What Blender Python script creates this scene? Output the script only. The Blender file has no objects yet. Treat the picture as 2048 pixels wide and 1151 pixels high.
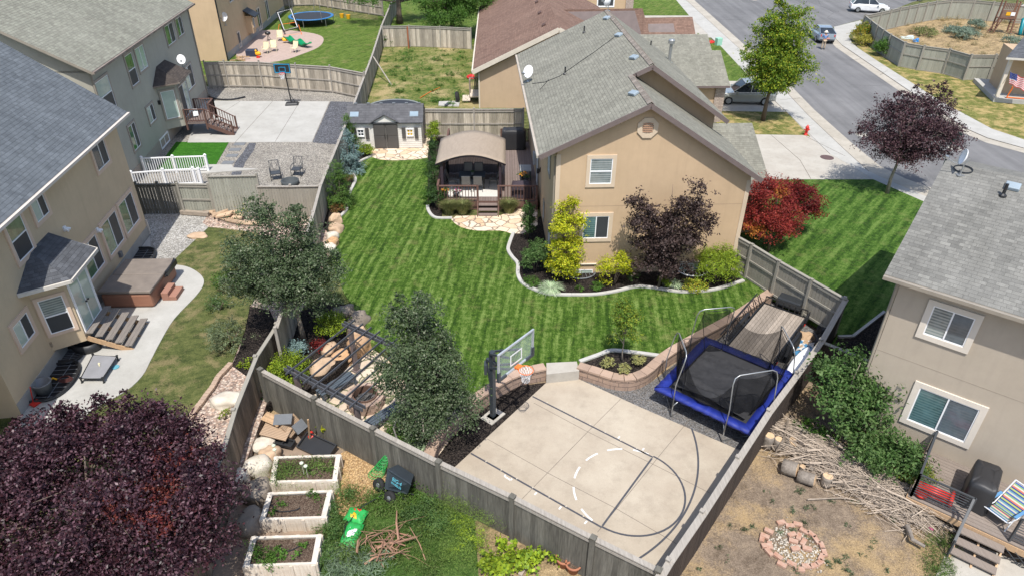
import bpy, math, random
import numpy as np
from mathutils import Vector as V, Matrix
from mathutils.geometry import tessellate_polygon
sc = bpy.context.scene
COL = sc.collection
R = math.radians
# ---------------------------------------------------------------- camera, sky, sun
CAMH, F, TH, RO = 17.0, 1365.0, R(32.5), R(0.4)
fw = V((0, math.cos(TH), -math.sin(TH))); up = V((0, math.sin(TH), math.cos(TH))); rt = V((1, 0, 0))
r2 = rt*math.cos(RO) + up*math.sin(RO); u2 = up*math.cos(RO) - rt*math.sin(RO)
cd = bpy.data.cameras.new('camera'); cam = bpy.data.objects.new('camera', cd); COL.objects.link(cam)
cd.sensor_width = 36; cd.lens = F/2048*36; cd.clip_end = 1500; cd.clip_start = .1
m = Matrix((r2, u2, -fw)).transposed().to_4x4(); m.translation = V((0, 0, CAMH)); cam.matrix_world = m
sc.camera = cam
SAZ, SEL = R(177.5), R(63)
S = V((math.sin(SAZ)*math.cos(SEL), math.cos(SAZ)*math.cos(SEL), math.sin(SEL)))
w = bpy.data.worlds.new('World'); sc.world = w; w.use_nodes = True
nt = w.node_tree; sky = nt.nodes.new('ShaderNodeTexSky'); sky.sky_type = 'NISHITA'; sky.sun_disc = False
sky.sun_elevation = SEL; sky.sun_rotation = SAZ % (2*math.pi); sky.air_density = 1.0; sky.dust_density = 1.5
bg = nt.nodes['Background']; bg.inputs[1].default_value = .15; nt.links.new(sky.outputs[0], bg.inputs[0])
sd = bpy.data.lights.new('sun', 'SUN'); sd.energy = 4.0; sd.angle = R(.5); sd.color = (1, .96, .9)
so = bpy.data.objects.new('sun', sd); COL.objects.link(so); so.rotation_euler = S.to_track_quat('Z', 'Y').to_euler()
vs = sc.view_settings; vs.view_transform = 'Standard'; vs.look = 'None'; vs.gamma = 1; vs.exposure = 0.5; vs.use_curve_mapping = False
sc.render.engine = 'CYCLES'; sc.cycles.max_bounces = 6; sc.cycles.transparent_max_bounces = 12
# ---------------------------------------------------------------- survey helpers: a spot of ground from its bearing
ZH = .4
def g(x, y, z=ZH):
    d = fw*F + r2*(x-1024) - u2*(y-575.5); t = (z-CAMH)/d.z
    return V((d.x*t, d.y*t, z))
def gl(pts, z=ZH): return [g(x, y, z) for x, y in pts]
rnd = random.Random(7)
def U(a, b): return rnd.uniform(a, b)
class Fr:                                   # a local frame: u along, v inward/left, z up
    def __init__(s, o, ang):
        s.o = V((o[0], o[1], 0)); a = R(ang); s.ang = a; s.u = V((math.cos(a), math.sin(a), 0)); s.v = V((-math.sin(a), math.cos(a), 0))
    def p(s, u, v, z): return s.o + s.u*u + s.v*v + V((0, 0, z))
    def sub(s, u, v, dang=0): return Fr(s.p(u, v, 0), math.degrees(s.ang)+dang)
def frame2(a, b):
    d = b-a; return Fr(a, math.degrees(math.atan2(d.y, d.x)))
WF = Fr((0, 0), 0)
# ---------------------------------------------------------------- mesh builder
Z = V((0, 0, 1))
class MB:
    def __init__(s): s.v = []; s.f = []; s.m = []
    def add(s, vs, fs, m=0):
        o = len(s.v); s.v += [tuple(p) for p in vs]; s.f += [[o+i for i in f] for f in fs]; s.m += [m]*len(fs); return s
    def hexa(s, P, m=0): return s.add(P, [(3, 2, 1, 0), (4, 5, 6, 7), (0, 1, 5, 4), (1, 2, 6, 5), (2, 3, 7, 6), (3, 0, 4, 7)], m)
    def box(s, fr, u0, u1, v0, v1, z0, z1, m=0):
        return s.hexa([fr.p(u0, v0, z0), fr.p(u1, v0, z0), fr.p(u1, v1, z0), fr.p(u0, v1, z0), fr.p(u0, v0, z1), fr.p(u1, v0, z1), fr.p(u1, v1, z1), fr.p(u0, v1, z1)], m)
    def beam(s, a, b, w, h, m=0, upv=Z):
        a = V(a); b = V(b); d = (b-a).normalized(); x = d.cross(upv)
        if x.length < 1e-4: x = d.cross(V((0, 1, 0)))
        x.normalize(); y = x.cross(d); x = x*w/2; y = y*h/2
        return s.hexa([a-x-y, a+x-y, b+x-y, b-x-y, a-x+y, a+x+y, b+x+y, b-x+y], m)
    def tube(s, pts, r, n=7, m=0, closed=False, cap=True):
        pts = [V(p) for p in pts]; k = len(pts); rs = r if isinstance(r, (list, tuple)) else [r]*k
        vs = []; px = None
        for i, p in enumerate(pts):
            if closed: d = pts[(i+1) % k]-pts[i-1]
            else: d = pts[min(i+1, k-1)]-pts[max(i-1, 0)]
            d = d.normalized() if d.length > 1e-9 else Z
            if px is None: px = d.cross(Z) if abs(d.z) < .95 else d.cross(V((0, 1, 0)))
            px = px - d*px.dot(d); px.normalize(); y = d.cross(px)
            for j in range(n):
                a = 2*math.pi*j/n; vs.append(p + (px*math.cos(a)+y*math.sin(a))*rs[i])
        fs = [(i*n+j, i*n+(j+1) % n, ((i+1) % k)*n+(j+1) % n, ((i+1) % k)*n+j) for i in range(k if closed else k-1) for j in range(n)]
        if cap and not closed: fs += [tuple(range(n-1, -1, -1)), tuple((k-1)*n+j for j in range(n))]
        return s.add(vs, fs, m)
    def lathe(s, c, prof, n=16, m=0, sx=1, sy=1, ax=None):
        c = V(c); vs = []
        for r_, z_ in prof:
            for j in range(n):
                a = 2*math.pi*j/n; q = V((r_*math.cos(a)*sx, r_*math.sin(a)*sy, z_))
                if ax is not None: q = ax @ q
                vs.append(c+q)
        k = len(prof); fs = [(i*n+j, i*n+(j+1) % n, (i+1)*n+(j+1) % n, (i+1)*n+j) for i in range(k-1) for j in range(n)]
        fs += [tuple(range(n-1, -1, -1)), tuple((k-1)*n+j for j in range(n))]
        return s.add(vs, fs, m)
    def prism(s, pts, z0, z1, mt=0, ms=0, holes=()):
        loops = [list(pts)]+[list(h) for h in holes]; flat = [V((p[0], p[1], z1)) for l in loops for p in l]
        tri = tessellate_polygon([[V((p[0], p[1], 0)) for p in l] for l in loops])
        T = []
        for t in tri:
            a, b, c = [flat[i] for i in t]; T.append(t if (b-a).cross(c-a).z > 0 else t[::-1])
        s.add(flat, T, mt); i0 = 0
        for l in loops:
            n = len(l); area = sum(l[i][0]*l[(i+1) % n][1]-l[(i+1) % n][0]*l[i][1] for i in range(n))
            ccw = (area > 0) == (i0 == 0)
            q = [V((p[0], p[1], z0)) for p in l]+[V((p[0], p[1], z1)) for p in l]
            s.add(q, [((j, (j+1) % n, n+(j+1) % n, n+j) if ccw else (n+j, n+(j+1) % n, (j+1) % n, j)) for j in range(n)], ms); i0 += n
        return s
    def slab(s, pts, th, m=0, ms=1):          # planar polygon (top side given) thickened straight down
        n = len(pts); pts = [V(p) for p in pts]; nn = sum(((pts[i]).cross(pts[(i+1) % n]) for i in range(n)), V())
        if nn.z < 0: pts = pts[::-1]
        lo = [p-Z*th for p in pts]
        s.add(pts, [tuple(range(n))], m); s.add(lo, [tuple(range(n-1, -1, -1))], ms)
        return s.add(lo+pts, [(j, (j+1) % n, n+(j+1) % n, n+j) for j in range(n)], ms)
    def poly(s, pts, th, nrm, m=0):           # planar polygon thickened along -nrm
        n = len(pts); pts = [V(p) for p in pts]; nrm = V(nrm).normalized(); nn = sum(((pts[i]-pts[0]).cross(pts[(i+1) % n]-pts[0]) for i in range(n)), V())
        if nn.dot(nrm) < 0: pts = pts[::-1]
        lo = [p-nrm*th for p in pts]
        return s.add(pts+lo, [tuple(range(n)), tuple(range(2*n-1, n-1, -1))]+[(n+j, n+(j+1) % n, (j+1) % n, j) for j in range(n)], m)
    def build(s, name, mats, par=None, smooth=False, bev=0):
        mats = mats if isinstance(mats, (list, tuple)) else [mats]
        me = bpy.data.meshes.new(name); off = V()
        q = par
        while q is not None: off += q.location; q = q.parent
        vv = np.array(s.v, dtype=np.float64).reshape(-1, 3)-np.array(off)
        me.from_pydata(vv.tolist(), [], s.f)
        for x in mats: me.materials.append(x)
        me.polygons.foreach_set('material_index', s.m)
        if smooth: me.polygons.foreach_set('use_smooth', [True]*len(s.f))
        uvl = me.uv_layers.new(name='uv'); uv = np.zeros((len(me.loops), 2)); me.update(); i = 0
        for pl in me.polygons:
            nr = pl.normal; t = Z.cross(nr)
            if t.length < .05: t = V((1, 0, 0)); b = V((0, 1, 0))
            else: t.normalize(); b = nr.cross(t)
            for vi, li in zip(pl.vertices, pl.loop_indices):
                p = V(s.v[vi]); uv[li] = (p.dot(t), p.dot(b))
        uvl.data.foreach_set('uv', uv.ravel())
        o = bpy.data.objects.new(name, me); COL.objects.link(o)
        if par is not None: o.parent = par
        if bev:
            bm = o.modifiers.new('bevel', 'BEVEL'); bm.width = bev; bm.segments = 2; bm.limit_method = 'ANGLE'
        return o
def tag(o, label=None, cat=None, group=None, kind=None):
    for k, x in (('label', label), ('category', cat), ('group', group), ('kind', kind)):
        if x: o[k] = x
    return o
def thing(name, label, cat, loc=(0, 0, 0), group=None):
    o = bpy.data.objects.new(name, None); COL.objects.link(o); o.location = loc; o.empty_display_size = .2
    return tag(o, label, cat, group)
def dup(o, loc=None, rz=None, label=None, par=None, scale=None):
    c = o.copy(); COL.objects.link(c)
    if par is not None: c.parent = par
    for ch in [x for x in o.children]: dup(ch, par=c)
    if loc is not None: c.location = loc
    if rz is not None: c.rotation_euler = (0, 0, rz)
    if scale: c.scale = (scale,)*3
    if label: c['label'] = label
    return c
# ---------------------------------------------------------------- materials
def nodes(name):
    m = bpy.data.materials.new(name); m.use_nodes = True; t = m.node_tree
    return m, t, t.nodes['Principled BSDF'], (lambda k, **kw: mk(t, k, kw)), t.links.new
def mk(t, k, kw):
    n = t.nodes.new('ShaderNode'+k)
    for a, b in kw.items():
        if a[0] == 'i' and a[1:].isdigit(): n.inputs[int(a[1:])].default_value = b
        elif a in n.inputs: n.inputs[a].default_value = b
        else: setattr(n, a, b)
    return n
def c4(c): return (c[0], c[1], c[2], 1)
def mixc(N, L, f, a, b, bt='MIX'):
    n = N('Mix', data_type='RGBA', blend_type=bt)
    for i, x in ((0, f), (6, a), (7, b)):
        if hasattr(x, 'is_linked') or hasattr(x, 'node'): L(x, n.inputs[i])
        elif i == 0: n.inputs[0].default_value = x
        else: n.inputs[i].default_value = c4(x)
    return n.outputs[2]
def ramp(N, L, f, lo, hi, a=0., b=1.):
    n = N('MapRange'); n.inputs[1].default_value = lo; n.inputs[2].default_value = hi; n.inputs[3].default_value = a; n.inputs[4].default_value = b
    L(f, n.inputs[0]); return n.outputs[0]
def noise(N, L, vec, scale, detail=4, rough=.55):
    n = N('TexNoise'); n.inputs['Scale'].default_value = scale; n.inputs['Detail'].default_value = detail; n.inputs['Roughness'].default_value = rough
    if vec: L(vec, n.inputs['Vector'])
    return n.outputs[0]
def coords(N, L, kind='Object', scale=(1, 1, 1), rot=0):
    tc = N('TexCoord'); mp = N('Mapping'); L(tc.outputs[kind], mp.inputs[0]); mp.inputs['Scale'].default_value = scale; mp.inputs['Rotation'].default_value = (0, 0, rot)
    return mp.outputs[0]
def bump(N, L, h, B, st=.5, dist=.02):
    b = N('Bump'); b.inputs['Strength'].default_value = st; b.inputs['Distance'].default_value = dist; L(h, b.inputs['Height']); L(b.outputs[0], B.inputs['Normal'])
def mulv(N, L, col, val):
    h = N('HueSaturation'); L(col, h.inputs['Color']); L(val, h.inputs['Value']); return h.outputs[0]
def M(name, c, c2=None, rough=.8, ns=2., isl=0, bp=0, bs=60., metal=0., spec=.4, stretch=(1, 1, 1), kind='UV', alpha=1, dirt=0, coat=0):
    m, t, B, N, L = nodes(name); c2 = c2 or tuple(x*.8 for x in c)
    v = coords(N, L, kind, stretch); f = ramp(N, L, noise(N, L, v, ns, 6, .6), .3, .7)
    col = mixc(N, L, f, c, c2)
    if dirt:
        v2 = coords(N, L, kind); f2 = ramp(N, L, noise(N, L, v2, .5, 5, .65), .45, .75, 0, dirt); col = mixc(N, L, f2, col, tuple(x*.55 for x in c))
    if isl:
        gm = N('NewGeometry'); col = mulv(N, L, col, ramp(N, L, gm.outputs['Random Per Island'], 0, 1, 1-isl, 1+isl))
    L(col, B.inputs['Base Color']); B.inputs['Roughness'].default_value = rough; B.inputs['Metallic'].default_value = metal
    B.inputs['Specular IOR Level'].default_value = spec; B.inputs['Coat Weight'].default_value = coat
    if alpha < 1: B.inputs['Alpha'].default_value = alpha
    if bp: bump(N, L, noise(N, L, coords(N, L, kind, stretch), bs, 3), B, bp, .01)
    return m
def shingles(name, c1, c2, c3=None, rw=.3, rh=.14):
    m, t, B, N, L = nodes(name); v = coords(N, L, 'UV'); br = N('TexBrick'); L(v, br.inputs['Vector'])
    br.inputs['Color1'].default_value = c4(c1); br.inputs['Color2'].default_value = c4(c2); br.inputs['Mortar'].default_value = c4([x*.62 for x in c1])
    for k, x in (('Scale', 1), ('Mortar Size', .007), ('Mortar Smooth', .6), ('Brick Width', rw), ('Row Height', rh), ('Bias', 0)): br.inputs[k].default_value = x
    br.offset = .37
    f = ramp(N, L, noise(N, L, v, .35, 5, .6), .3, .7); b2 = N('TexBrick'); b2.offset = .61; L(v, b2.inputs['Vector']); b2.inputs['Color1'].default_value = (.9, .9, .9, 1); b2.inputs['Color2'].default_value = (1.1, 1.1, 1.1, 1); b2.inputs['Mortar'].default_value = (1, 1, 1, 1)
    for k, x in (('Scale', 1), ('Mortar Size', 0.), ('Brick Width', rw*.43), ('Row Height', rh), ('Bias', 0)): b2.inputs[k].default_value = x
    col = mixc(N, L, f, br.outputs[0], mixc(N, L, .35, br.outputs[0], c3 or c2)); col = mixc(N, L, 1., col, b2.outputs[0], 'MULTIPLY'); fs_ = ramp(N, L, noise(N, L, coords(N, L, 'UV', (1.2, .12, 1)), 1, 5, .65), .35, .7, .86, 1.1); col = mulv(N, L, col, fs_)
    f3 = ramp(N, L, noise(N, L, v, 45, 2), .3, .7, .82, 1.18); col = mulv(N, L, col, f3)
    L(col, B.inputs['Base Color']); B.inputs['Roughness'].default_value = .95; B.inputs['Specular IOR Level'].default_value = .15
    sx = N('SeparateXYZ'); L(v, sx.inputs[0]); fm = N('Math', operation='FRACT'); dv = N('Math', operation='DIVIDE'); L(sx.outputs[1], dv.inputs[0]); dv.inputs[1].default_value = rh; L(dv.outputs[0], fm.inputs[0])
    inv = N('Math', operation='SUBTRACT'); inv.inputs[0].default_value = 1; L(fm.outputs[0], inv.inputs[1]); ad = N('Math', operation='ADD'); L(inv.outputs[0], ad.inputs[0])
    ml = N('Math', operation='MULTIPLY'); L(br.outputs[1], ml.inputs[0]); ml.inputs[1].default_value = -.6; L(ml.outputs[0], ad.inputs[1]); bump(N, L, ad.outputs[0], B, .8, .014)
    return m
def stucco(name, c):
    m, t, B, N, L = nodes(name); v = coords(N, L, 'UV'); f = ramp(N, L, noise(N, L, v, .6, 6, .7), .3, .72)
    col = mixc(N, L, f, c, tuple(x*.86 for x in c)); f2 = ramp(N, L, noise(N, L, coords(N, L, 'UV', (2.5, .3, 1)), 1.3, 6, .65), .48, .8, 0, .38)
    col = mixc(N, L, f2, col, tuple(x*.72 for x in c)); L(col, B.inputs['Base Color']); B.inputs['Roughness'].default_value = .95; B.inputs['Specular IOR Level'].default_value = .15
    bump(N, L, noise(N, L, v, 55, 3), B, .5, .006); return m
def leafm(name, cs, rough=.55, trans=.3, isl=.35):
    m, t, B, N, L = nodes(name); gm = N('NewGeometry'); cr = N('ValToRGB'); e = cr.color_ramp; L(gm.outputs['Random Per Island'], cr.inputs[0])
    while len(e.elements) < len(cs): e.elements.new(.5)
    for i, c in enumerate(cs): e.elements[i].position = i/(len(cs)-1); e.elements[i].color = c4(c)
    v = coords(N, L, 'Object'); f = ramp(N, L, noise(N, L, v, 1.6, 3), .3, .7, 1-isl, 1+isl); col = mulv(N, L, cr.outputs[0], f)
    L(col, B.inputs['Base Color']); B.inputs['Roughness'].default_value = rough; B.inputs['Specular IOR Level'].default_value = .2
    tr = N('BsdfTranslucent'); L(mulv(N, L, col, ramp(N, L, f, 0, 1, 1.2, 1.3)), tr.inputs[0]); mx = N('MixShader'); mx.inputs[0].default_value = trans
    L(B.outputs[0], mx.inputs[1]); L(tr.outputs[0], mx.inputs[2]); L(mx.outputs[0], t.nodes['Material Output'].inputs[0]); return m
def pebbles(name, cs, sc_=22, bp=.8, patch=None):
    m, t, B, N, L = nodes(name); v = coords(N, L, 'Object'); vo = N('TexVoronoi'); vo.inputs['Scale'].default_value = sc_; L(v, vo.inputs['Vector'])
    sp = N('SeparateColor'); L(vo.outputs['Color'], sp.inputs[0]); cr = N('ValToRGB'); e = cr.color_ramp; L(sp.outputs[0], cr.inputs[0]); e.interpolation = 'CONSTANT'
    while len(e.elements) < len(cs): e.elements.new(.5)
    for i, c in enumerate(cs): e.elements[i].position = i/len(cs); e.elements[i].color = c4(c)
    f = ramp(N, L, vo.outputs['Distance'], .1, .7, 1.05, .5); col = mulv(N, L, cr.outputs[0], f)
    col = mulv(N, L, col, ramp(N, L, noise(N, L, v, .7, 5, .65), .3, .7, .82, 1.12))
    if patch: col = mixc(N, L, ramp(N, L, noise(N, L, v, patch[1], 5, .7), patch[2], patch[2]+.08), col, patch[0])
    L(col, B.inputs['Base Color']); B.inputs['Roughness'].default_value = .95; B.inputs['Specular IOR Level'].default_value = .15
    dn = N('Math', operation='SUBTRACT'); dn.inputs[0].default_value = 1; L(vo.outputs['Distance'], dn.inputs[1]); bump(N, L, dn.outputs[0], B, bp, .03); return m
def flag(name, cs, mort, sc_=1.7, wd=.035):
    m, t, B, N, L = nodes(name); v = coords(N, L, 'Object'); nz = N('TexNoise'); nz.inputs['Scale'].default_value = 1.6; L(v, nz.inputs['Vector'])
    va = N('VectorMath', operation='SCALE'); va.inputs['Scale'].default_value = .35; L(nz.outputs['Color'], va.inputs[0]); vb = N('VectorMath', operation='ADD'); L(v, vb.inputs[0]); L(va.outputs[0], vb.inputs[1])
    A = N('TexVoronoi'); A.inputs['Scale'].default_value = sc_; L(vb.outputs[0], A.inputs['Vector']); E = N('TexVoronoi', feature='DISTANCE_TO_EDGE'); E.inputs['Scale'].default_value = sc_; L(vb.outputs[0], E.inputs['Vector'])
    A.inputs['Randomness'].default_value = .85; E.inputs['Randomness'].default_value = .85
    sp = N('SeparateColor'); L(A.outputs['Color'], sp.inputs[0]); cr = N('ValToRGB'); e = cr.color_ramp; L(sp.outputs[1], cr.inputs[0])
    while len(e.elements) < len(cs): e.elements.new(.5)
    for i, c in enumerate(cs): e.elements[i].position = i/(len(cs)-1); e.elements[i].color = c4(c)
    col = mulv(N, L, cr.outputs[0], ramp(N, L, noise(N, L, v, 6, 5, .7), .3, .7, .85, 1.12)); ed = ramp(N, L, E.outputs[0], wd*.5, wd*1.3)
    L(mixc(N, L, ed, mort, col), B.inputs['Base Color']); B.inputs['Roughness'].default_value = .9; bump(N, L, ed, B, .6, .02); return m
def lawn(name, d, dark, mid, lite, dry, w_=.55, sk=(7, .8), stripe=.55, dryt=.62, dryamt=.6, bigs=1.4):
    # d: mowing direction in radians from +X
    m, t, B, N, L = nodes(name); vo = coords(N, L, 'Object'); r = coords(N, L, 'Object', (1, 1, 1), -d)
    ds = noise(N, L, vo, .5, 3); sx = N('SeparateXYZ'); L(r, sx.inputs[0])
    ma = N('Math', operation='MULTIPLY_ADD'); L(ds, ma.inputs[0]); ma.inputs[1].default_value = .16; L(sx.outputs[1], ma.inputs[2])
    sn = N('Math', operation='MULTIPLY'); L(ma.outputs[0], sn.inputs[0]); sn.inputs[1].default_value = 2*math.pi/w_; si = N('Math', operation='SINE'); L(sn.outputs[0], si.inputs[0])
    am = N('Math', operation='MULTIPLY'); L(si.outputs[0], am.inputs[0]); L(ramp(N, L, noise(N, L, r, .55, 4, .6), .35, .62, .15, 1.5), am.inputs[1]); st = ramp(N, L, am.outputs[0], -1, 1, .5-stripe*.75, .5+stripe*.75)
    mq = N('Mapping'); L(r, mq.inputs[0]); mq.inputs['Scale'].default_value = (sk[1], sk[0], 1); streak = noise(N, L, mq.outputs[0], 1.0, 6, .65)
    fine = noise(N, L, vo, 16, 4, .7); big = noise(N, L, vo, bigs, 5, .65)
    s1 = N('Math', operation='ADD'); L(st, s1.inputs[0]); L(ramp(N, L, streak, .2, .8, -.6, .6), s1.inputs[1])
    blot = noise(N, L, vo, 4.5, 3, .6); s3 = N('Math', operation='ADD'); L(s1.outputs[0], s3.inputs[0]); L(ramp(N, L, blot, .3, .7, -.28, .28), s3.inputs[1]); s1 = s3
    s2 = N('Math', operation='ADD'); L(s1.outputs[0], s2.inputs[0]); L(ramp(N, L, fine, .25, .75, -.38, .38), s2.inputs[1])
    cr = N('ValToRGB'); e = cr.color_ramp; e.elements.new(.5); L(s2.outputs[0], cr.inputs[0])
    for i, c in enumerate((dark, mid, lite)): e.elements[i].position = (.05, .5, .98)[i]; e.elements[i].color = c4(c)
    b2 = N('Math', operation='ADD'); L(big, b2.inputs[0]); L(ramp(N, L, fine, .2, .8, -.1, .1), b2.inputs[1])
    col = mixc(N, L, ramp(N, L, b2.outputs[0], dryt, dryt+.16, 0, dryamt), cr.outputs[0], dry)
    col = mulv(N, L, col, ramp(N, L, noise(N, L, vo, 34, 3, .7), .3, .7, .62, 1.36))
    L(col, B.inputs['Base Color']); B.inputs['Roughness'].default_value = .9; B.inputs['Specular IOR Level'].default_value = .12
    bump(N, L, noise(N, L, vo, 28, 4, .75), B, .9, .05); return m
def concrete(name, c, c2, stain=.35, sc_=.7, wear=None):
    m, t, B, N, L = nodes(name); v = coords(N, L, 'Object'); f = ramp(N, L, noise(N, L, v, sc_, 7, .68), .32, .68)
    col = mixc(N, L, f, c, c2); f2 = ramp(N, L, noise(N, L, v, sc_*3.1, 5, .75), .5, .78, 0, stain); col = mixc(N, L, f2, col, tuple(x*.62 for x in c2))
    col = mulv(N, L, col, ramp(N, L, noise(N, L, v, 60, 2), .3, .7, .92, 1.08))
    if wear is not None: r = coords(N, L, 'Object', (1, 1, 1), -wear); mq = N('Mapping'); L(r, mq.inputs[0]); mq.inputs['Scale'].default_value = (.06, 1.1, 1); col = mulv(N, L, col, ramp(N, L, noise(N, L, mq.outputs[0], 1, 6, .6), .3, .7, .78, 1.2))
    L(col, B.inputs['Base Color']); B.inputs['Roughness'].default_value = .88; B.inputs['Specular IOR Level'].default_value = .25
    bump(N, L, noise(N, L, v, 80, 2), B, .15, .004); return m
def glass(name, tint=(.02, .03, .035), blinds=0, bc=(.5, .52, .5), refl=.9):
    m, t, B, N, L = nodes(name); v = coords(N, L, 'UV'); f = ramp(N, L, noise(N, L, v, 1.4, 4, .7), .35, .65)
    col = mixc(N, L, f, tint, tuple(x*(2.2 if x < .12 else 1.15)+.01 for x in tint))
    if blinds:
        wv = N('TexWave', bands_direction='Y'); wv.inputs['Scale'].default_value = 3.2; L(v, wv.inputs['Vector']); col = mixc(N, L, ramp(N, L, wv.outputs[1], .3, .7, 0, blinds), col, bc)
    L(col, B.inputs['Base Color']); B.inputs['Roughness'].default_value = .06; B.inputs['Specular IOR Level'].default_value = refl; return m
def blocks(name, cs, rw, rh, mort=.02, mc=(.1, .09, .08), bp=.7):
    m, t, B, N, L = nodes(name); v = coords(N, L, 'UV'); br = N('TexBrick'); L(v, br.inputs['Vector']); br.inputs['Color1'].default_value = c4(cs[0]); br.inputs['Color2'].default_value = c4(cs[1]); br.inputs['Mortar'].default_value = c4(mc)
    for k, x in (('Scale', 1), ('Mortar Size', mort), ('Mortar Smooth', .3), ('Brick Width', rw), ('Row Height', rh)): br.inputs[k].default_value = x
    col = mixc(N, L, ramp(N, L, noise(N, L, v, 3, 5, .7), .3, .7), br.outputs[0], mixc(N, L, .5, br.outputs[0], cs[2])); L(col, B.inputs['Base Color']); B.inputs['Roughness'].default_value = .9
    sb = N('Math', operation='MULTIPLY_ADD'); L(br.outputs[1], sb.inputs[0]); sb.inputs[1].default_value = -1.2; L(noise(N, L, v, 14, 5), sb.inputs[2]); bump(N, L, sb.outputs[0], B, bp, .02); return m
# ---------------------------------------------------------------- plants
def fastmesh(name, co, nper, mats, par, mi=None, smooth=False):
    n = len(co)//nper; me = bpy.data.meshes.new(name); me.vertices.add(len(co)); off = V(); q = par
    while q is not None: off += q.location; q = q.parent
    me.vertices.foreach_set('co', (co-np.array(off)).astype(np.float32).ravel()); me.loops.add(len(co)); me.loops.foreach_set('vertex_index', np.arange(len(co), dtype=np.int32))
    me.polygons.add(n); me.polygons.foreach_set('loop_start', np.arange(0, len(co), nper, dtype=np.int32)); me.polygons.foreach_set('loop_total', np.full(n, nper, dtype=np.int32))
    for x in (mats if isinstance(mats, (list, tuple)) else [mats]): me.materials.append(x)
    if mi is not None: me.polygons.foreach_set('material_index', mi.astype(np.int32))
    me.update(calc_edges=True); me.validate(); o = bpy.data.objects.new(name, me); COL.objects.link(o)
    if par is not None: o.parent = par
    return o
def blobpts(rg, blobs, K, shell=.55):
    w_ = np.array([b[3]*b[4]*b[5] for b in blobs])**.7; w_ = w_/w_.sum(); idx = rg.choice(len(blobs), K, p=w_); B = np.array([b[:6] for b in blobs])[idx]
    d = rg.normal(size=(K, 3)); d /= np.linalg.norm(d, axis=1)[:, None]; d[:, 2] = np.where(d[:, 2] < -.35, -d[:, 2]*.6, d[:, 2])
    r = shell+(1-shell)*rg.random(K)**.7; r *= 1+.10*rg.normal(size=K)
    return B[:, :3]+d*B[:, 3:6]*r[:, None], d, idx
def leaves(name, blobs, n, size, mat, par, seed=1, clump=.22, per=16, shell=.55, upb=.6, asp=.6, mi=None, tuft=6):
    rg = np.random.default_rng(seed); K = max(8, n//per); T_ = max(6, int(K/tuft)); tc_, td, ti = blobpts(rg, blobs, T_, shell); kk = rg.integers(0, T_, K); c = tc_[kk]+rg.normal(size=(K, 3))*clump*1.35*np.array([1, 1, .6]); d = td[kk]; idx = ti[kk]; j = rg.integers(0, K, n); cs = clump*(.4+.6*rg.random(K))
    p = c[j]+rg.normal(size=(n, 3))*cs[j][:, None]*np.array([1, 1, .7]); nr = d[j]*.7+rg.normal(size=(n, 3))*.75+np.array([0, 0, upb]); nr /= np.linalg.norm(nr, axis=1)[:, None]
    a = np.cross(nr, rg.normal(size=(n, 3))); a /= np.linalg.norm(a, axis=1)[:, None]; b = np.cross(nr, a); s = (size*(.6+.8*rg.random(n)))[:, None]
    a = a*s*.5; b = b*s*.5*asp; q = np.stack([p-a, p+b*.9-a*.1, p+a, p-b*.9-a*.1], 1).reshape(-1, 3)
    q[:, 2] = np.maximum(q[:, 2], -.02)
    return fastmesh(name, q, 4, mat, par, (idx[j] % mi if mi else None)), c
def tree(name, label, cat, base, h, blobs, n, size, lm, bark, seed=1, tr=.12, limbs=14, group=None, clump=.22, per=16, shell=.5, asp=.6, mi=None, lean=(0, 0), split=.45, upb=.6, tuft=9, shoots=0):
    base = V(base); t = thing(name, label, cat, base, group); B = [(base.x+b[0], base.y+b[1], base.z+b[2], b[3]*1.14, b[4]*1.14, b[5]*1.1) for b in blobs]
    o, c = leaves('crown', B, n, size, lm, t, seed, clump, per, shell, asp=asp, mi=mi, upb=upb, tuft=tuft); rr = random.Random(seed); mb = MB()
    if shoots:
        SB = []
        for k in range(shoots):
            b = B[rr.randrange(len(B))]; a = rr.uniform(0, 6.28); e = rr.uniform(.1, 1.3); SB.append((b[0]+math.cos(a)*math.cos(e)*b[3]*1.02, b[1]+math.sin(a)*math.cos(e)*b[4]*1.02, b[2]+math.sin(e)*b[5]*1.15, .09, .09, rr.uniform(.18, .42)))
        leaves('leafy_shoots', SB, n//9, size, lm, t, seed+9, clump*.3, 8, .2, asp=asp, upb=.2, tuft=1)
    topz = max(b[2]+b[5]*.6 for b in blobs); cx = sum(b[0] for b in blobs)/len(blobs); cy = sum(b[1] for b in blobs)/len(blobs)
    T = [base+V((lean[0]*k/6+cx*.8*(k/6)**2+rr.uniform(-.04, .04), lean[1]*k/6+cy*.8*(k/6)**2+rr.uniform(-.04, .04), topz*k/6-(0.1 if k == 0 else 0))) for k in range(7)]
    mb.tube(T, [tr*(1.25 if k == 0 else 1)*(1-k/6.6) for k in range(7)], 8)
    for i in range(limbs):
        e = V(c[rr.randrange(len(c))]); k = split+(1-split)*rr.random()*.8; kk = int(k*6); s = T[kk].lerp(T[min(kk+1, 6)], k*6-kk)
        if s.z > e.z: s = T[max(1, int(split*6))]
        mid = s.lerp(e, .5)+V((rr.uniform(-.1, .1), rr.uniform(-.1, .1), .06)); r0 = tr*(1-k)*.55+.012; mb.tube([s, mid, e], [r0, r0*.6, .006], 5)
    mb.build('trunk', bark, t, True); return t
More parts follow.
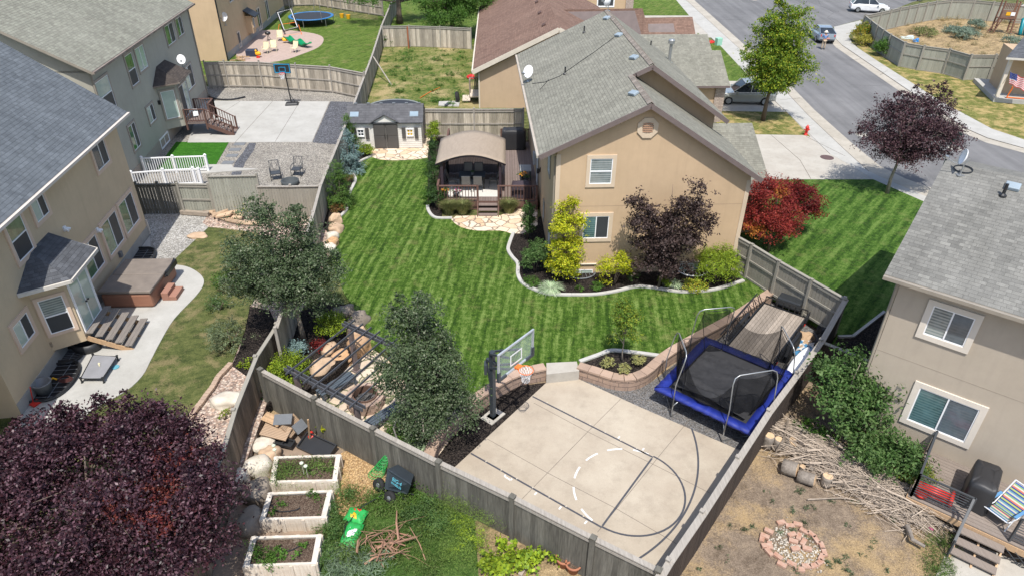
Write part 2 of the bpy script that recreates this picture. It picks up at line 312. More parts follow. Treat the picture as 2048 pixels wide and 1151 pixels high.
def blades(name, c, n, h, spread, wd, mat, par, seed=1, cur=.6, rad=.1):
    rg = np.random.default_rng(seed); c = np.array(c); a = rg.random(n)*2*np.pi; d = np.stack([np.cos(a), np.sin(a), 0*a], 1); L_ = h*(.6+.5*rg.random(n)); sp = spread*(.3+.8*rg.random(n)); side = np.stack([-np.sin(a), np.cos(a), 0*a], 1)
    b0 = c+d*(rad*rg.random(n))[:, None]; pts = []
    for k in range(4):
        s = k/3; pts.append(b0+d*(sp*s**1.5)[:, None]+np.array([0, 0, 1])*(L_*(s-cur*s**2.4))[:, None])
    q = []
    for k in range(3):
        w0 = wd*(1-k/3.2); w1 = wd*(1-(k+1)/3.2); q.append(np.stack([pts[k]-side*w0, pts[k]+side*w0, pts[k+1]+side*w1, pts[k+1]-side*w1], 1))
    q = np.stack(q, 1).reshape(-1, 3); return fastmesh(name, q, 4, mat, par)
def shrub(name, label, cat, base, r, h, lm, n=1500, size=.07, seed=1, group=None, clump=.06, per=8, bark=None, blobs=None, upb=.5, asp=.6, shell=.7, mi=None):
    base = V(base); t = thing(name, label, cat, base, group)
    bl = blobs or [(0, 0, h*.5, r, r, h*.52)]
    B = [(base.x+b[0], base.y+b[1], base.z+b[2], b[3], b[4], b[5]) for b in bl]; leaves('foliage', B, n, size, lm, t, seed, clump, per, shell, upb, asp, mi)
    mb = MB(); rr = random.Random(seed)
    for i in range(6):
        a = rr.uniform(0, 6.28); mb.tube([base+V((0, 0, -.05)), base+V((math.cos(a)*r*.25, math.sin(a)*r*.25, h*.35)), base+V((math.cos(a)*r*.5, math.sin(a)*r*.5, h*.7))], [.025, .015, .006], 5)
    mb.build('stem', bark or BARK, t, True); return t
def cone(h, r, n=6, z0=.1):
    return [(0, 0, z0+h*(k+.3)/n, r*(1-k/(n+.3))+.03, r*(1-k/(n+.3))+.03, h/n*1.05) for k in range(n)]
def rock(mb, c, sx, sy, sz, seed=0, m=0, rz=None, sub=3, amp=.22):
    import bmesh
    from mathutils import noise as mn
    bm = bmesh.new(); bmesh.ops.create_icosphere(bm, subdivisions=sub, radius=1); rr = random.Random(seed); o = V((rr.uniform(-99, 99),)*3); rz = rr.uniform(0, 3.1) if rz is None else rz
    ca, sa = math.cos(rz), math.sin(rz); vs = []
    for v in bm.verts:
        p = v.co.copy(); k = 1+amp*mn.noise(p*1.1+o)*1.8+amp*.35*mn.noise(p*3.1+o); q = V((max(-.86, min(.86, p.x))*k*sx, max(-.86, min(.86, p.y))*k*sy, max(-.7, min(.8, p.z))*k*sz)); vs.append(V(c)+V((q.x*ca-q.y*sa, q.x*sa+q.y*ca, q.z)))
    mb.add(vs, [[v.index for v in f.verts] for f in bm.faces], m); bm.free()
# ---------------------------------------------------------------- material library
BARK = M('bark', (.16, .12, .09), (.09, .07, .055), ns=8, bp=.6, bs=25, stretch=(3, 3, .6), kind='Object')
BARKL = M('bark_pale', (.30, .26, .21), (.18, .15, .12), ns=8, bp=.4, bs=25, kind='Object')
CONC = concrete('concrete', (.42, .395, .345), (.345, .315, .27), stain=.35)
CONCW = concrete('concrete_pale', (.42, .41, .38), (.34, .33, .30), stain=.3)
COURT = concrete('court_concrete', (.43, .375, .295), (.335, .28, .215), stain=.45, sc_=.42)
GUTT = concrete('gutter_concrete', (.42, .385, .325), (.32, .29, .24), stain=.4)
CURB = M('curb_concrete', (.47, .46, .43), (.38, .365, .335), ns=3, bp=.2)
JOINT = M('joint', (.13, .11, .09), rough=1)
CRACK = M('crack_sealant', (.10, .10, .10), rough=.9)
ASPH = concrete('asphalt', (.175, .172, .17), (.13, .128, .128), stain=.35, sc_=.16, wear=math.atan2((g(1388, 0)-g(1629, 220)).y, (g(1388, 0)-g(1629, 220)).x))
MULCH = pebbles('dark_mulch', [(.022, .018, .016), (.05, .04, .034), (.012, .01, .01), (.03, .024, .02), (.075, .06, .05)], 26, .9)
PINKG = pebbles('pink_gravel', [(.55, .40, .31), (.42, .30, .24), (.66, .54, .44), (.34, .26, .22), (.60, .50, .42)], 12, .8, ((.36, .28, .2), .6, .62))
GREYG = pebbles('tan_gravel', [(.40, .37, .32), (.30, .28, .24), (.48, .45, .39), (.24, .22, .2), (.42, .38, .33)], 17, .8)
SLATEG = pebbles('slate_gravel', [(.15, .155, .17), (.10, .105, .12), (.21, .215, .24), (.12, .12, .13)], 16, .8)
WHITEG = pebbles('pale_gravel', [(.52, .50, .46), (.42, .40, .36), (.60, .58, .54), (.36, .34, .31)], 17, .6)
DKGRAV = pebbles('gravel_by_court', [(.19, .185, .18), (.14, .135, .13), (.26, .255, .25), (.22, .2, .18)], 24, .7, ((.26, .22, .18), .8, .66))
DIRT = lawn('dry_dirt', .6, (.14, .105, .075), (.22, .17, .125), (.29, .225, .16), (.40, .285, .15), sk=(1.4, 1), stripe=0, dryt=.47, dryamt=.85, bigs=.45)
STRAW = lawn('straw_grass', .6, (.16, .12, .07), (.30, .22, .12), (.46, .34, .19), (.17, .15, .08), sk=(3, 1), stripe=0, dryt=.6, dryamt=.5)
LAWN = lawn('mown_lawn', R(84), (.018, .044, .006), (.056, .112, .013), (.165, .235, .06), (.18, .18, .065), w_=.46, sk=(6, .6), stripe=.17, dryt=.54, dryamt=.5)
LAWN2 = lawn('side_lawn', R(50.5), (.018, .046, .007), (.052, .112, .015), (.125, .20, .045), (.16, .17, .06), w_=.8, sk=(4.5, .5), stripe=.24, dryt=.56, dryamt=.45)
LAWN3 = lawn('patchy_lawn', R(20), (.045, .06, .02), (.088, .106, .034), (.145, .152, .055), (.24, .195, .10), sk=(2, 1), stripe=0, dryt=.49, dryamt=.7)
LAWN4 = lawn('bright_grass', R(60), (.04, .075, .012), (.085, .135, .022), (.14, .19, .045), (.26, .21, .10), sk=(3, 1), stripe=.1, dryt=.56, dryamt=.5, bigs=.8)
WEEDY = lawn('weedy_yard', R(30), (.035, .07, .014), (.12, .15, .035), (.24, .20, .09), (.42, .32, .17), sk=(1.5, 1), stripe=0, dryt=.5, dryamt=.75, bigs=.35)
TURF = lawn('artificial_turf', R(0), (.02, .085, .008), (.035, .13, .012), (.05, .16, .018), (.04, .13, .015), stripe=0, dryamt=0)
DRYL = lawn('dry_lawn', R(-40), (.06, .085, .018), (.14, .15, .04), (.22, .21, .07), (.42, .31, .14), sk=(2, 1), stripe=0, dryt=.46, dryamt=.85)
FLAG = flag('flagstone', [(.62, .48, .33), (.72, .60, .45), (.56, .38, .24), (.68, .56, .42), (.60, .50, .40)], (.20, .16, .12), 1.75, .045)
FLAG2 = flag('flagstone_firepit', [(.50, .40, .29), (.60, .50, .38), (.44, .33, .24), (.55, .47, .37)], (.12, .13, .06), 2.0, .06)
SH_MAIN = shingles('shingles_olive_grey', (.225, .22, .18), (.175, .17, .14), (.26, .25, .21), .32, .145)
SH_BROWN = shingles('shingles_brown', (.20, .125, .095), (.145, .09, .07), (.25, .17, .13), .32, .145)
SH_BLUE = shingles('shingles_blue_grey', (.122, .136, .150), (.092, .103, .115), (.15, .165, .178), .33, .15)
SH_GREEN = shingles('shingles_taupe', (.235, .235, .19), (.175, .17, .14), (.29, .29, .24), .33, .15)
SH_GREY = shingles('shingles_grey', (.20, .195, .175), (.135, .132, .12), (.25, .245, .225), .31, .15)
SH_DARK = shingles('shingles_charcoal', (.10, .105, .115), (.065, .068, .075), (.13, .135, .145), .33, .15)
ST_MAIN = stucco('stucco_tan', (.53, .385, .245)); ST_TRIM = stucco('stucco_trim', (.60, .48, .35))
ST_A = stucco('stucco_beige', (.58, .455, .305)); ST_ATR = stucco('trim_rose', (.66, .50, .38))
ST_B = stucco('stucco_grey_green', (.40, .38, .315)); ST_BTR = stucco('trim_taupe', (.37, .32, .265))
ST_C = stucco('stucco_peach', (.56, .41, .26)); ST_D = stucco('stucco_greige', (.45, .385, .305)); ST_DTR = stucco('trim_pale', (.68, .61, .52))
ST_F = stucco('stucco_fawn', (.50, .37, .25)); CREAM = M('cream_trim', (.62, .56, .46)); FND = M('foundation', (.36, .35, .32), (.28, .27, .25), bp=.3)
FASC = M('fascia_mauve', (.16, .125, .115), rough=.6); FASCW = M('fascia_pale', (.60, .56, .50), rough=.5); FASCT = M('fascia_taupe', (.30, .265, .215), rough=.5); RUST = M('copper_gutter', (.13, .085, .065), (.3, .26, .22), rough=.6)
WHITE = M('white_vinyl', (.80, .80, .80), (.76, .76, .76), rough=.35); GLASS = glass('glass_dark'); GLB = glass('glass_blinds', (.035, .075, .08), .5, (.16, .24, .24)); GLW = glass('glass_white_blinds', (.09, .11, .11), .6, (.42, .43, .40))
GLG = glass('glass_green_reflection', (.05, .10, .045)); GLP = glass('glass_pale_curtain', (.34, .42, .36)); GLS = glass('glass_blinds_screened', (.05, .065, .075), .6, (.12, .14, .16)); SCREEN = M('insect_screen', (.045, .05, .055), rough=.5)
def wood(name, c, c2, isl=.22): return M(name, c, c2, rough=.85, ns=2.2, isl=isl, bp=.3, bs=30, stretch=(9, .8, 1))
F_GREY = wood('weathered_grey_boards', (.15, .142, .118), (.075, .07, .058), .3); F_PALE = wood('pale_grey_boards', (.47, .42, .34), (.26, .22, .17), .42); F_TAUPE = wood('painted_taupe_boards', (.275, .255, .21), (.24, .22, .18), .06)
F_GRN = wood('grey_green_boards', (.32, .325, .27), (.25, .245, .20), .1); F_BRN = wood('dark_brown_boards', (.055, .04, .032), (.04, .028, .022), .18); F_CAP = wood('fence_cap', (.36, .33, .285), (.24, .215, .185), .15); F_OLD = wood('old_brown_boards', (.27, .20, .14), (.11, .08, .055), .45)
F_CAPG = wood('cap_grey', (.31, .29, .245), (.235, .22, .185), .08); F_RED = wood('red_cedar', (.32, .10, .04), (.24, .08, .035)); CEDAR = wood('cedar', (.50, .33, .19), (.36, .24, .14), .2)
DECK = wood('deck_boards_mauve', (.20, .155, .135), (.165, .125, .11), .1); DECKR = wood('deck_rail_brown', (.13, .07, .055), (.10, .055, .042), .1); DECKG = wood('deck_boards_grey', (.235, .195, .165), (.19, .155, .13), .12); STEPW = wood('grey_step_boards', (.22, .195, .17), (.15, .13, .115), .15)
BEDW = wood('whitewashed_planks', (.62, .56, .47), (.42, .34, .26), .14); PLANK = wood('worn_trailer_planks', (.34, .29, .24), (.19, .16, .13), .25)
BLK = M('black_metal', (.02, .021, .023), rough=.4, spec=.5); DGREY = M('dark_grey_paint', (.055, .06, .066), rough=.45); SLATE = M('slate_blue_paint', (.085, .105, .125), rough=.5); GALV = M('galvanised_steel', (.42, .43, .43), (.34, .35, .35), rough=.38, metal=.7)
PLAST = M('black_plastic', (.025, .026, .028), rough=.45); COVER = M('black_vinyl_cover', (.028, .028, .03), rough=.5, bp=.4, bs=5); GREYP = M('grey_plastic', (.17, .18, .19), rough=.5); RUBBER = M('rubber', (.018, .018, .018), rough=.85)
RED = M('red_paint', (.55, .03, .02), rough=.4); ORANGE = M('orange_paint', (.75, .16, .02), rough=.4); BLUE = M('blue_vinyl', (.02, .035, .25), (.012, .022, .16), rough=.4, ns=1.2, bp=.35, bs=5); SKYB = M('sky_blue_vinyl', (.03, .16, .38), rough=.4); BRBLUE = M('bright_blue', (.0, .22, .62), rough=.3)
YEL = M('yellow_plastic', (.80, .42, .02), rough=.4); GRNP = M('green_plastic', (.0, .22, .08), rough=.35); GRNB = M('bright_green', (.03, .36, .08), rough=.5); TEAL = M('teal_plastic', (.0, .20, .24), rough=.35); CRM = M('cream_plastic', (.70, .64, .42), rough=.5); MINT = M('mint_metal', (.30, .55, .42), rough=.5); LGREEN = M('dark_green_metal', (.01, .10, .075), rough=.4)
WOODB = M('bare_log_wood', (.62, .45, .28), (.50, .34, .2), ns=12, bp=.3); LOGB = M('log_bark', (.26, .225, .19), (.13, .11, .09), ns=9, bp=.8, bs=18); TWIG = M('dry_twigs', (.40, .33, .26), (.24, .19, .145), isl=.45, ns=4); TWIGR = M('red_brown_branches', (.30, .16, .10), (.22, .13, .09), isl=.3)
SOIL = pebbles('bed_soil', [(.16, .11, .08), (.11, .075, .055), (.20, .15, .11)], 30, .8, ((.24, .2, .16), 1.5, .58)); ROCKM = M('boulder_tan', (.50, .36, .24), (.32, .225, .15), ns=2.2, bp=.9, bs=7, kind='Object', isl=.25, dirt=.5); ROCKW = M('boulder_white', (.66, .61, .52), (.48, .42, .34), ns=2.5, bp=.9, bs=8, kind='Object', dirt=.3); ROCKG = M('boulder_grey_brown', (.27, .225, .18), (.17, .14, .11), ns=2.5, bp=.9, bs=8, kind='Object', dirt=.4); ROCKR = M('boulder_rust', (.52, .30, .14), (.40, .27, .17), ns=2, bp=.9, bs=8, kind='Object')
WALLB = blocks('retaining_block', [(.34, .235, .175), (.27, .19, .15), (.42, .30, .22)], .42, .19, .014, (.08, .065, .055)); CAPB = M('wall_cap', (.30, .215, .165), (.40, .285, .21), ns=1.8, isl=.16, bp=.4); STONEV = blocks('ledge_stone', [(.42, .34, .28), (.30, .22, .19), (.52, .44, .36)], .3, .1, .012); BRICKR = M('red_brick', (.40, .20, .13), (.50, .36, .28), isl=.3, ns=6, bp=.4)
EDGER = M('edger_stone', (.46, .34, .25), (.34, .25, .19), isl=.2, bp=.4)
L_DKGREEN = leafm('leaf_dark_green', [(.040, .066, .026), (.068, .102, .044), (.115, .155, .078), (.05, .085, .034), (.23, .25, .17)]); L_MID = leafm('leaf_mid_green', [(.04, .10, .015), (.07, .15, .022), (.10, .19, .035)]); L_LIME = leafm('leaf_yellow_green', [(.22, .30, .015), (.42, .44, .02), (.52, .48, .03), (.16, .24, .015)])  # palest tone of the dark green leaves paints highlights into the colour
L_STREET = leafm('leaf_street_tree', [(.055, .12, .012), (.10, .18, .018), (.17, .25, .022), (.36, .36, .03)]); L_PLUM = leafm('leaf_plum', [(.014, .007, .010), (.026, .011, .016), (.048, .02, .028), (.13, .07, .085), (.020, .008, .012), (.055, .018, .022)], trans=.1, rough=.4); L_PLUMR = leafm('leaf_plum_red', [(.07, .012, .018), (.13, .028, .026), (.20, .06, .04), (.05, .015, .02)], trans=.2, rough=.45)  # pale pink tone among the plum leaves is a highlight painted as colour
L_PLUM2 = leafm('leaf_street_plum', [(.025, .012, .016), (.045, .02, .027), (.08, .04, .046), (.14, .09, .09)], trans=.15, rough=.45); L_MAPLE = leafm('leaf_purple_maple', [(.020, .012, .011), (.036, .022, .020), (.058, .038, .034), (.11, .08, .07)], trans=.12)
L_RED = leafm('leaf_red', [(.16, .018, .020), (.25, .032, .028), (.31, .055, .035), (.11, .012, .016)]); L_REDO = leafm('leaf_orange_red', [(.42, .14, .03), (.50, .24, .05), (.34, .06, .03)]); L_REDD = leafm('leaf_burgundy', [(.12, .012, .016), (.20, .025, .02), (.08, .01, .014)])
L_CONIF = leafm('needle_green', [(.05, .11, .018), (.085, .15, .025), (.03, .07, .015)], trans=.1); L_BOX = leafm('leaf_box_ball', [(.12, .20, .015), (.25, .32, .022), (.06, .12, .012)], trans=.15); L_BLUE = leafm('needle_blue', [(.13, .20, .19), (.20, .29, .28), (.09, .14, .13)], trans=.1); L_ARB = leafm('arborvitae', [(.025, .06, .016), (.045, .09, .02), (.018, .04, .012)], trans=.1)
L_GRASS = leafm('ornamental_grass', [(.13, .17, .05), (.22, .23, .09), (.08, .12, .03), (.34, .28, .15)], trans=.2); L_HOSTA = leafm('variegated_blade', [(.30, .42, .24), (.46, .52, .36), (.20, .32, .15)], trans=.2); L_SAGE = leafm('sagebrush', [(.17, .23, .17), (.24, .30, .23), (.12, .17, .12)]); L_YEL = leafm('leaf_yellow', [(.50, .42, .02), (.34, .36, .02), (.6, .5, .05)])
L_WEED = leafm('weed_green', [(.06, .12, .02), (.10, .17, .035), (.15, .20, .06), (.05, .09, .02)]); L_FENN = leafm('feathery_green', [(.12, .20, .035), (.20, .28, .06), (.07, .13, .03)], trans=.3); L_VARIE = leafm('cream_green_mound', [(.42, .38, .14), (.30, .32, .10), (.50, .46, .22), (.12, .17, .05)]); L_BIG = leafm('leaf_big_green', [(.04, .09, .022), (.07, .135, .035), (.14, .21, .075)]); L_STRAW = leafm('straw_blades', [(.5, .36, .18), (.36, .26, .13), (.6, .46, .26)])
FLO = M('orange_flowers', (.75, .22, .02), (.8, .45, .03), ns=20); PINKF = M('pink_flowers', (.6, .04, .22)); 
# ---------------------------------------------------------------- the ground
def sheet(name, pts, z, mat, z0=None, px=True, holes=()):
    P = gl(pts, z) if px else pts; mb = MB(); mb.prism(P, z-.3 if z0 is None else z0, z, 0, 0, holes); return tag(mb.build(name, mat), kind='structure')
def sm(pts, k=3, closed=False):          # Catmull-Rom through the given points
    out = []; n = len(pts)
    for i in range(n if closed else n-1):
        p0, p1, p2, p3 = [V(pts[(i+j) % n] if closed else pts[min(max(i+j, 0), n-1)]) for j in (-1, 0, 1, 2)]
        for s in range(k):
            t = s/k; out.append(.5*((2*p1)+(p2-p0)*t+(2*p0-5*p1+4*p2-p3)*t*t+(3*p1-p0-3*p2+p3)*t**3))
    if not closed: out.append(V(pts[-1]))
    return out
LOW = [(493, 919), (530, 816), (568, 690), (600, 745), (615, 775), (640, 768), (672, 745), (700, 715), (735, 690), (775, 718), (812, 760), (835, 855), (862, 893), (900, 862), (945, 821), (1000, 783), (1040, 762), (1093, 751), (1155, 746), (1190, 757), (1225, 767), (1262, 769), (1300, 755), (1345, 720), (1450, 659), (1545, 597), (1680, 668), (1648, 735), (1728, 778)]
low = gl(LOW, 0); L0 = V((-9.7, 2, 0)); Dk = V((11.73, 17.5, 0))
low = [L0]+low+[Dk, V((60, -20, 0)), V((-9.7, -20, 0))]
mb = MB(); mb.prism(low[1:-2]+[V((45, -9, 0)), V((45, -30, 0)), V((-9.7, -30, 0))], -.6, -.01); tag(mb.build('lower_ground', DIRT), kind='structure')
hi = [V((-400, 2, 0)), V((-9.7, 2, 0))]+low[1:-2]+[V((45, -9, 0)), V((400, -9, 0)), V((400, 600, 0)), V((-400, 600, 0))]
mb = MB(); mb.prism(hi, -.5, .385); tag(mb.build('ground', LAWN3), kind='structure')
# road and walks
sheet('road', [(1388, 0), (1370, -60), (1380, -140), (2600, -140), (2600, 20), (1900, -12), (1826, 4), (1760, 30), (1708, 43), (1668, 54), (1652, 62), (1660, 82), (1672, 95), (1797, 181), (1923, 265), (1973, 285.5), (2048, 306), (2200, 350), (2600, 500), (2400, 640), (1950, 410), (1900, 388), (1864, 376), (1810, 357), (1760, 332), (1708, 290), (1629, 220), (1579, 169), (1488, 89)], .388, ASPH)
sheet('gutter', [(1388, 0), (1488, 89), (1579, 169), (1629, 220), (1708, 290), (1760, 332), (1810, 357), (1864, 376), (1900, 388), (1960, 420), (1920, 432), (1880, 405), (1780, 362), (1738, 343), (1690, 300), (1615, 229), (1567, 178), (1476, 95), (1372, 0), (1340, -60), (1352, -60)], .396, GUTT)
sheet('gutter', [(1652, 62), (1660, 82), (1672, 95), (1797, 181), (1923, 265), (1973, 285.5), (2048, 306), (2100, 320), (2110, 312), (2048, 296), (1976, 276), (1930, 256), (1806, 173), (1684, 90), (1672, 78), (1668, 62)], .396, GUTT)
sheet('sidewalk', [(1372, 0), (1476, 95), (1567, 178), (1615, 229), (1690, 300), (1738, 343), (1780, 362), (1880, 405), (1900, 430), (1848, 403), (1746, 358.6), (1700, 330), (1660, 308), (1620.6, 273.7), (1573.6, 224), (1500.6, 156), (1443, 94), (1422, 75), (1378, 31), (1352, 0), (1315, -60), (1338, -60)], .43, CONCW)
sheet('sidewalk', [(1668, 54), (1672, 78), (1684, 90), (1806, 173), (1930, 256), (1976, 276), (2048, 296), (2110, 312), (2130, 296), (2048, 279), (1984, 257.6), (1882, 203), (1826, 167), (1758, 124), (1716, 96), (1704, 86), (1697, 72), (1708, 60), (1730, 48), (1720, 41)], .43, CONCW)
sheet('driveway', [(1440, 268), (1508, 268.5), (1605, 270), (1621, 274), (1660, 308), (1700, 330), (1746, 358.6), (1556, 358.6), (1440, 358)], .425, CONC)
sheet('driveway', [(1380, 222), (1573, 224), (1510, 163), (1380, 158)], .425, CONC)
sheet('front_grass', [(1425, 222), (1573, 224), (1620.6, 273), (1605, 270), (1508, 268.5), (1440, 268)], .44, DRYL)
sheet('front_grass', [(1395, 66), (1443, 94), (1500.6, 156), (1510, 163), (1395, 160)], .44, LAWN4)
sheet('front_grass', [(1262, -30), (1330, -60), (1352, 0), (1378, 31), (1262, 31)], .44, LAWN4)
sheet('driveway', [(1262, 31), (1378, 31), (1422, 75), (1262, 75)], .42, CONC)
sheet('side_lawn', [(1545, 358.8), (1746.7, 358.8), (1848, 403), (1960, 455), (2000, 560), (1790, 690), (1722, 790), (1640, 730), (1660, 690), (1676, 668), (1556, 594), (1488, 559), (1460, 548), (1480, 450)], .44, LAWN2)
sheet('planting_strip', [(1676, 674), (1705, 672), (1769, 623), (1830, 590), (1850, 700), (1722, 790), (1640, 735)], .444, MULCH)
sheet('corner_lawn', [(1716, 96), (1758, 124), (1826, 167), (1882, 203), (1984, 257.6), (2048, 279), (2300, 330), (2300, 160), (2048, 165), (1980, 155), (1890, 145), (1801, 129), (1775, 112), (1745, 85), (1720, 60), (1705, 72)], .435, DRYL)
sheet('straw_yard', [(1731, 60), (1810, 125), (1890, 150), (2048, 165), (2400, 200), (2400, -20), (2048, 20), (1950, 28), (1880, 28), (1800, 45)], .437, STRAW)
# neighbouring yards
sheet('neighbour_grass', [(540, 20), (764, 42), (729, 185), (690, 165), (520, 150), (395, 150), (395, 20)], .395, LAWN4)
sheet('weedy_yard', [(764, 90), (942, 94), (958, 120), (1045, 270), (706, 270), (729, 185)], .395, WEEDY)
sheet('rear_grass', [(742, -60), (940, -60), (1000, 20), (942, 94), (764, 92)], .4, LAWN4)
sheet('paver_patio', [(V(p).x, V(p).y) for p in sm([(500, 66, 0), (560, 60, 0), (615, 65, 0), (642, 72, 0), (647, 82, 0), (636, 95, 0), (605, 108, 0), (560, 122, 0), (495, 126, 0), (470, 100, 0)], 3, True)], .41, M('pink_pavers', (.42, .32, .27), (.34, .26, .22), bp=.3, kind='Object', ns=3))
sheet('gravel_yard', [(395, 172), (729, 184), (650, 440), (626, 470), (415, 425), (262, 425), (262, 340), (410, 185)], .40, GREYG)
sheet('concrete_pad', [(404, 203), (427, 202), (659, 203), (624, 284), (375, 285)], .43, CONCW)
sheet('slate_gravel', [(661, 203), (707, 204), (677, 289), (625, 285)], .412, SLATEG)
sheet('slate_gravel', [(498, 286), (512, 286), (508, 300), (490, 325), (481, 351), (462, 350), (470, 325), (486, 305)], .412, SLATEG)
sheet('artificial_turf', [(352, 284), (458, 284), (430, 333), (417, 341), (310, 341)], .42, TURF)
sheet('main_gravel_path', [(300, 468), (286, 424), (370, 420), (420, 425), (420, 455), (395, 478), (372, 515), (362, 535), (330, 545), (275, 545), (270, 520)], .402, WHITEG)
PAT = sm([(339, 528, 0), (366, 531, 0), (386, 538, 0), (404, 552, 0), (407, 568, 0), (391, 592, 0), (349, 636, 0), (323, 678, 0), (300, 722, 0), (284, 751, 0), (250, 782, 0), (190, 815, 0), (150, 850, 0), (110, 900, 0)], 3)
pat = [(p.x, p.y) for p in PAT]; sheet('curved_patio', pat+[(-60, 1000), (40, 835), (300, 470), (300, 528)], .46, CONCW)
GA = [(417, 454), (450, 457), (485, 461), (515, 466), (545, 500), (540, 560), (500, 610), (490, 660), (463, 728), (437, 756), (420, 790), (406, 803), (383, 832), (340, 900), (150, 960)]
sheet('neighbour_lawn', GA+pat[::-1], .44, LAWN3)
sheet('rock_bed', [(420, 425), (626, 430), (680, 470), (568, 690), (530, 816), (493, 919), (420, 1010), (330, 1000), (340, 900), (383, 832), (406, 803), (420, 790), (437, 756), (463, 728), (490, 660), (500, 610), (540, 560), (545, 500), (515, 466), (485, 461), (417, 454), (405, 445)], .406, PINKG)
sheet('bark_strip', [(500, 612), (540, 620), (555, 655), (505, 760), (463, 730), (478, 700), (492, 650)], .412, MULCH)
# main garden
C1 = [(1490, 563), (1445, 578), (1406.6, 584.6), (1363, 586), (1324.5, 580.6), (1292, 576), (1270, 576), (1234, 584.6), (1193, 591), (1144, 592), (1097.6, 590), (1062, 579), (1040, 565.5), (1032, 548), (1032, 528.6), (1021, 515), (1013, 501), (1015.5, 487.6), (1023.7, 465.7)]
C2 = [(904.6, 438), (874.6, 438), (861.6, 433), (853.7, 422), (852, 412)]
C3 = [(744, 314), (726, 322), (715.6, 331), (710, 347), (714, 360), (709, 373), (702.6, 386), (696, 409), (696, 421), (683, 434)]
C4 = [(1161.5, 726), (1200.6, 712), (1224, 704), (1263, 707), (1323, 715)]
def smp(P, k=3): return [(p.x, p.y) for p in sm([(x, y, 0) for x, y in P], k)]
S1, S2, S3, S4 = smp(C1), smp(C2), smp(C3), smp(C4)
sheet('garden_bed', S1+[(1040, 440), (1100, 430), (1120, 530), (1460, 530), (1490, 550)], .43, MULCH)
sheet('garden_bed', S2+[(854, 380), (850, 262), (884, 262), (884, 440), (960, 440), (960, 430)], .43, MULCH)
sheet('garden_bed', S3+[(660, 470), (627, 430), (641, 380), (706, 225), (730, 285), (745, 295)], .43, MULCH)
sheet('flagstone_path', [(735, 296), (744, 314)]+smp([(744, 314), (762.5, 319.5), (796, 320.7), (830, 319), (855, 315.5)])+[(862, 262), (845, 262), (845, 296)], .436, FLAG)
sheet('flagstone_path', smp([(1021, 466.6), (999.7, 461), (952.8, 461), (921.5, 453.7), (906, 443), (903, 438)])+[(912, 432), (960, 431), (1000, 431), (1036, 417), (1075, 414), (1075, 450), (1046, 467)], .438, FLAG)
sheet('lawn', S1+smp([(1021, 466.6), (999.7, 461), (952.8, 461), (921.5, 453.7), (906, 443), (903, 438)])+S2+[(856, 401), (856, 362), (859, 331), (855, 315.5)]+smp([(855, 315.5), (830, 319), (796, 320.7), (762.5, 319.5), (744, 314)])[1:]+S3+[(672, 470), (662, 520), (690, 590), (725, 640), (738, 660), (735, 680), (775, 700), (805, 730), (822, 800), (850, 862), (892, 836), (935, 797), (985, 761), (1035, 741), (1093, 738), (1151, 736)]+S4+[(1330, 712), (1377, 681), (1440, 646), (1532, 598), (1545, 590), (1496, 560)], .436, LAWN)
sheet('garden_bed', S4+[(1330, 715), (1300, 740), (1262, 758), (1225, 755), (1190, 748), (1165, 735)], .44, MULCH)
sheet('garden_bed', [(568, 690), (572, 640), (640, 600), (700, 610), (727, 640), (735, 682), (700, 712), (672, 742), (640, 766), (610, 780), (560, 785), (533, 812)], .43, MULCH)
def curb(name, P, w_, z0, z1, mat, zz=.43, side=1, seg=None):
    pts = [g(x, y, zz) for x, y in P]; n = len(pts); off = []
    for i in range(n):
        d = (pts[min(i+1, n-1)]-pts[max(i-1, 0)]).normalized(); off.append(pts[i]+V((-d.y, d.x, 0))*w_*side)
    mb = MB()
    for i in range(n-1):
        a, b, c, d = pts[i], pts[i+1], off[i+1], off[i]
        if seg and i % seg == 0: a = a.lerp(b, .04); d = d.lerp(c, .04)
        if side < 0: a, b, c, d = b, a, d, c
        q = [a, b, c, d]; mb.hexa([V((p.x, p.y, z0)) for p in q]+[V((p.x, p.y, z1)) for p in q])
    return mb.build(name, mat, None, False)
for nm, P, lb in (('lawn_edging', C1, 'long wavy pale concrete edging round the bed below the gable wall'), ('lawn_edging', C2, 'short curved concrete edging at the corner below the deck'), ('lawn_edging', C3, 'curved concrete edging in front of the conifers by the shed'), ('lawn_edging', C4, 'pale concrete edging behind the small raised tree planter')):
    tag(curb(nm, smp(P, 4), .17, .3, .50, CURB, side=1 if P in (C4,) else -1, seg=6), lb, 'edging')
sheet('firepit_patio', LOW[1:14]+[(900, 932), (875, 925), (748, 875), (633, 815)], .03, FLAG2)
sheet('mulch_strip', [(906, 936), (868, 935), (850, 905), (872, 916), (900, 880), (945, 832), (1000, 793), (1040, 770), (1093, 764)], .035, MULCH)
GP_ = gl([(1300, 990), (1093, 766), (1155, 751), (1190, 765), (1225, 775), (1262, 777), (1300, 765), (1345, 730), (1450, 668), (1545, 603)], .02)+[g(1692, 598, 2.15), g(1644, 682, 1.85), g(1596, 748, 1.8), g(1539, 823, 1.8), g(1478, 917, 1.8), g(1407, 1026, 1.8)]; sheet('gravel_pad', [(p.x, p.y) for p in GP_], .02, DKGRAV, px=False)
sheet('court', [(1092.5, 764.2), (1158, 757), (1280, 813), (1495, 906), (1330, 1180), (1315, 1190), (880, 964), (906, 936)], .06, COURT)
def line(name, P, w_, mat, z=.064, th=.004, px=True):
    P = [g(x, y, z) for x, y in P] if px else [V((p[0], p[1], z)) for p in P]; mb = MB()
    for a, b in zip(P[:-1], P[1:]): mb.beam(V((a.x, a.y, z-.003)), V((b.x, b.y, z-.003)), w_, th+.003)
    return tag(mb.build(name, mat), kind='structure')
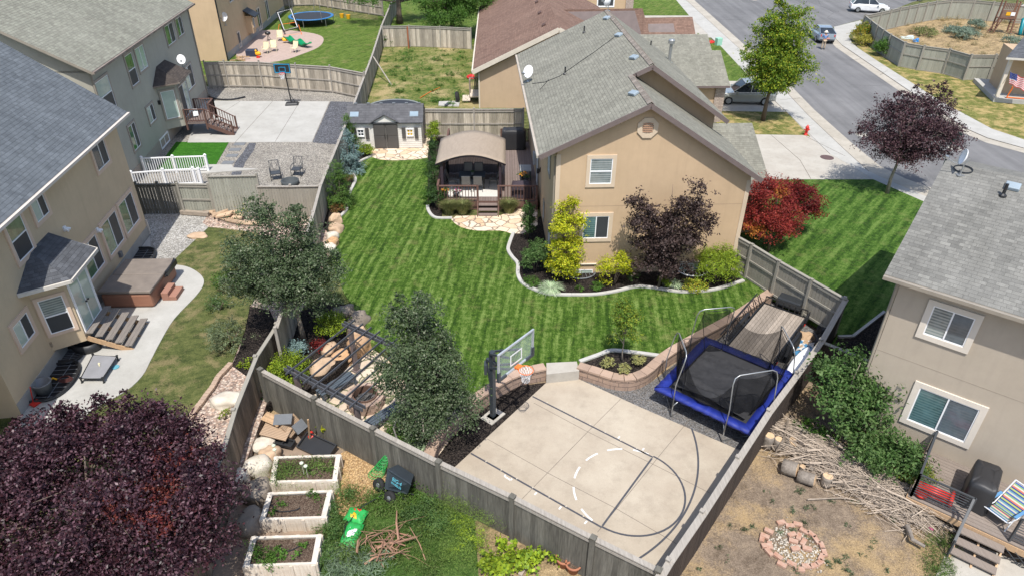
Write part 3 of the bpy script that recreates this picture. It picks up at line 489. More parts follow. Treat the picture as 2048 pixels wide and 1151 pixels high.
TAPE = M('dark_tape', (.07, .075, .085), (.05, .05, .06), ns=9, rough=.6); WTAPE = M('white_tape', (.72, .72, .70)); PALEJ = M('tape_gap', (.48, .43, .35))
for P in ([(1177.7, 860), (1040.6, 1000)], [(1241, 797), (1177.7, 860)], [(1400, 813), (1327, 900)], [(1327, 900), (1195, 1063)], [(974.6, 876.5), (1094, 943.8), (1231, 1015), (1353, 1086)], [(1067.7, 804.6), (1169, 859), (1360, 954), (1420, 985)]): line('court_joint', P, .014, JOINT, .0615)
line('court_marking', [(1065, 791.6), (1306, 913.3)], .06, TAPE); line('court_marking', [(941.6, 905.2), (1203, 1053)], .06, TAPE); line('court_marking', [(1304, 915), (1205, 1050)], .06, TAPE, .066)
fc = V((3.74, 14.8)); a0 = math.atan2((g(1306, 913.3)-g(1203, 1053)).y, (g(1306, 913.3)-g(1203, 1053)).x); fr_ = 1.745
line('court_marking', [fc+V((math.cos(a0-math.pi*k/28), math.sin(a0-math.pi*k/28)))*fr_ for k in range(29)], .06, TAPE, .067, px=False)
for s in range(6): line('court_marking', [fc+V((math.cos(a0+.1+(s*5.1+k)*.1), math.sin(a0+.1+(s*5.1+k)*.1)))*fr_ for k in range(4)], .06, WTAPE, px=False)
line('court_marking', [V((.47, 17.2))+V((math.cos(x), math.sin(x)))*5.86 for x in [R(3.3-k*2.2) for k in range(29)]], .06, TAPE, .0685, px=False)
for P in ([(1011, 948), (1009, 951), (1021, 959), (1024, 956)], [(1073.5, 983.5), (1069, 988)], [(1122.5, 1011.5), (1118, 1017)], [(1174, 1040.5), (1169, 1046)], [(1239.5, 871.5), (1236, 875)], [(1288, 895), (1285, 899)]): line('court_marking', P, .05, WTAPE, .0665)
for a, b in ((V((.83, 19.2)), V((4.75, 16.2))), (V((-1.32, 16.3)), V((2.73, 13.4)))):
    for k in range(1, 8): c = a.lerp(b, k/8); d = (b-a).normalized(); line('court_marking', [c-d*.02, c+d*.02], .064, PALEJ, .0705, px=False)
for P in ([(545, 203), (470, 285)], [(600, 203), (550, 284)], [(480, 203), (415, 245), (410, 250)]): line('slab_joint', P, .025, JOINT, .4325)
# street details
for P in ([(1476, 95), (1567, 178), (1615, 229), (1690, 300), (1738, 343)], [(1372, 0), (1476, 95)]): line('kerb_seam', P, .035, JOINT, .433)
for P in ([(1684, 90), (1806, 173), (1930, 256), (1976, 276), (2048, 296)], [(1422, 75), (1500, 156), (1573, 224), (1660, 308)]): line('kerb_seam', P, .03, JOINT, .433)
for P in ([(1540, 268), (1600, 320), (1622, 358)], [(1612, 273), (1690, 312)], [(1560, 200), (1600, 196)], [(1500, 130), (1462, 134)], [(1625, 250), (1600, 256)], [(1700, 120), (1722, 118)], [(1760, 150), (1776, 140)], [(1850, 205), (1868, 198)], [(1530, 160), (1518, 172)]): line('walk_joint', P, .02, JOINT, .435)
for P in ([(1636, 0), (1642, 12), (1668, 25), (1700, 18)], [(1500, 2), (1520, 14), (1545, 22)], [(1668, 25), (1655, 35), (1690, 60)], [(1440, 40), (1500, 38)], [(1470, 77), (1490, 76)], [(1700, 170), (1750, 171), (1780, 170)], [(1555, 55), (1575, 40)]): line('road_crack', P, .03, CRACK, .3945)
# ---------------------------------------------------------------- houses
class PL:
    def __init__(s, o, U_, N_): s.o = V((o[0], o[1], 0)); s.U = U_; s.N = N_
    def q(s, u, z, n=0): return s.o+s.U*u+s.N*n+V((0, 0, z))
    def box(s, mb, u0, u1, z0, z1, n0, n1, m=0):
        return mb.hexa([s.q(u0, z0, n1), s.q(u1, z0, n1), s.q(u1, z0, n0), s.q(u0, z0, n0), s.q(u0, z1, n1), s.q(u1, z1, n1), s.q(u1, z1, n0), s.q(u0, z1, n0)], m)
def front(fr, v=0): return PL(fr.p(0, v, 0), fr.u, -fr.v)
def window(par, pl, u0, u1, z0, z1, trim, g1=None, g2=None, tw=.13, kind='slide', name='window', th=.05, sash=None):
    mb = MB(); e = th
    if tw:
        pl.box(mb, u0, u1, z1-tw, z1, 0, e); pl.box(mb, u0, u1, z0, z0+tw, 0, e); pl.box(mb, u0, u0+tw, z0+tw, z1-tw, 0, e); pl.box(mb, u1-tw, u1, z0+tw, z1-tw, 0, e)
    else: pl.box(mb, u0, u1, z0, z1, .002, .012)
    w = mb.build(name, trim, par); a, b, c, d = u0+tw, u1-tw, z0+tw, z1-tw; s = .035; mb = MB()
    pl.box(mb, a, b, d-s, d, 0, .035); pl.box(mb, a, b, c, c+s, 0, .035); pl.box(mb, a, a+s, c+s, d-s, 0, .035); pl.box(mb, b-s, b, c+s, d-s, 0, .035)
    if kind == 'slide': k = (a+b)/2; pl.box(mb, k-.022, k+.022, c+s, d-s, 0, .04); P = [(a+s, k-.022, c+s, d-s), (k+.022, b-s, c+s, d-s)]
    elif kind == 'hung': k = (c+d)/2; pl.box(mb, a+s, b-s, k-.022, k+.022, 0, .04); P = [(a+s, b-s, k+.022, d-s), (a+s, b-s, c+s, k-.022)]
    elif kind == 'grid':
        P = [(a+s, b-s, c+s, d-s)]; k = (a+b)/2; pl.box(mb, k-.02, k+.02, c+s, d-s, .012, .04); k = (c+d)/2; pl.box(mb, a+s, b-s, k-.02, k+.02, .014, .038)
    else: P = [(a+s, b-s, c+s, d-s)]
    mb.build('sash', sash or WHITE, w)
    for i, (x0, x1, y0, y1) in enumerate(P):
        mb = MB(); pl.box(mb, x0, x1, y0, y1, .004, .016); mb.build('pane', (g1, g2)[i] or GLASS, w)
    return w
def walls(par, pts, z0, z1, mat, name='wall'): mb = MB(); mb.prism(pts, z0, z1); return mb.build(name, mat, par)
def gwall(par, pl, pts, th, mat, name='wall'):
    mb = MB(); mb.poly([pl.q(u, z, 0) for u, z in pts], th, pl.N); return mb.build(name, mat, par)
def roof(par, pts, mat, fm, th=.16, name='roof'): mb = MB(); mb.slab(pts, th, 0, 1); return mb.build(name, [mat, fm], par)
def gutter(par, a, b, mat, out, name='gutter'):
    mb = MB(); o = V(out).normalized()*.06; mb.beam(V(a)+o-Z*.07, V(b)+o-Z*.07, .11, .11); return mb.build(name, mat, par)
def spout(par, a, b, mat=FASCW): mb = MB(); mb.beam(a, b, .08, .06, upv=V((0, 1, 0))); return mb.build('downspout', mat, par)
def vent(p, nrm_mat, up_=V((0, 0, 1)), u_=V((1, 0, 0)), w_=.42, h=.3, n='roof_vent', par=None):
    v_ = up_.cross(u_); mb = MB(); c = V(p)
    P = [c-u_*w_/2-v_*h/2, c+u_*w_/2-v_*h/2, c+u_*w_/2+v_*h/2, c-u_*w_/2+v_*h/2]; mb.hexa(P+[x+up_*.13 for x in P]); return mb.build(n, nrm_mat, par, bev=.03)
def pipe(p, h, r, mat, par, n='vent_pipe'):
    mb = MB(); mb.lathe(V(p), [(r*2.4, -.03), (r*2.2, .04), (r, .09), (r, h), (r*.8, h)], 10); return mb.build(n, mat, par)
def dish(base, label, aim=V((-.45, -.75, .45)), s=.42, mast=.55, group=None):
    t = thing('satellite_dish', label, 'satellite dish', base, group); b = V(base); c = b+Z*mast; ax = aim.normalized().to_track_quat('Z', 'Y').to_matrix()
    mb = MB(); mb.tube([b-Z*.05, b+Z*mast*.6, c-aim.normalized()*.12], .025, 7); mb.beam(b-V((.12, 0, -.0)), b+V((.12, 0, .0)), .2, .03); mb.build('mast', GALV, t)
    mb = MB(); mb.lathe(c, [(.01, .0), (s*.45, .025), (s*.8, .07), (s, .11), (s, .125), (s*.8, .085), (s*.4, .035)], 24, sx=.86, ax=ax); mb.build('reflector', WHITE, t, True)
    mb = MB(); e = c+ax @ V((0, -s*.55, .55)); mb.tube([c+ax @ V((0, -s, .08)), c+ax @ V((0, -s*.9, .3)), e], .014, 6); mb.beam(e-ax @ V((.08, 0, 0)), e+ax @ V((.08, 0, 0)), .09, .09); mb.build('feed_arm', GALV, t); return t
# ---- main house
mh = thing('house', 'tan stucco house with olive grey shingle roof and octagonal gable vent in the middle', 'house', (1.87, 27.28, .4))
fm = Fr((1.87, 27.28), 3); s1 = .4795
W1 = 8.54; ftp = [(0, .3), (W1, .3), (W1, 5.08), (3.66, 8.2), (0, 6.45)]
mb = MB(); pl = front(fm)
def prismuv(mb, fr, prof, v0, v1, m=0):      # profile in (u,z) run from v0 to v1
    n = len(prof); A = [fr.p(u, v0, z) for u, z in prof]; B = [fr.p(u, v1, z) for u, z in prof]
    return mb.add(A+B, [tuple(range(n)), tuple(range(2*n-1, n-1, -1))]+[(j, n+j, n+(j+1) % n, (j+1) % n) for j in range(n)], m)
prismuv(mb, fm, [(0, .3), (W1, .3), (W1, 5.2), (3.66, 8.33), (0, 6.62)], 0, 4.6); prismuv(mb, fm, [(.01, .3), (8.1, .3), (8.1, 6.45), (4.6, 8.76), (.01, 6.6)], 4.55, 16.1)
mb.box(fm, 7.9, 11, 3.7, 11.4, .3, 3.0); mb.box(fm, 7.9, 14.3, 20.9, 27, .3, 3.2); mb.box(fm, 3, 9, 15.9, 27, .3, 3.2); mb.build('wall', ST_MAIN, mh)
for a, b, c in ((-.03, .16, 6.3), (W1-.16, W1+.03, 5.0)): mb = MB(); front(fm).box(mb, a, b, .4, c, 0, .03); mb.build('corner_trim', ST_TRIM, mh)
def P_(u, v, z): return fm.p(u, v, z)
RZ = lambda u: 8.56+(u-3.66)*s1
roof(mh, [P_(-.8, -.4, RZ(-.8)), P_(3.66, -.4, 8.56), P_(3.66, 3.75, 8.56), P_(4.6, 3.75, RZ(4.6)), P_(4.6, 16.4, RZ(4.6)), P_(-.8, 16.4, RZ(-.8))], SH_MAIN, FASC)
s2 = .639; roof(mh, [P_(3.66, -.4, 8.56), P_(8.87, -.4, 8.56-5.21*s2), P_(8.87, 4.4, 8.56-5.21*s2), P_(3.66, 4.4, 8.56)], SH_MAIN, FASC)
s3 = .665; z2 = RZ(4.6); roof(mh, [P_(4.6, 3.75, z2), P_(8.5, 3.75, z2-3.9*s3), P_(8.5, 16.4, z2-3.9*s3), P_(4.6, 16.4, z2)], SH_MAIN, FASC)
roof(mh, [P_(8.0, 3.2, 2.9), P_(11.2, 3.2, 2.9), P_(11.2, 7.4, 5.0), P_(7.2, 7.4, 5.0)], SH_MAIN, FASC); roof(mh, [P_(8.0, 11.6, 2.9), P_(11.2, 11.6, 2.9), P_(11.2, 7.4, 5.0), P_(7.2, 7.4, 5.0)], SH_MAIN, FASC)
mb = MB(); pq = PL(P_(11, 0, 0), fm.v, fm.u); mb.poly([pq.q(3.7, 3, 0), pq.q(11.1, 3, 0), pq.q(7.4, 4.8, 0)], .15, fm.u); mb.build('garage_gable', ST_MAIN, mh)
gz = lambda v: 3.2+(v-20.4)*.5
roof(mh, [P_(7.2, 20.4, 3.2), P_(14.55, 20.4, 3.2), P_(14.6, 23.7, gz(23.7)), P_(13.95, 23.7, gz(23.7)), P_(13.95, 25.3, gz(25.3)), P_(4, 25.3, gz(25.3)), P_(4, 20.4, 3.2)], SH_MAIN, FASC)
roof(mh, [P_(4, 25.3, gz(25.3)), P_(13.95, 25.3, gz(25.3)), P_(13.95, 30, gz(20.6)), P_(4, 30, gz(20.6))], SH_MAIN, FASC)
mb = MB(); mb.box(fm, 13.7, 14.42, 20.8, 21.5, .3, 3.0); mb.build('stone_pier', STONEV, mh)
mb = MB(); mb.box(fm, 14.3, 14.36, 21.6, 26.5, .45, 2.7); mb.build('garage_door', M('garage_door', (.45, .38, .3)), mh)
# rake boards proud of the gables
def rake(par, fr, a, b, v, mat, h=.2, w_=.05):
    mb = MB(); A = fr.p(a[0], v, a[1]-.1); B = fr.p(b[0], v, b[1]-.1); mb.beam(A, B, w_, h, upv=Z); mb.build('rake_board', mat, par)
for a, b, v in (((-.8, RZ(-.8)), (3.66, 8.56), -.43), ((3.66, 8.56), (8.87, 8.56-5.21*s2), -.43), ((3.9, RZ(3.9)), (4.6, z2), 3.72), ((4.6, z2), (8.5, z2-3.9*s3), 3.72)): rake(mh, fm, a, b, v, FASC)
gutter(mh, P_(-.8, -.4, RZ(-.8)), P_(-.8, 16.4, RZ(-.8)), M('gutter_beige', (.42, .37, .31)), -fm.u)
# ridge caps
def caps(par, fr, u, z, v0, v1, mat, n=None, dz=.03):
    mb = MB(); n = int((v1-v0)/.28)
    for i in range(n):
        a = v0+i*(v1-v0)/n; mb.slab([fr.p(u-.16, a, z-.05+dz), fr.p(u, a, z+.04+dz), fr.p(u, a+.3, z+.02+dz), fr.p(u-.16, a+.3, z-.07+dz)], .02, 0, 0); mb.slab([fr.p(u+.16, a, z-.07+dz), fr.p(u, a, z+.04+dz), fr.p(u, a+.3, z+.02+dz), fr.p(u+.16, a+.3, z-.09+dz)], .02, 0, 0)
    mb.build('ridge_cap', mat, par)
CAPM = M('ridge_cap_shingle', (.25, .215, .18), (.19, .165, .14), isl=.22); caps(mh, fm, 3.66, 8.56, -.4, 3.75, CAPM); caps(mh, fm, 4.6, z2, 3.8, 16.3, CAPM)
pf = front(fm)
window(mh, pf, 1.27, 2.55, 4.78, 6.25, ST_TRIM, GLW, GLW, .16, 'hung'); window(mh, pf, 1.13, 2.62, 2.1, 3.55, ST_TRIM, GLB, SCREEN, .17, 'slide')
mb = MB(); c = pf.q(3.72, 7.42); ax = (-fm.v).to_track_quat('Z', 'Y').to_matrix(); mb.lathe(c, [(.47, 0), (.47, .06), (.26, .06), (.26, .02)], 8, ax=ax @ Matrix.Rotation(R(22.5), 3, 'Z')); gv = mb.build('gable_vent', ST_TRIM, mh)
mb = MB()
for k in range(5): pf.box(mb, 3.72-.21, 3.72+.21, 7.24+k*.085, 7.285+k*.085, .03, .075)
mb.build('louvre', M('louvre', (.42, .25, .16)), gv)
mb = MB(); pf.box(mb, .02, W1-.02, 3.86, 3.875, 0, .004); mb.build('stucco_joint', M('sj', (.33, .24, .16)), mh)
window(mh, pf, .72, 1.9, .25, .62, CREAM, GLP, GLP, 0, 'slide', 'basement_window'); window(mh, pf, 6.0, 7.3, .22, .85, CREAM, GLP, GLP, 0, 'slide', 'basement_window')
for x in (1.3, 6.65):
    mb = MB(); pf.box(mb, x-.75, x+.75, .92, .95, 0, .08); mb.build('window_head', CREAM, mh)
    mb = MB(); mb.tube([pf.q(x+math.cos(a)*.72, .52, .02+math.sin(a)*.62) for a in [math.pi*k/10 for k in range(11)]], .03, 6)
    for k in range(8): mb.beam(pf.q(x-.65+k*.18, .49, .03), pf.q(x-.65+k*.18, .49, .5 if 0 < k < 7 else .2), .02, .02)
    mb.build('window_well', WHITE if x > 3 else GREYP, mh)
mb = MB(); c = pf.q(7.95, .4); pf.box(mb, 7.98, W1+.06, .4, 1.35, 0, .09); mb.build('stone_veneer', STONEV, mh)
# left side wall (faces west): door, lamp, meters, window
ps = PL(fm.p(0, 0, 0), fm.v, -fm.u)
window(mh, ps, 8.2, 9.4, 1.0, 3.1, FASCT, SCREEN, GLASS, .1, 'slide', 'patio_door'); window(mh, ps, 2.2, 3.3, 4.2, 5.7, FASCT, GLASS, GLASS, .12, 'slide'); window(mh, ps, 1.0, 2.1, .9, 2.1, FASCT, GLASS, GLASS, .1, 'slide'); window(mh, ps, 4.3, 4.9, .9, 2.0, FASCT, GLASS, GLASS, .1, 'fixed')
for u, z in ((7.2, 2.6), (.5, 2.6)):
    mb = MB(); ps.box(mb, u-.06, u+.06, z-.12, z+.12, 0, .05); ps.box(mb, u-.07, u+.07, z-.2, z+.05, .06, .2); mb.build('wall_lamp', BLK, mh)
mb = MB(); pf.box(mb, .1, .22, 3.6, 3.68, 0, .3); pf.box(mb, .08, .24, 3.35, 3.6, .12, .28); mb.build('wall_lamp', BLK, mh)
mb = MB(); ps.box(mb, 10.3, 10.6, 1.6, 2.3, 0, .14); ps.box(mb, 10.8, 11.0, 1.7, 2.2, 0, .12); mb.build('meter_box', M('meter', (.45, .46, .45)), mh)
spout(mh, ps.q(.25, 6.1, .05), ps.q(.25, .5, .05), FASCT)
ulp = V((math.cos(R(3)), math.sin(R(3)), 0)); upn = (Z-fm.u*s1).normalized(); ualong = fm.v
def onL(x, y):                                # a spot on the west roof slope
    d = fw*F + r2*(x-1024) - u2*(y-575.5); o = P_(3.66, 0, 8.56); t = (o-V((0, 0, CAMH))).dot(upn)/d.dot(upn); return V((0, 0, CAMH))+d*t
RV = M('roof_vent_blue_grey', (.30, .36, .40), rough=.4)
for x, y in ((1214, 38), (1238, 72), (1269, 117), (1268, 189)): vent(onL(x, y), RV, upn, (ualong*.75+(fm.u+Z*s1).normalized()*-.3).normalized(), .5, .28, par=mh)
for x, y in ((1130, 149), (1168, 66)): pipe(onL(x, y), .38, .04, BLK, mh)
pipe(P_(7.1, 14.6, 7.2), .4, .04, BLK, mh); pipe(P_(8.0, 13.4, 6.6), 1.1, .09, GALV, mh, 'flue_pipe')
mb = MB(); mb.lathe(P_(8.0, 13.4, 7.7), [(.1, 0), (.19, .02), (.19, .2), (.12, .26)], 14); mb.build('flue_cap', GALV, mh)
mb = MB(); pts = [onL(x, y)+upn*.02 for x, y in ((1065, 168), (1090, 165), (1120, 153), (1155, 128), (1190, 104), (1228, 76))]; mb.tube(pts, .014, 5); mb.tube([onL(1098, 160)+upn*.02, onL(1080, 180)+upn*.02], .012, 5); mb.build('roof_cable', BLK, mh)
dish(onL(1058, 163), 'white satellite dish on the lower left edge of the olive grey roof', V((-.5, -.75, .4)), .34, .5); dish(onL(1216, 22), 'small white satellite dish seen edge on at the far peak of the olive grey roof', V((-.5, .8, .3)), .28, .45)
# ---- house A: near left, beige with blue grey roof
ha = thing('house', 'beige stucco house with blue grey roof beside the hot tub patio', 'house', (-16.98, 17.54, .4)); fa = Fr((-16.98, 17.54), 96.7)
mb = MB(); U0, U1 = -6, 13.39
walls(ha, [fa.p(u, v, 0) for u, v in ((.0, 0), (U1, 0), (U1, 9), (0, 9))], .3, 6.6, ST_A)
mb.prism([fa.p(u, v, 0) for u, v in ((-7, .9), (0, .9), (0, 9), (-7, 9))], .3, 6.5); mb.build('wall', M('stucco_cream_end', (.62, .52, .36)), ha)
mb = MB(); pa = front(fa); pa.box(mb, 0, U1, .3, .95, 0, .02); mb.build('foundation', FND, ha)
sA = .75; zr = 6.65
roof(ha, [fa.p(-7.4, -.5, zr), fa.p(13.85, -.5, zr), fa.p(13.85, 4.4, zr+4.9*sA), fa.p(-7.4, 4.4, zr+4.9*sA)], SH_BLUE, FASCW); roof(ha, [fa.p(-7.4, 9.4, zr), fa.p(13.85, 9.4, zr), fa.p(13.85, 4.4, zr+4.9*sA), fa.p(-7.4, 4.4, zr+4.9*sA)], SH_BLUE, FASCW)
pq = PL(fa.p(U1, 0, 0), fa.v, fa.u); gwall(ha, pq, [(0, 6.55), (9, 6.55), (4.5, 6.55+3.3)], .2, ST_A, 'gable_wall'); gutter(ha, fa.p(-7.4, -.5, zr), fa.p(13.85, -.5, zr), M('gutter_cream', (.62, .55, .48), rough=.5), -fa.v)
window(ha, pa, 3.0, 4.35, 4.6, 6.42, ST_ATR, GLG, SCREEN, .15, 'hung'); window(ha, pa, 4.83, 6.06, 5.22, 6.38, ST_ATR, GLP, SCREEN, .14, 'slide'); window(ha, pa, 10.3, 11.9, 4.95, 6.3, ST_ATR, GLASS, SCREEN, .15, 'slide')
window(ha, pa, 8.9, 10.85, 1.48, 3.28, ST_ATR, GLG, SCREEN, .16, 'slide'); window(ha, pa, 10.95, 12.92, 1.48, 3.28, ST_ATR, GLG, SCREEN, .16, 'slide'); window(ha, pa, 6.75, 8.55, 1.55, 3.25, ST_ATR, GLG, SCREEN, .15, 'slide'); window(ha, pa, 1.24, 2.52, 2.14, 3.34, ST_ATR, GLP, SCREEN, .15, 'slide')
for u, z in ((6.45, 4.37), (8.72, 3.12)):
    mb = MB(); pa.box(mb, u-.08, u+.08, z-.1, z+.1, 0, .06); mb.tube([pa.q(u-.05, z, .05), pa.q(u-.09, z-.06, .2)], .05, 8); mb.tube([pa.q(u+.05, z, .05), pa.q(u+.09, z-.06, .2)], .05, 8); mb.build('security_light', WHITE, ha)
mb = MB(); pa.box(mb, 2.85, 2.97, 1.25, 1.45, 0, .06); mb.build('outlet_box', M('tan_plastic', (.35, .28, .2)), ha)
mb = MB(); pa.box(mb, 9.75, 9.95, 1.15, 1.4, 0, .12); mb.build('outlet_box', GREYP, ha); spout(ha, pa.q(13.34, .5, .05), pa.q(13.34, 1.3, .05), FASCW)
# bay with french door
BY = 1.0; bz = 1.05; bp_ = [(3.2, 0), (3.55, -BY), (5.15, -BY), (5.75, 0)]; A1 = [(3.05, .0), (3.5, -BY), (5.2, -BY), (5.9, .0)]
mb = MB(); mb.prism([fa.p(u, v, 0) for u, v in ((2.85, .05), (3.45, -BY), (5.12, -BY), (5.75, .05))], bz, 3.8); bay = mb.build('bay', ST_A, ha)
mb = MB(); e = [(2.35, .0), (3.15, -1.45), (5.5, -1.45), (6.35, .0)]; top = [(3.9, .0, 4.75), (5.4, .0, 4.75)]
E_ = [fa.p(u, v, 3.95) for u, v in e]; T_ = [fa.p(u, v, z) for u, v, z in top]
for q in ([E_[0], E_[1], T_[0]], [E_[1], E_[2], T_[1], T_[0]], [E_[2], E_[3], T_[1]]): mb.slab(q, .1, 0, 1)
mb.build('bay_roof', [SH_DARK, FASCW], ha)
mb = MB()
for i in range(3): mb.beam(E_[i]-Z*.08, E_[i+1]-Z*.08, .1, .13)
mb.build('bay_gutter', FASCW, ha)
pd = PL(fa.p(0, -BY, 0), fa.u, -fa.v); dr = window(ha, pd, 3.52, 5.08, 1.3, 3.6, WHITE, GLP, GLP, .07, 'slide', 'french_door')
mb = MB()
for u in (4.22, 4.38): mb.lathe(pd.q(u, 2.35, .08), [(.03, -.03), (.045, 0), (.03, .03)], 8)
mb.build('door_knob', BLK, dr)
q0, q1 = fa.p(2.85, .05, 0), fa.p(3.45, -BY, 0); d = (q1-q0).normalized(); window(ha, PL(q0, d, V((d.y, -d.x, 0))), .1, 1.12, 1.65, 3.35, ST_ATR, GLW, SCREEN, .12, 'hung', 'bay_window')
# ---- house B: second on the left, grey green with taupe roof
hb = thing('house', 'grey green stucco house with taupe shingle roof behind the blue grey roof', 'house', (-25, 54, .4)); b0 = V((-23.47, 39.17, 0))+V((math.cos(R(93.6)), math.sin(R(93.6)), 0))*15; fb = Fr(b0, 97)
walls(hb, [fb.p(u, v, 0) for u, v in ((-18.3, 0), (0, 0), (0, 12), (-18.3, 12))], .3, 7.3, ST_B); zb = 7.35
roof(hb, [fb.p(-18.8, -.4, zb), fb.p(.4, -.4, zb), fb.p(.4, 6, zb+6.4*.58), fb.p(-18.8, 6, zb+6.4*.58)], SH_GREEN, FASCT); roof(hb, [fb.p(-18.8, 12.4, zb), fb.p(.4, 12.4, zb), fb.p(.4, 6, zb+6.4*.58), fb.p(-18.8, 6, zb+6.4*.58)], SH_GREEN, FASCT)
pb = front(fb); gwall(hb, PL(fb.p(-18.3, 0, 0), fb.v, -fb.u), [(0, 7.2), (12, 7.2), (6, 10.6)], .2, ST_B, 'gable_wall'); gutter(hb, fb.p(-18.8, -.4, zb), fb.p(.4, -.4, zb), RUST, -fb.v); spout(hb, pb.q(-.1, .5, .05), pb.q(-.1, 7.1, .05), FASCT); spout(hb, fb.p(-18.35, -.1, .5), fb.p(-18.35, -.1, 7.1), FASCT)
mb = MB(); pb.box(mb, -18.3, 0, .3, 1.1, 0, .02); mb.build('foundation', ST_BTR, hb)
window(hb, pb, -13.6, -12.2, 4.95, 6.95, ST_BTR, GLG, SCREEN, .13, 'hung'); window(hb, pb, -11.9, -10.2, 5.35, 6.95, ST_BTR, GLP, GLP, .13, 'slide'); window(hb, pb, -6.0, -4.0, 5.55, 7.05, ST_BTR, GLG, SCREEN, .13, 'slide'); window(hb, pb, -3.5, -1.9, 5.6, 7.05, ST_BTR, GLG, SCREEN, .13, 'slide')
window(hb, pb, -4.4, -2.2, 1.95, 3.75, ST_BTR, GLP, SCREEN, .13, 'slide'); window(hb, pb, -12.6, -11.2, 2.3, 3.55, ST_BTR, GLP, SCREEN, .12, 'slide'); window(hb, pb, -18.2, -16.2, 4.7, 6.7, ST_BTR, GLP, SCREEN, .13, 'hung'); window(hb, pb, -15.9, -14.6, 1.8, 3.5, ST_BTR, GLG, SCREEN, .12, 'slide'); window(hb, pb, -11.8, -10.1, .48, 1.15, WHITE, GLASS, GLASS, .06, 'slide', 'basement_window')
window(hb, PL(fb.p(-18.3, 0, 0), fb.v, -fb.u), 2.4, 3.8, 5.0, 6.6, CREAM, GLASS, GLASS, .12, 'hung')
mb = MB(); mb.prism([fb.p(u, v, 0) for u, v in ((-10.0, .05), (-9.2, -1), (-7.1, -1), (-6.1, .05))], 1.2, 4.2); mb.build('bay', ST_B, hb)
e = [(-10.5, 0), (-9.5, -1.4), (-6.8, -1.4), (-5.7, 0)]; E_ = [fb.p(u, v, 4.2) for u, v in e]; T_ = [fb.p(-9.0, 0, 5.1), fb.p(-7.2, 0, 5.1)]; mb = MB()
for q in ([E_[0], E_[1], T_[0]], [E_[1], E_[2], T_[1], T_[0]], [E_[2], E_[3], T_[1]]): mb.slab(q, .1, 0, 1)
mb.build('bay_roof', [shingles('shingles_bay_brown', (.09, .075, .065), (.065, .055, .05)), RUST], hb)
q0, q1 = fb.p(-10.0, .05, 0), fb.p(-9.2, -1, 0); d = (q1-q0).normalized(); window(hb, PL(q0, d, V((d.y, -d.x, 0))), .1, 1.2, 1.75, 3.8, ST_BTR, GLP, GLP, .12, 'fixed', 'bay_window')
pd = PL(fb.p(0, -1, 0), fb.u, -fb.v); window(hb, pd, -9.1, -7.2, 1.55, 3.8, ST_BTR, SCREEN, GLP, .1, 'slide', 'patio_door')
mb = MB(); pb.box(mb, -10.35, -10.2, 3.0, 3.25, 0, .15); mb.build('wall_lamp', BLK, hb); dish(fb.p(-6.7, -.9, 4.45), 'white satellite dish on the brown bay roof of the grey green house', V((.35, -.8, .35)), .32, .5)
pipe(fb.p(-10.4, 4.0, zb+4.4*.58), .5, .06, DGREY, hb)
# ---- house C: peach, at the top
hc = thing('house', 'peach stucco house with dark door awning behind the grey fence at the top left', 'house', (-26.8, 65.3, .4)); fc_ = Fr((-26.81, 65.26), 93)
cpts = [g(405, 122), g(455, 122)]; c1 = V((cpts[1].x, cpts[1].y, 0)); fc_ = Fr(c1, 93.5)
walls(hc, [c1, fc_.p(24, 0, 0), fc_.p(24, 10, 0), fc_.p(0, 10, 0)], .3, 7.2, ST_C)
roof(hc, [fc_.p(-.5, -.5, 7.3), fc_.p(24.5, -.5, 7.3), fc_.p(24.5, 5, 9.6), fc_.p(-.5, 5, 9.6)], SH_BROWN, FASC); roof(hc, [fc_.p(-.5, 10.5, 7.3), fc_.p(24.5, 10.5, 7.3), fc_.p(24.5, 5, 9.6), fc_.p(-.5, 5, 9.6)], SH_BROWN, FASC)
pc = front(fc_); mb = MB(); mb.beam(pc.q(.02, .4, .04), pc.q(.02, 7.1, .04), .1, .1, upv=V((0, 1, 0))); mb.build('downspout', BLK, hc)
mb = MB(); pc.box(mb, 0, 24, .3, 1.0, 0, .02); mb.build('foundation', FND, hc)
def oc(q, z=None):                            # (u, z) on the east wall of house C for a bearing
    d = fw*F + r2*(q[0]-1024) - u2*(q[1]-575.5); o = fc_.p(0, 0, 0); n = fc_.v; t = (o-V((0, 0, CAMH))).dot(n)/d.dot(n); P3 = V((0, 0, CAMH))+d*t; return ((P3-o).dot(fc_.u), P3.z)
for nm, q, a in (('door', [(472, 65), (487, 108)], SCREEN), ('window', [(510, 18), (527, 66)], GLASS), ('window', [(527, 2), (540, 38)], GLASS), ('window', [(455, -10), (467, 3)], GLASS)):
    (ua, za), (ub, zb_) = oc(q[0]), oc(q[1]); ua, ub = min(ua, ub), max(ua, ub)
    ub = max(ub, ua+(1.5 if nm == 'window' else 1.0))
    window(hc, pc, ua, ub, max(min(za, zb_), .5), max(za, zb_), ST_TRIM, a, SCREEN, .1, 'slide' if nm == 'window' else 'fixed', nm)
ua, za = oc((490, 20)); mb = MB(); mb.slab([pc.q(ua-.9, za+.1, 0), pc.q(ua+.9, za+.1, 0), pc.q(ua+.9, za-.5, 1.1), pc.q(ua-.9, za-.5, 1.1)], .1, 0, 0); mb.build('awning', BLK, hc)
mb = MB(); pc.box(mb, ua-.5, ua+.5, za-2.2, za-.5, 0, .6); mb.build('bump_out', ST_C, hc); window(hc, PL(pc.q(0, 0, .6), fc_.u, -fc_.v), ua-.35, ua+.35, za-1.7, za-.7, ST_TRIM, GLASS, GLASS, .07, 'slide')
ua, za = oc((446, 42)); dish(pc.q(ua+.1, za-.4, .15), 'white satellite dish on the wall beside the black awning', V((-.1, -.85, .4)), .42, .7)
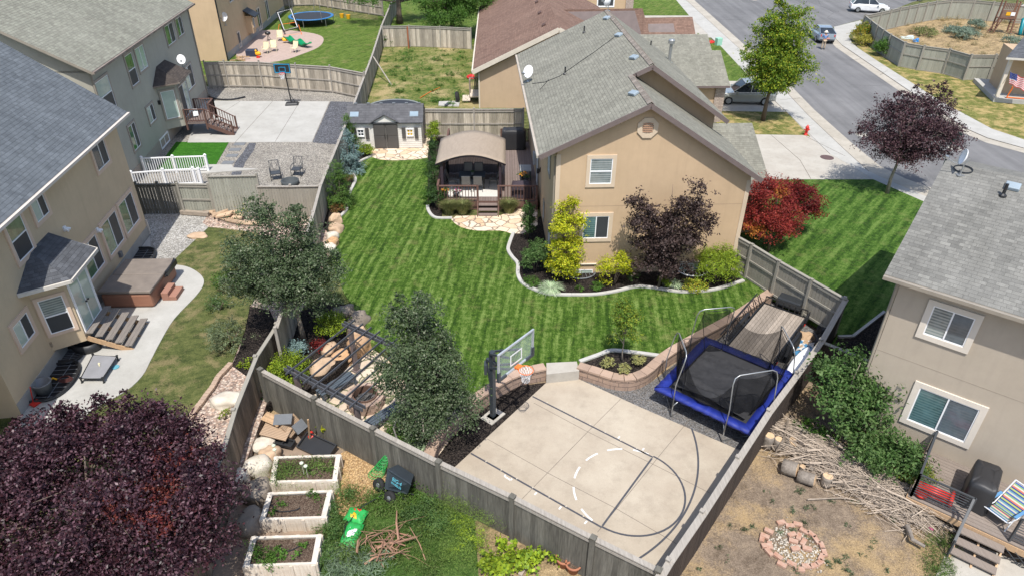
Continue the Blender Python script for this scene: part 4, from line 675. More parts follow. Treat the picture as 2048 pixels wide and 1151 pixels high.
# ---- brown roofed house behind
hf = thing('house', 'fawn stucco house with a brown shingle roof and cream rake boards behind the main house', 'house', (-2.64, 51.82, .4)); ff = Fr((-2.64, 51.82), 1.3); sF = .485
mb = MB(); prismuv(mb, ff, [(0, .3), (12, .3), (12, 3.0), (6, 6.0), (0, 3.05)], 0, 25); mb.build('wall', ST_F, hf)
roof(hf, [ff.p(-.4, -.4, 3.3), ff.p(5.9, -.4, 3.3+6.3*sF), ff.p(5.9, 25, 3.3+6.3*sF), ff.p(-.4, 25, 3.3)], SH_BROWN, CREAM); roof(hf, [ff.p(12.2, -.4, 3.3), ff.p(5.9, -.4, 3.3+6.3*sF), ff.p(5.9, 25, 3.3+6.3*sF), ff.p(12.2, 25, 3.3)], SH_BROWN, CREAM)
for a, b in (((-.45, 3.3), (5.9, 3.3+6.3*sF)), ((5.9, 3.3+6.3*sF), (12.2, 3.3))): rake(hf, ff, a, b, -.44, CREAM, .32, .06)
mb = MB(); mb.beam(ff.p(.05, -.06, .4), ff.p(.05, -.06, 3.1), .1, .08, upv=V((0, 1, 0))); mb.beam(ff.p(-.4, -.4, 3.2)-ff.u*.06, ff.p(-.4, 25, 3.2)-ff.u*.06, .1, .1); mb.build('downspout', CREAM, hf)
def atz(x, y, z): return g(x, y, z)
a, b, c, d = atz(1120, 20, 5.6), atz(1272, 20, 5.6), atz(1290, 80, 3.6), atz(1170, 80, 3.6)
roof(hf, [atz(1100, 20, 5.8), atz(1285, 17, 5.8), atz(1300, 72, 3.7), atz(1100, 72, 3.7)], SH_BROWN, FASC); roof(hf, [atz(1270, 36, 4.9), atz(1385, 34, 4.9), atz(1392, 74, 3.5), atz(1270, 74, 3.5)], SH_BROWN, FASC)
q = [atz(1105, 24, 5.4), atz(1380, 36, 4.6), atz(1388, 70, 3.4), atz(1105, 70, 3.4)]; walls(hf, q, .3, 3.2, ST_F)
roof(hf, [atz(1285, 17, 5.8), atz(1100, 20, 5.8), atz(1100, 20, 5.8)+V((0, 6, -2.4)), atz(1285, 17, 5.8)+V((0, 6, -2.4))], SH_BROWN, FASC); roof(hf, [atz(1385, 34, 4.9), atz(1270, 36, 4.9), atz(1270, 36, 4.9)+V((0, 4, -1.6)), atz(1385, 34, 4.9)+V((0, 4, -1.6))], SH_BROWN, FASC)
nF = (Z-ff.u*sF).normalized()
def onF(x, y):
    d = fw*F + r2*(x-1024) - u2*(y-575.5); o = ff.p(-.4, -.4, 3.3); t = (o-V((0, 0, CAMH))).dot(nF)/d.dot(nF); return V((0, 0, CAMH))+d*t
BV = M('brown_vent', (.10, .06, .05)); 
for x, y in ((1074, 5), (1080, 27), (1088, 51)): vent(onF(x, y), BV, nF, ff.v, .5, .3, par=hf)
pipe(onF(1078, 6)+V((.6, 0, 0)), .9, .07, GALV, hf, 'flue_pipe')
# ---- pale house at the top edge
hg = thing('house', 'pale cream house with a small double window at the top edge beyond the brown roof', 'house', g(1200, 20)); a = g(1140, 38); b = g(1262, 38); fg = frame2(a, b); Lg = (b-a).length
walls(hg, [a, b, b+fg.v*8, a+fg.v*8], .3, 4.2, ST_MAIN); roof(hg, [fg.p(-.6, -.5, 4.2), fg.p(Lg+.8, -.5, 4.2), fg.p(Lg+.8, 4, 6.2), fg.p(-.6, 4, 6.2)], SH_BROWN, FASC)
window(hg, front(fg), Lg*.42, Lg*.42+2.1, 1.7, 2.9, WHITE, SCREEN, SCREEN, .12, 'slide'); mb = MB(); mb.box(fg, Lg-.8, Lg+.1, -.15, .3, .3, 3.4); mb.build('stone_pier', STONEV, hg)
# ---- house D: near right
hd = thing('house', 'greige stucco house with a grey roof and pale window trim in the lower right corner', 'house', (11.73, 17.5, 0)); fd = Fr((11.73, 17.5), -38.5); sD = .297; zd = 6.45
mb = MB(); prismuv2 = [fd.p(u, v, 0) for u, v in ((0, 0), (5.0, 0), (5.7, .6), (9, .6), (9, 11), (0, 11))]; mb.prism(prismuv2, -.05, 6.35); mb.build('wall', ST_D, hd)
mb = MB(); pq = PL(fd.p(0, 0, 0), fd.v, -fd.u); mb.poly([pq.q(0, 6.3), pq.q(11, 6.3), pq.q(5.5, 6.3+5.6*sD)], .2, -fd.u); mb.build('gable_wall', ST_D, hd)
rp = [fd.p(-.45, -.4, zd), fd.p(9.5, -.4, zd), fd.p(9.5, 5.5, zd+5.9*sD), fd.p(-.45, 5.5, zd+5.9*sD)]; roof(hd, rp, SH_GREY, FASCT); roof(hd, [fd.p(-.45, 11.4, zd), fd.p(9.5, 11.4, zd), fd.p(9.5, 5.5, zd+5.9*sD), fd.p(-.45, 5.5, zd+5.9*sD)], SH_GREY, FASCT)
gutter(hd, rp[0], rp[1], FASCT, -fd.v); spout(hd, fd.p(-.06, -.02, .1), fd.p(-.06, -.02, 6.2), FASCT); mb = MB(); mb.beam(fd.p(-.05, -.1, 6.3), fd.p(-.05, .1, 5.7), .09, .07); mb.build('downspout_elbow', FASCT, hd)
roof(hd, [fd.p(-1.5+3, 9, 6.0), fd.p(9, 9, 6.0), fd.p(9, 13.5, 4.0), fd.p(2.2, 13.5, 4.0)], shingles('shingles_tan_grey', (.27, .24, .2), (.2, .175, .15)), FASCT)
p4 = front(fd); K = .962
def kz(z): return 17-K*(17-z)
window(hd, p4, .86, 2.29, kz(4.08), kz(5.50), ST_DTR, GLW, GLS, .17, 'slide'); wd_ = window(hd, p4, 1.34, 3.36, kz(.72), kz(2.5), ST_DTR, GLB, GLS, .18, 'slide')
mb = MB(); p4.box(mb, 0, 5, 3.62, 3.635, 0, .004); mb.build('stucco_joint', M('sj2', (.33, .28, .22)), hd)
upD = (Z-fd.v*sD).normalized()
def onD(x, y):
    d = fw*F + r2*(x-1024) - u2*(y-575.5); o = fd.p(0, -.4, zd); t = (o-V((0, 0, CAMH))).dot(upD)/d.dot(upD); return V((0, 0, CAMH))+d*t
vent(onD(2024, 376), RV, upD, fd.u, .42, .34, par=hd); pipe(onD(2005, 392), .42, .05, BLK, hd); dish(onD(1920, 350), 'white satellite dish with looped cable on the peak of the grey roof at the right', V((-.95, .25, .2)), .27, .6)
mb = MB(); c = onD(1926, 340)+upD*.03; mb.tube([c+fd.u*math.cos(a)*.28+(fd.v+Z*sD).normalized()*math.sin(a)*.2+Z*.01 for a in [k*math.pi/8 for k in range(16)]], .02, 6, closed=True); mb.build('roof_cable', BLK, hd)
# ---- house E: far right with porch
he = thing('house', 'house corner with dark roof and open porch with railing at the right edge', 'house', g(1992, 190)); e0 = g(1985, 205); fe = Fr(e0, -16)
mb = MB(); mb.box(fe, 0, 9, 0, 6, .3, .75); mb.build('porch_floor', CONCW, he)
mb = MB(); mb.box(fe, .1, .35, .1, .35, .75, 3.95); mb.build('porch_post', ST_DTR, he); mb = MB(); mb.box(fe, .9, 9, 1.8, 5, .75, 3.95); mb.build('wall', ST_F, he)
roof(he, [fe.p(-.4, -.5, 4.0), fe.p(9, -.5, 4.0), fe.p(9, 4.5, 6.2), fe.p(2.6, 4.5, 6.2)], SH_DARK, FASCW)
# ---------------------------------------------------------------- fences
def fence(name, label, tops, h, bm_, cm, zb=ZH, spacing=2.35, post=None, pw=.11, side=1, bw=.14, gap=.006, hs=None, rails=(.5,), capw=.14, group=None, ph=.08, shadow=True, cap=True, rside=None, trail=True):
    # tops: bearings of the top edge; zb: ground height; side: which side the posts stand on
    hs = hs or [h]*len(tops); P = []
    for (x, y), hh in zip(tops, hs):
        q = g(x, y, zb+hh); P.append((V((q.x, q.y, zb)), hh))
    t = thing(name, label, 'fence', P[0][0], group); post = post or cm; rside = side if rside is None else rside; posts = []
    for (a, ha_), (b, hb_) in zip(P[:-1], P[1:]):
        L = (b-a).length; n = max(1, round(L/spacing)); d = (b-a).normalized(); nr = V((-d.y, d.x, 0))*side; rn = V((-d.y, d.x, 0))*rside
        for i in range(n):
            p, q = a.lerp(b, i/n), a.lerp(b, (i+1)/n); h0 = ha_+(hb_-ha_)*i/n; h1 = ha_+(hb_-ha_)*(i+1)/n; posts.append((p, h0, nr)); l = (q-p).length; k = max(2, int(l/bw)); mb = MB(); fr = frame2(p, q)
            for j in range(k):
                u0 = j*l/k; u1 = (j+1)*l/k-gap; hh = h0+(h1-h0)*(j+.5)/k-.03+U(-.008, .008); e = U(-.004, .004); mb.box(fr, u0, u1, -.012+e, .012+e, zb+.03, zb+hh)
            mb.build('board_panel', bm_, t)
            if cap: mb = MB(); mb.beam(p+Z*(h0+.0), q+Z*(h1+.0), capw, .04); mb.build('cap_rail', cm, t)
            for r_ in rails+((.93,) if trail else ()): mb = MB(); mb.beam(p+Z*(h0*r_)+rn*.04, q+Z*(h1*r_)+rn*.04, .04, .09); mb.build('rail', cm, t)
    posts.append((P[-1][0], P[-1][1], nr))
    for p, hh, nr in posts:
        mb = MB(); c = p+nr*.05; mb.beam(c-Z*.05, c+Z*(hh+ph), pw, pw, upv=V((nr.x, nr.y, 0))); mb.beam(c+Z*(hh+ph), c+Z*(hh+ph+.03), pw*1.15, pw*1.15, upv=V((nr.x, nr.y, 0))); mb.build('post', post, t)
    return t
fence('fence', 'long pale wooden fence running up the left side of the striped lawn past the shed', [(800, -12), (783, 4), (763, 52), (745, 109), (706, 213), (641, 371), (627, 424), (553, 655)], 1.85, F_PALE, F_CAP, side=-1, gap=.004, rails=(.5, .1), ph=.02)
fence('fence', 'pale grey fence with upright boards and mid rail behind the portable basketball hoop', [(408, 125), (448, 124), (518, 124.6), (591, 130), (660, 134), (729, 147)], 2.1, F_PALE, F_CAP, side=-1, spacing=2.7, rails=(.5, .08), pw=.1, ph=.15)
fence('fence', 'grey fence behind the round blue trampoline at the top left', [(530, -22), (626, -24), (764, -4)], 2.1, F_PALE, F_CAP, side=-1, rails=(.5, .08))
fence('fence', 'shaded plank fence with one red brown post at the top of the weedy yard', [(764.5, 53), (818, 52), (880, 54), (942, 57)], 2.0, F_PALE, F_CAPG, side=-1, rails=(), pw=.1)
fence('fence', 'whitish board fence between the shed and the tan house', [(706, 213), (847, 218.6), (948, 219), (1047, 218.6)], 2.0, F_PALE, F_CAP, side=-1, rails=(.5, .08), spacing=2.5)
fence('fence', 'dark slatted gate fence with gaps standing in the shade of the blue grey roofed house', [(270, 369), (313, 368.5), (352, 368)], 1.75, F_GREY, F_GREY, spacing=1.6, gap=.03, rails=(.15,), side=1, rside=1, ph=.1)
fence('fence', 'low grey green board fence stepping down beside the tall panel left of the yellow shrub', [(355, 368), (417, 369)], 1.75, F_GRN, F_CAPG, side=-1, rails=(.5,), gap=.012)
fence('fence', 'tall pale green board panel rising above the fence by the rock pile', [(415.5, 353), (512, 351)], 2.35, F_GRN, F_CAPG, side=1, rails=(.5,), gap=.02, spacing=4)
fence('fence', 'grey board fence behind the yellow shrub below the two rocking chairs', [(514, 373), (580, 373), (641, 372)], 1.75, F_TAUPE, F_CAP, side=1, rside=1, rails=(.5,), gap=.012)
fence('fence', 'sunlit taupe fence and gate between the red trees and the flatbed trailer', [(1474, 472.5), (1505.6, 490), (1560, 523), (1625, 560), (1692, 598.5)], 1.75, F_TAUPE, F_CAPG, side=-1, spacing=2.2, rails=(.55, .06), bw=.15, gap=.012, zb=ZH, ph=.05)
fence('fence', 'long dark brown fence with pale cap separating the court from the bare dirt yard', [(1692, 598), (1644, 682), (1596, 748), (1539.5, 823), (1478, 917), (1407, 1026), (1340, 1123), (1318, 1160)], 1.8, F_BRN, F_CAP, zb=0, side=-1, rside=-1, hs=[2.15, 1.85, 1.8, 1.8, 1.8, 1.8, 1.8, 1.8], rails=(.75,), capw=.2, gap=.02, spacing=2.6)
fence('fence', 'weathered grey fence along the vegetable garden below the pergola and court', [(523, 740), (630.7, 797), (748, 857.5), (879, 924), (1026.6, 994), (1188, 1076), (1318, 1140)], 1.78, F_GREY, F_CAP, zb=0, side=-1, spacing=2.7, rails=(), capw=.15, gap=.004, pw=.15, ph=.1, post=F_GREY)
fence('fence', 'old brown board fence between the pink gravel strip and the raised beds', [(555, 648), (513, 713), (470, 820), (448.7, 893), (410, 1000), (372, 1110), (330, 1220)], 1.9, F_OLD, F_CAPG, zb=0, side=-1, rails=(.45,), gap=.012, ph=.05)
fence('fence', 'dark brown fence section meeting the greige house behind the leafy tree', [(1646, 684), (1692, 702), (1738, 721)], 1.8, F_BRN, F_CAPG, zb=0, side=1, spacing=1.6, rails=(), ph=0)
fence('fence', 'grey green street fence curving past the sidewalk shrubs and the straw yard', [(1731, 31.6), (1757, 52), (1783, 70), (1812, 86), (1849.7, 92.6), (1901.6, 99.4), (1943, 110.7), (1993, 110.7), (2022, 113)], 2.15, F_GRN, F_CAPG, side=-1, rails=(.55, .04), pw=.16, spacing=2.6)
fence('fence', 'grey green fence along the back of the straw yard behind the playset', [(1731, 31.6), (1762.7, 25), (1801, 16), (1838, 9), (1873, 3.4), (1904, 0), (1951, 1), (1988.6, 4.5), (2090, 12)], 2.15, F_GRN, F_CAPG, side=-1, rails=(.9, .05), pw=.16)
mb = MB(); p = g(1060-242, 97); mb.beam(p+V((0, -.12, 0)), p+V((0, -.12, 2.1)), .12, .12, upv=V((0, 1, 0))); t = mb.build('fence_post', F_RED); tag(t, 'rusty red brown post fixed to the shaded plank fence of the weedy yard', 'post')
mb = MB(); mb.beam(g(746, 113, ZH+1.75), g(783, 170), .09, .05); tag(mb.build('prop_board', F_CAP), 'long pale board propped against the fence in the weedy yard', 'board')
# ---------------------------------------------------------------- block walls and boulders
def bwall(name, label, P, z0, z1, wd, side, blockm=WALLB, capm=CAPB, seg=.45, caph=.1):
    pts = [V((p.x, p.y, 0)) for p in sm(gl(P, 0), 6)]; t = thing(name, label, 'retaining wall', V((pts[0].x, pts[0].y, z0)))
    n = len(pts); off = []
    for i in range(n):
        d = (pts[min(i+1, n-1)]-pts[max(i-1, 0)]).normalized(); off.append(pts[i]+V((-d.y, d.x, 0))*wd*side)
    mb = MB()
    for i in range(n-1):
        q = [pts[i], pts[i+1], off[i+1], off[i]]; mb.hexa([V((p.x, p.y, z0)) for p in q]+[V((p.x, p.y, z1)) for p in q])
    mb.build('blocks', blockm, t); mb = MB(); L = 0; acc = [0]
    for i in range(n-1): L += (pts[i+1]-pts[i]).length; acc.append(L)
    def at(s):
        for i in range(n-1):
            if acc[i+1] >= s: k = (s-acc[i])/(acc[i+1]-acc[i]+1e-9); return pts[i].lerp(pts[i+1], k), off[i].lerp(off[i+1], k)
        return pts[-1], off[-1]
    k = max(1, int(L/seg))
    for i in range(k):
        a0_, b0_ = at(i*L/k+.006); a1_, b1_ = at((i+1)*L/k-.006); e = (a0_-b0_).normalized()*.04; q = [a0_+e, a1_+e, b1_, b0_]; zz = z1+caph+U(-.008, .008)
        mb.hexa([V((p.x, p.y, z1)) for p in q]+[V((p.x, p.y, zz)) for p in q])
    mb.build('cap_stones', capm, t, bev=.012); return t
bwall('retaining_wall', 'curved brown block wall behind the basketball pole', [(868, 938), (880, 905), (905, 872), (945, 832), (1000, 793), (1040, 772), (1092, 760)], -.05, .5, .34, 1)
bwall('planter_wall', 'rounded brown block wall holding the small yellow green tree bed', [(1152, 756), (1190, 768), (1225, 779), (1262, 781), (1295, 768), (1335, 733), (1395, 697), (1470, 655), (1545, 604)], -.05, .48, .34, 1)
mb = MB(); P = gl([(1092, 768), (1157, 761), (1152, 742), (1092, 745)], 0); mb.prism(P, -.1, .5); tag(mb.build('concrete_step', CONC), 'wide concrete step between the two brown block walls at the court edge', 'step')
mb = MB()
for i, (a, b) in enumerate((((366, 408), (378, 415)), ((378, 416), (420, 424)), ((362, 424), (418, 428)))): mb.beam(g(*a, .55+.2*(i == 0)), g(*b, .55+.2*(i == 0)), .22, .2)
tag(mb.build('landscape_timber', M('grey_timber', (.34, .28, .22), (.24, .2, .16), ns=5)), 'stacked weathered timbers at the foot of the low grey green fence', 'timber')
bwall('stone_edging', 'low curved stacked stone border around the yellow shrub bed', [(413, 432), (430, 448), (455, 461), (490, 468), (520, 470)], .3, .58, .3, 1, STONEV, ROCKM, .4, .06)
mb = MB()
for i, (x, y) in enumerate([(432, 421), (441, 428), (452, 431), (463, 425), (446, 420), (470, 433)]): c = g(x, y, .62); mb.beam(c+V((-.4, -.1, U(-.05, .1))), c+V((.4, U(-.3, .3), U(0, .25))), U(.35, .6), .08)
tag(mb.build('stone_slabs', ROCKM), 'loose pile of tan stone slabs in front of the tall pale green panel', 'stone pile')
mb = MB(); P = [(500, 614), (497, 640)]; path = gl(smp([(463, 728), (450, 742), (437, 756), (426, 776), (415, 790), (404, 806), (388, 826), (378, 850)], 5), .44); k = 0
tt = thing('edging_stones', 'row of squarish tan edging stones between the patchy lawn and pink gravel', 'edging', path[0])
L = sum((path[i+1]-path[i]).length for i in range(len(path)-1)); 
for i in range(0, len(path)-2, 2): mb = MB(); mb.beam(path[i]+Z*.06, path[i].lerp(path[i+2], .93)+Z*.06, .2, .13); mb.build('edging_stone', EDGER, tt, bev=.02)
BO = [('rounded tan boulder topmost of the row beside the striped lawn', 672, 440, .4, .34, .38, ROCKM, ZH), ('second tan boulder of the row beside the striped lawn, wide and low', 671, 458, .42, .36, .34, ROCKM, ZH), ('whitish pointed boulder of the row beside the striped lawn', 666, 473, .36, .32, .32, ROCKW, ZH), ('orange stained boulder low in the row beside the striped lawn', 666, 486, .36, .3, .3, ROCKR, ZH), ('small white boulder lowest in the row beside the striped lawn', 660, 497, .36, .3, .28, ROCKW, ZH),
 ('big pale boulder under the pergola beside the yellow green bush', 645, 742, .62, .5, .48, ROCKM, 0), ('long orange boulder behind the slate blue bench', 683, 720, .62, .42, .42, ROCKR, 0), ('tall orange boulder under the far corner of the pergola', 722, 690, .6, .5, .6, ROCKR, 0), ('flat tan boulder in the dark bark under the pergola beams', 660, 697, .45, .28, .2, ROCKM, ZH), ('shaded boulder at the lawn corner above the pergola', 712, 668, .5, .4, .42, ROCKM, .2), ('curving brown boulder farthest from the pergola at the lawn corner', 716, 640, .6, .35, .35, ROCKG, ZH), ('dark boulder behind the yellow green ball under the left green tree', 690, 625, .5, .35, .35, ROCKG, ZH), ('low grey stone at the near pergola post', 612, 776, .42, .3, .3, ROCKG, 0),
 ('large white limestone boulder lying on the pink gravel', 455, 800, .58, .42, .3, ROCKW, ZH), ('tan flat stone between the paths near the patchy lawn', 395, 472, .55, .35, .1, ROCKM, ZH), ('pale boulder at the corner of the garden under the junk pile', 528, 890, .42, .35, .3, ROCKW, 0), ('peach boulder beside the black plant trays', 541, 908, .38, .33, .3, ROCKM, 0), ('knobbly whitish boulder left of the first raised bed', 520, 935, .52, .42, .42, ROCKW, 0), ('large smooth brown boulder left of the middle raised bed', 517, 985, .5, .42, .5, ROCKG, 0), ('dark brown boulder left of the lowest raised bed', 502, 1045, .5, .4, .48, ROCKG, 0), ('pale jagged rock beside the old fence under the plum tree', 478, 960, .4, .3, .4, ROCKW, 0)]
for i, (lb, x, y, a, b, c, m_, z) in enumerate(BO):
    mb = MB(); p = g(x, y, z+c*.4); rock(mb, p, a, b, c, i+3, rz=U(-.5, .5)+(1.0 if i < 13 else .2)); tag(mb.build('boulder', m_, smooth=(i % 3 != 0)), lb, 'boulder', 'boulders placed around the gardens')
# ---------------------------------------------------------------- shed
sh = thing('shed', 'grey and beige resin shed with dark double doors and two skylights', 'shed', g(770, 297)); c0 = V((-10.7, 43.02, 0)); fs = Fr(c0, 2.5); Lw = 4.72; Dp = 2.3
SID = M('beige_siding', (.74, .72, .66), rough=.5); mb = MB(); mb.box(fs, .05, Lw-.05, .05, Dp, .3, 2.2); mb.build('wall', SID, sh); mb = MB()
for k in range(13): mb.box(fs, .03, Lw-.03, .02, .05, .45+k*.135, .45+k*.135+.115); 
mb.build('siding', SID, sh); SHR = shingles('shed_roof', (.115, .115, .12), (.095, .095, .10), None, .5, .2)
r0 = 2.2; roof(sh, [fs.p(-.12, -.15, r0), fs.p(Lw+.12, -.15, r0), fs.p(Lw+.12, Dp*.52, r0+.85), fs.p(-.12, Dp*.52, r0+.85)], SHR, DGREY, .06); roof(sh, [fs.p(-.12, Dp+.15, r0), fs.p(Lw+.12, Dp+.15, r0), fs.p(Lw+.12, Dp*.52, r0+.85), fs.p(-.12, Dp*.52, r0+.85)], SHR, DGREY, .06)
prf = lambda v: r0+(v+.15)*.85/(Dp*.52+.15)
for u in (.1, Lw-.75):
    mb = MB(); mb.slab([fs.p(u, .28, prf(.28)+.03), fs.p(u+.55, .28, prf(.28)+.03), fs.p(u+.55, .6, prf(.6)+.03), fs.p(u, .6, prf(.6)+.03)], .03, 0, 0); mb.build('skylight', M('skylight', (.26, .33, .38), rough=.15), sh)
mb = MB()
for u in [.3+k*.83 for k in range(6)]: mb = MB(); mb.box(fs, u, u+.2, Dp*.52-.07, Dp*.52+.07, r0+.84, r0+.9); mb.build('ridge_vent', GREYP, sh); pS = front(fs); mb = MB(); DK = M('shed_door', (.085, .08, .075), rough=.5)
for a in (1.58, 2.38):
    mb = MB(); pS.box(mb, a, a+.78, .42, 2.15, .03, .08); pS.box(mb, a+.08, a+.7, .5, 1.25, .08, .095); pS.box(mb, a+.08, a+.7, 1.33, 2.05, .08, .095); d = mb.build('door', DK, sh, bev=.008); mb = MB(); hx = a+.70 if a < 2 else a+.05; pS.box(mb, hx, hx+.04, 1.15, 1.4, .1, .14); mb.build('handle', BLK, d)
mb = MB(); mb.poly([pS.q(1.45, 2.15, .1), pS.q(3.3, 2.15, .1), pS.q(2.375, 2.65, .1)], .12, pS.N); mb.build('dormer_gable', SID, sh)
mb = MB(); mb.slab([pS.q(1.35, 2.2, .22), pS.q(2.375, 2.78, .22), pS.q(2.375, 2.78, -.9), pS.q(1.35, 2.2, -.1)], .05, 0, 0); mb.slab([pS.q(3.4, 2.2, .22), pS.q(2.375, 2.78, .22), pS.q(2.375, 2.78, -.9), pS.q(3.4, 2.2, -.1)], .05, 0, 0); mb.build('dormer_roof', SHR, sh)
for u, gm in ((.52, GLASS), (3.72, M('yellow_seen_inside', (.6, .38, .03)))):
    window(sh, pS, u, u+.45, 1.25, 1.75, WHITE, gm, gm, .03, 'grid', th=.08)
    for a in (u-.3, u+.52): mb = MB(); pS.box(mb, a, a+.24, 1.1, 1.85, .04, .09); mb.build('shutter', DK, sh, bev=.006)
# ---------------------------------------------------------------- deck with railing
dk = thing('deck', 'brown wooden deck with railing and steps against the tan house', 'deck', g(950, 430)); DZ = .95; fk = Fr((-4.05, 34.0), .8)
mb = MB(); n = 36; Ld = 5.45
for i in range(n): u = i*Ld/n; mb.box(fk, u, u+Ld/n-.012, 0, 9.0, DZ-.04, DZ+U(-.002, .002))
mb.build('deck_boards', DECK, dk); mb = MB(); mb.box(fk, 0, Ld, -.03, 0, .6, DZ-.03); mb.box(fk, -.03, 0, -.03, 9, .6, DZ-.03); mb.box(fk, 0, Ld, 9, 9.03, .4, DZ); mb.box(fk, .05, Ld-.05, .02, .05, .4, .6); mb.build('skirt_board', DECKR, dk)
def railing(par, fr, a, b, zf, h, pm, n=12, posts=True, bar=.035, tw=.12, th=.04, m2=None, cap=None):
    A = fr.p(a[0], a[1], zf); B = fr.p(b[0], b[1], zf); mb = MB(); mb.beam(A+Z*h, B+Z*h, tw, th); mb.beam(A+Z*.1, B+Z*.1, .05, .05); r_ = mb.build('top_rail', cap or pm, par); mb = MB()
    for i in range(1, n): p = A.lerp(B, i/n); mb.beam(p+Z*.1, p+Z*h, bar, bar, upv=V((0, 1, 0)))
    mb.build('balusters', m2 or pm, par)
    if posts:
        for p in (A, B): mb = MB(); mb.beam(p-Z*.5, p+Z*(h+.02), .11, .11, upv=V((0, 1, 0))); mb.build('railing_post', pm, par)
railing(dk, fk, (.02, -.05), (2.15, -.05), DZ, .9, DECKR, 13); railing(dk, fk, (3.28, -.05), (Ld-.1, -.05), DZ, .9, DECKR, 12); railing(dk, fk, (.0, 0), (0, 4.4), DZ, .9, DECKR, 26, posts=False); railing(dk, fk, (3.4, 8.9), (Ld-.1, 8.9), DZ, .9, DECKR, 11); railing(dk, fk, (.0, 4.4), (0, 8.9), DZ, .9, DECKR, 24)
for k in range(3): mb = MB(); mb.box(fk, 2.2, 3.22, -.32-k*.28, -.03-k*.28, DZ-.16-k*.17, DZ-.12-k*.17); mb.box(fk, 2.22, 3.2, -.07-k*.28, -.04-k*.28, DZ-.3-k*.16, DZ-.16-k*.17); mb.build('step', DECK, dk)
mb = MB(); mb.beam(fk.p(2.15, -.05, DZ-.1), fk.p(2.15, -.95, .42), .05, .28); mb.beam(fk.p(3.28, -.05, DZ-.1), fk.p(3.28, -.95, .42), .05, .28); mb.build('stringer', DECKR, dk)
# gazebo
gz_ = thing('pergola', 'curved roof metal pergola with tan canopy standing on the deck', 'pergola', fk.p(1.8, 2.7, DZ)); MET = M('plum_brown_metal', (.05, .035, .045), rough=.4)
fz = fk.sub(.12, .35); Wz, Dz = 3.35, 3.5; zt = 2.95
for u in (.1, Wz-.1):
    for v in (.1, Dz-.1): mb = MB(); mb.box(fz, u-.07, u+.07, v-.07, v+.07, DZ, zt); mb.box(fz, u-.11, u+.11, v-.11, v+.11, DZ, DZ+.03); mb.build('post', MET, gz_)
arc = lambda s: zt+.02+.5*math.sin(math.pi*s); mb = MB()
for v in (.1, Dz-.1):
    mb.tube([fz.p(-.2+(Wz+.4)*k/14, v-.12*(v < 1), arc(k/14)-.07) for k in range(15)], .06, 7)
    if v > 1: mb.beam(fz.p(.1, v, zt-.25), fz.p(Wz-.1, v, zt-.25), .05, .07)
for u in (.1, Wz-.1): mb.beam(fz.p(u, .1, zt-.05), fz.p(u, Dz-.1, zt-.05), .06, .09)
mb.build('frame', MET, gz_); mb = MB(); NK = 18; vs_ = []
for k in range(NK+1):
    s = k/NK
    for j in range(9): v = -.15+(Dz+.3)*j/8; vs_.append(fz.p(-.2+(Wz+.4)*s, v, arc(s)+.035-(.03 if j % 2 else 0)))
mb.add(vs_, [(k*9+j, (k+1)*9+j, (k+1)*9+j+1, k*9+j+1) for k in range(NK) for j in range(8)]); cn = mb.build('canopy', M('tan_canvas', (.33, .27, .21), (.27, .22, .17), rough=.9, ns=1.5, stretch=(.3, 4, 1)), gz_, True); sm_ = cn.modifiers.new('s', 'SOLIDIFY'); sm_.thickness = .02
mb = MB()
for v0, v1, u in ((1.9, Dz-.1, .18), (2.3, Dz-.1, Wz-.2)): mb.add([fz.p(u+.05*math.sin(k*2.1), v0+(v1-v0)*k/14, z) for z in (DZ+.05, zt-.1) for k in range(15)], [(k, k+1, 16+k, 15+k) for k in range(14)])
mb.add([fz.p(.2+(Wz-.4)*k/24, Dz-.12+.05*math.sin(k*1.9), z) for z in (DZ+.05, zt-.1) for k in range(25)], [(k, k+1, 26+k, 25+k) for k in range(24)]); nn = mb.build('insect_net', M('black_net', (.015, .015, .018), rough=.9, alpha=.75), gz_)
mb = MB(); mb.box(fz, .3, 3.2, .15, 2.5, DZ+.004, DZ+.016); tag(mb.build('rug', M('pale_rug', (.60, .58, .53), (.5, .48, .44), ns=9)), 'pale rectangular rug under the dining table on the deck', 'rug')
tb = thing('dining_table', 'black rectangular dining table under the tan canopy', 'table', fz.p(1.65, 1.5, DZ)); mb = MB()
for k in range(6): mb.box(fz, .93, 2.4, 1.1+k*.15, 1.1+k*.15+.142, DZ+.7, DZ+.74)
mb.build('tabletop', PLAST, tb)
for u in (1.0, 2.33):
    for v in (1.17, 1.93): mb = MB(); mb.box(fz, u-.035, u+.035, v-.035, v+.035, DZ+.01, DZ+.7); mb.build('leg', PLAST, tb)
mb = MB(); mb.lathe(fz.p(1.7, 1.45, DZ+.74), [(.05, 0), (.09, .05), (.08, .16), (.05, .17)], 10); t = thing('vase', 'small grey vase with a green sprig on the dining table', 'vase', fz.p(1.7, 1.45, DZ+.74)); mb.build('body', GREYP, t); blades('sprig', fz.p(1.7, 1.45, DZ+.86), 30, .25, .14, .02, L_MID, t)
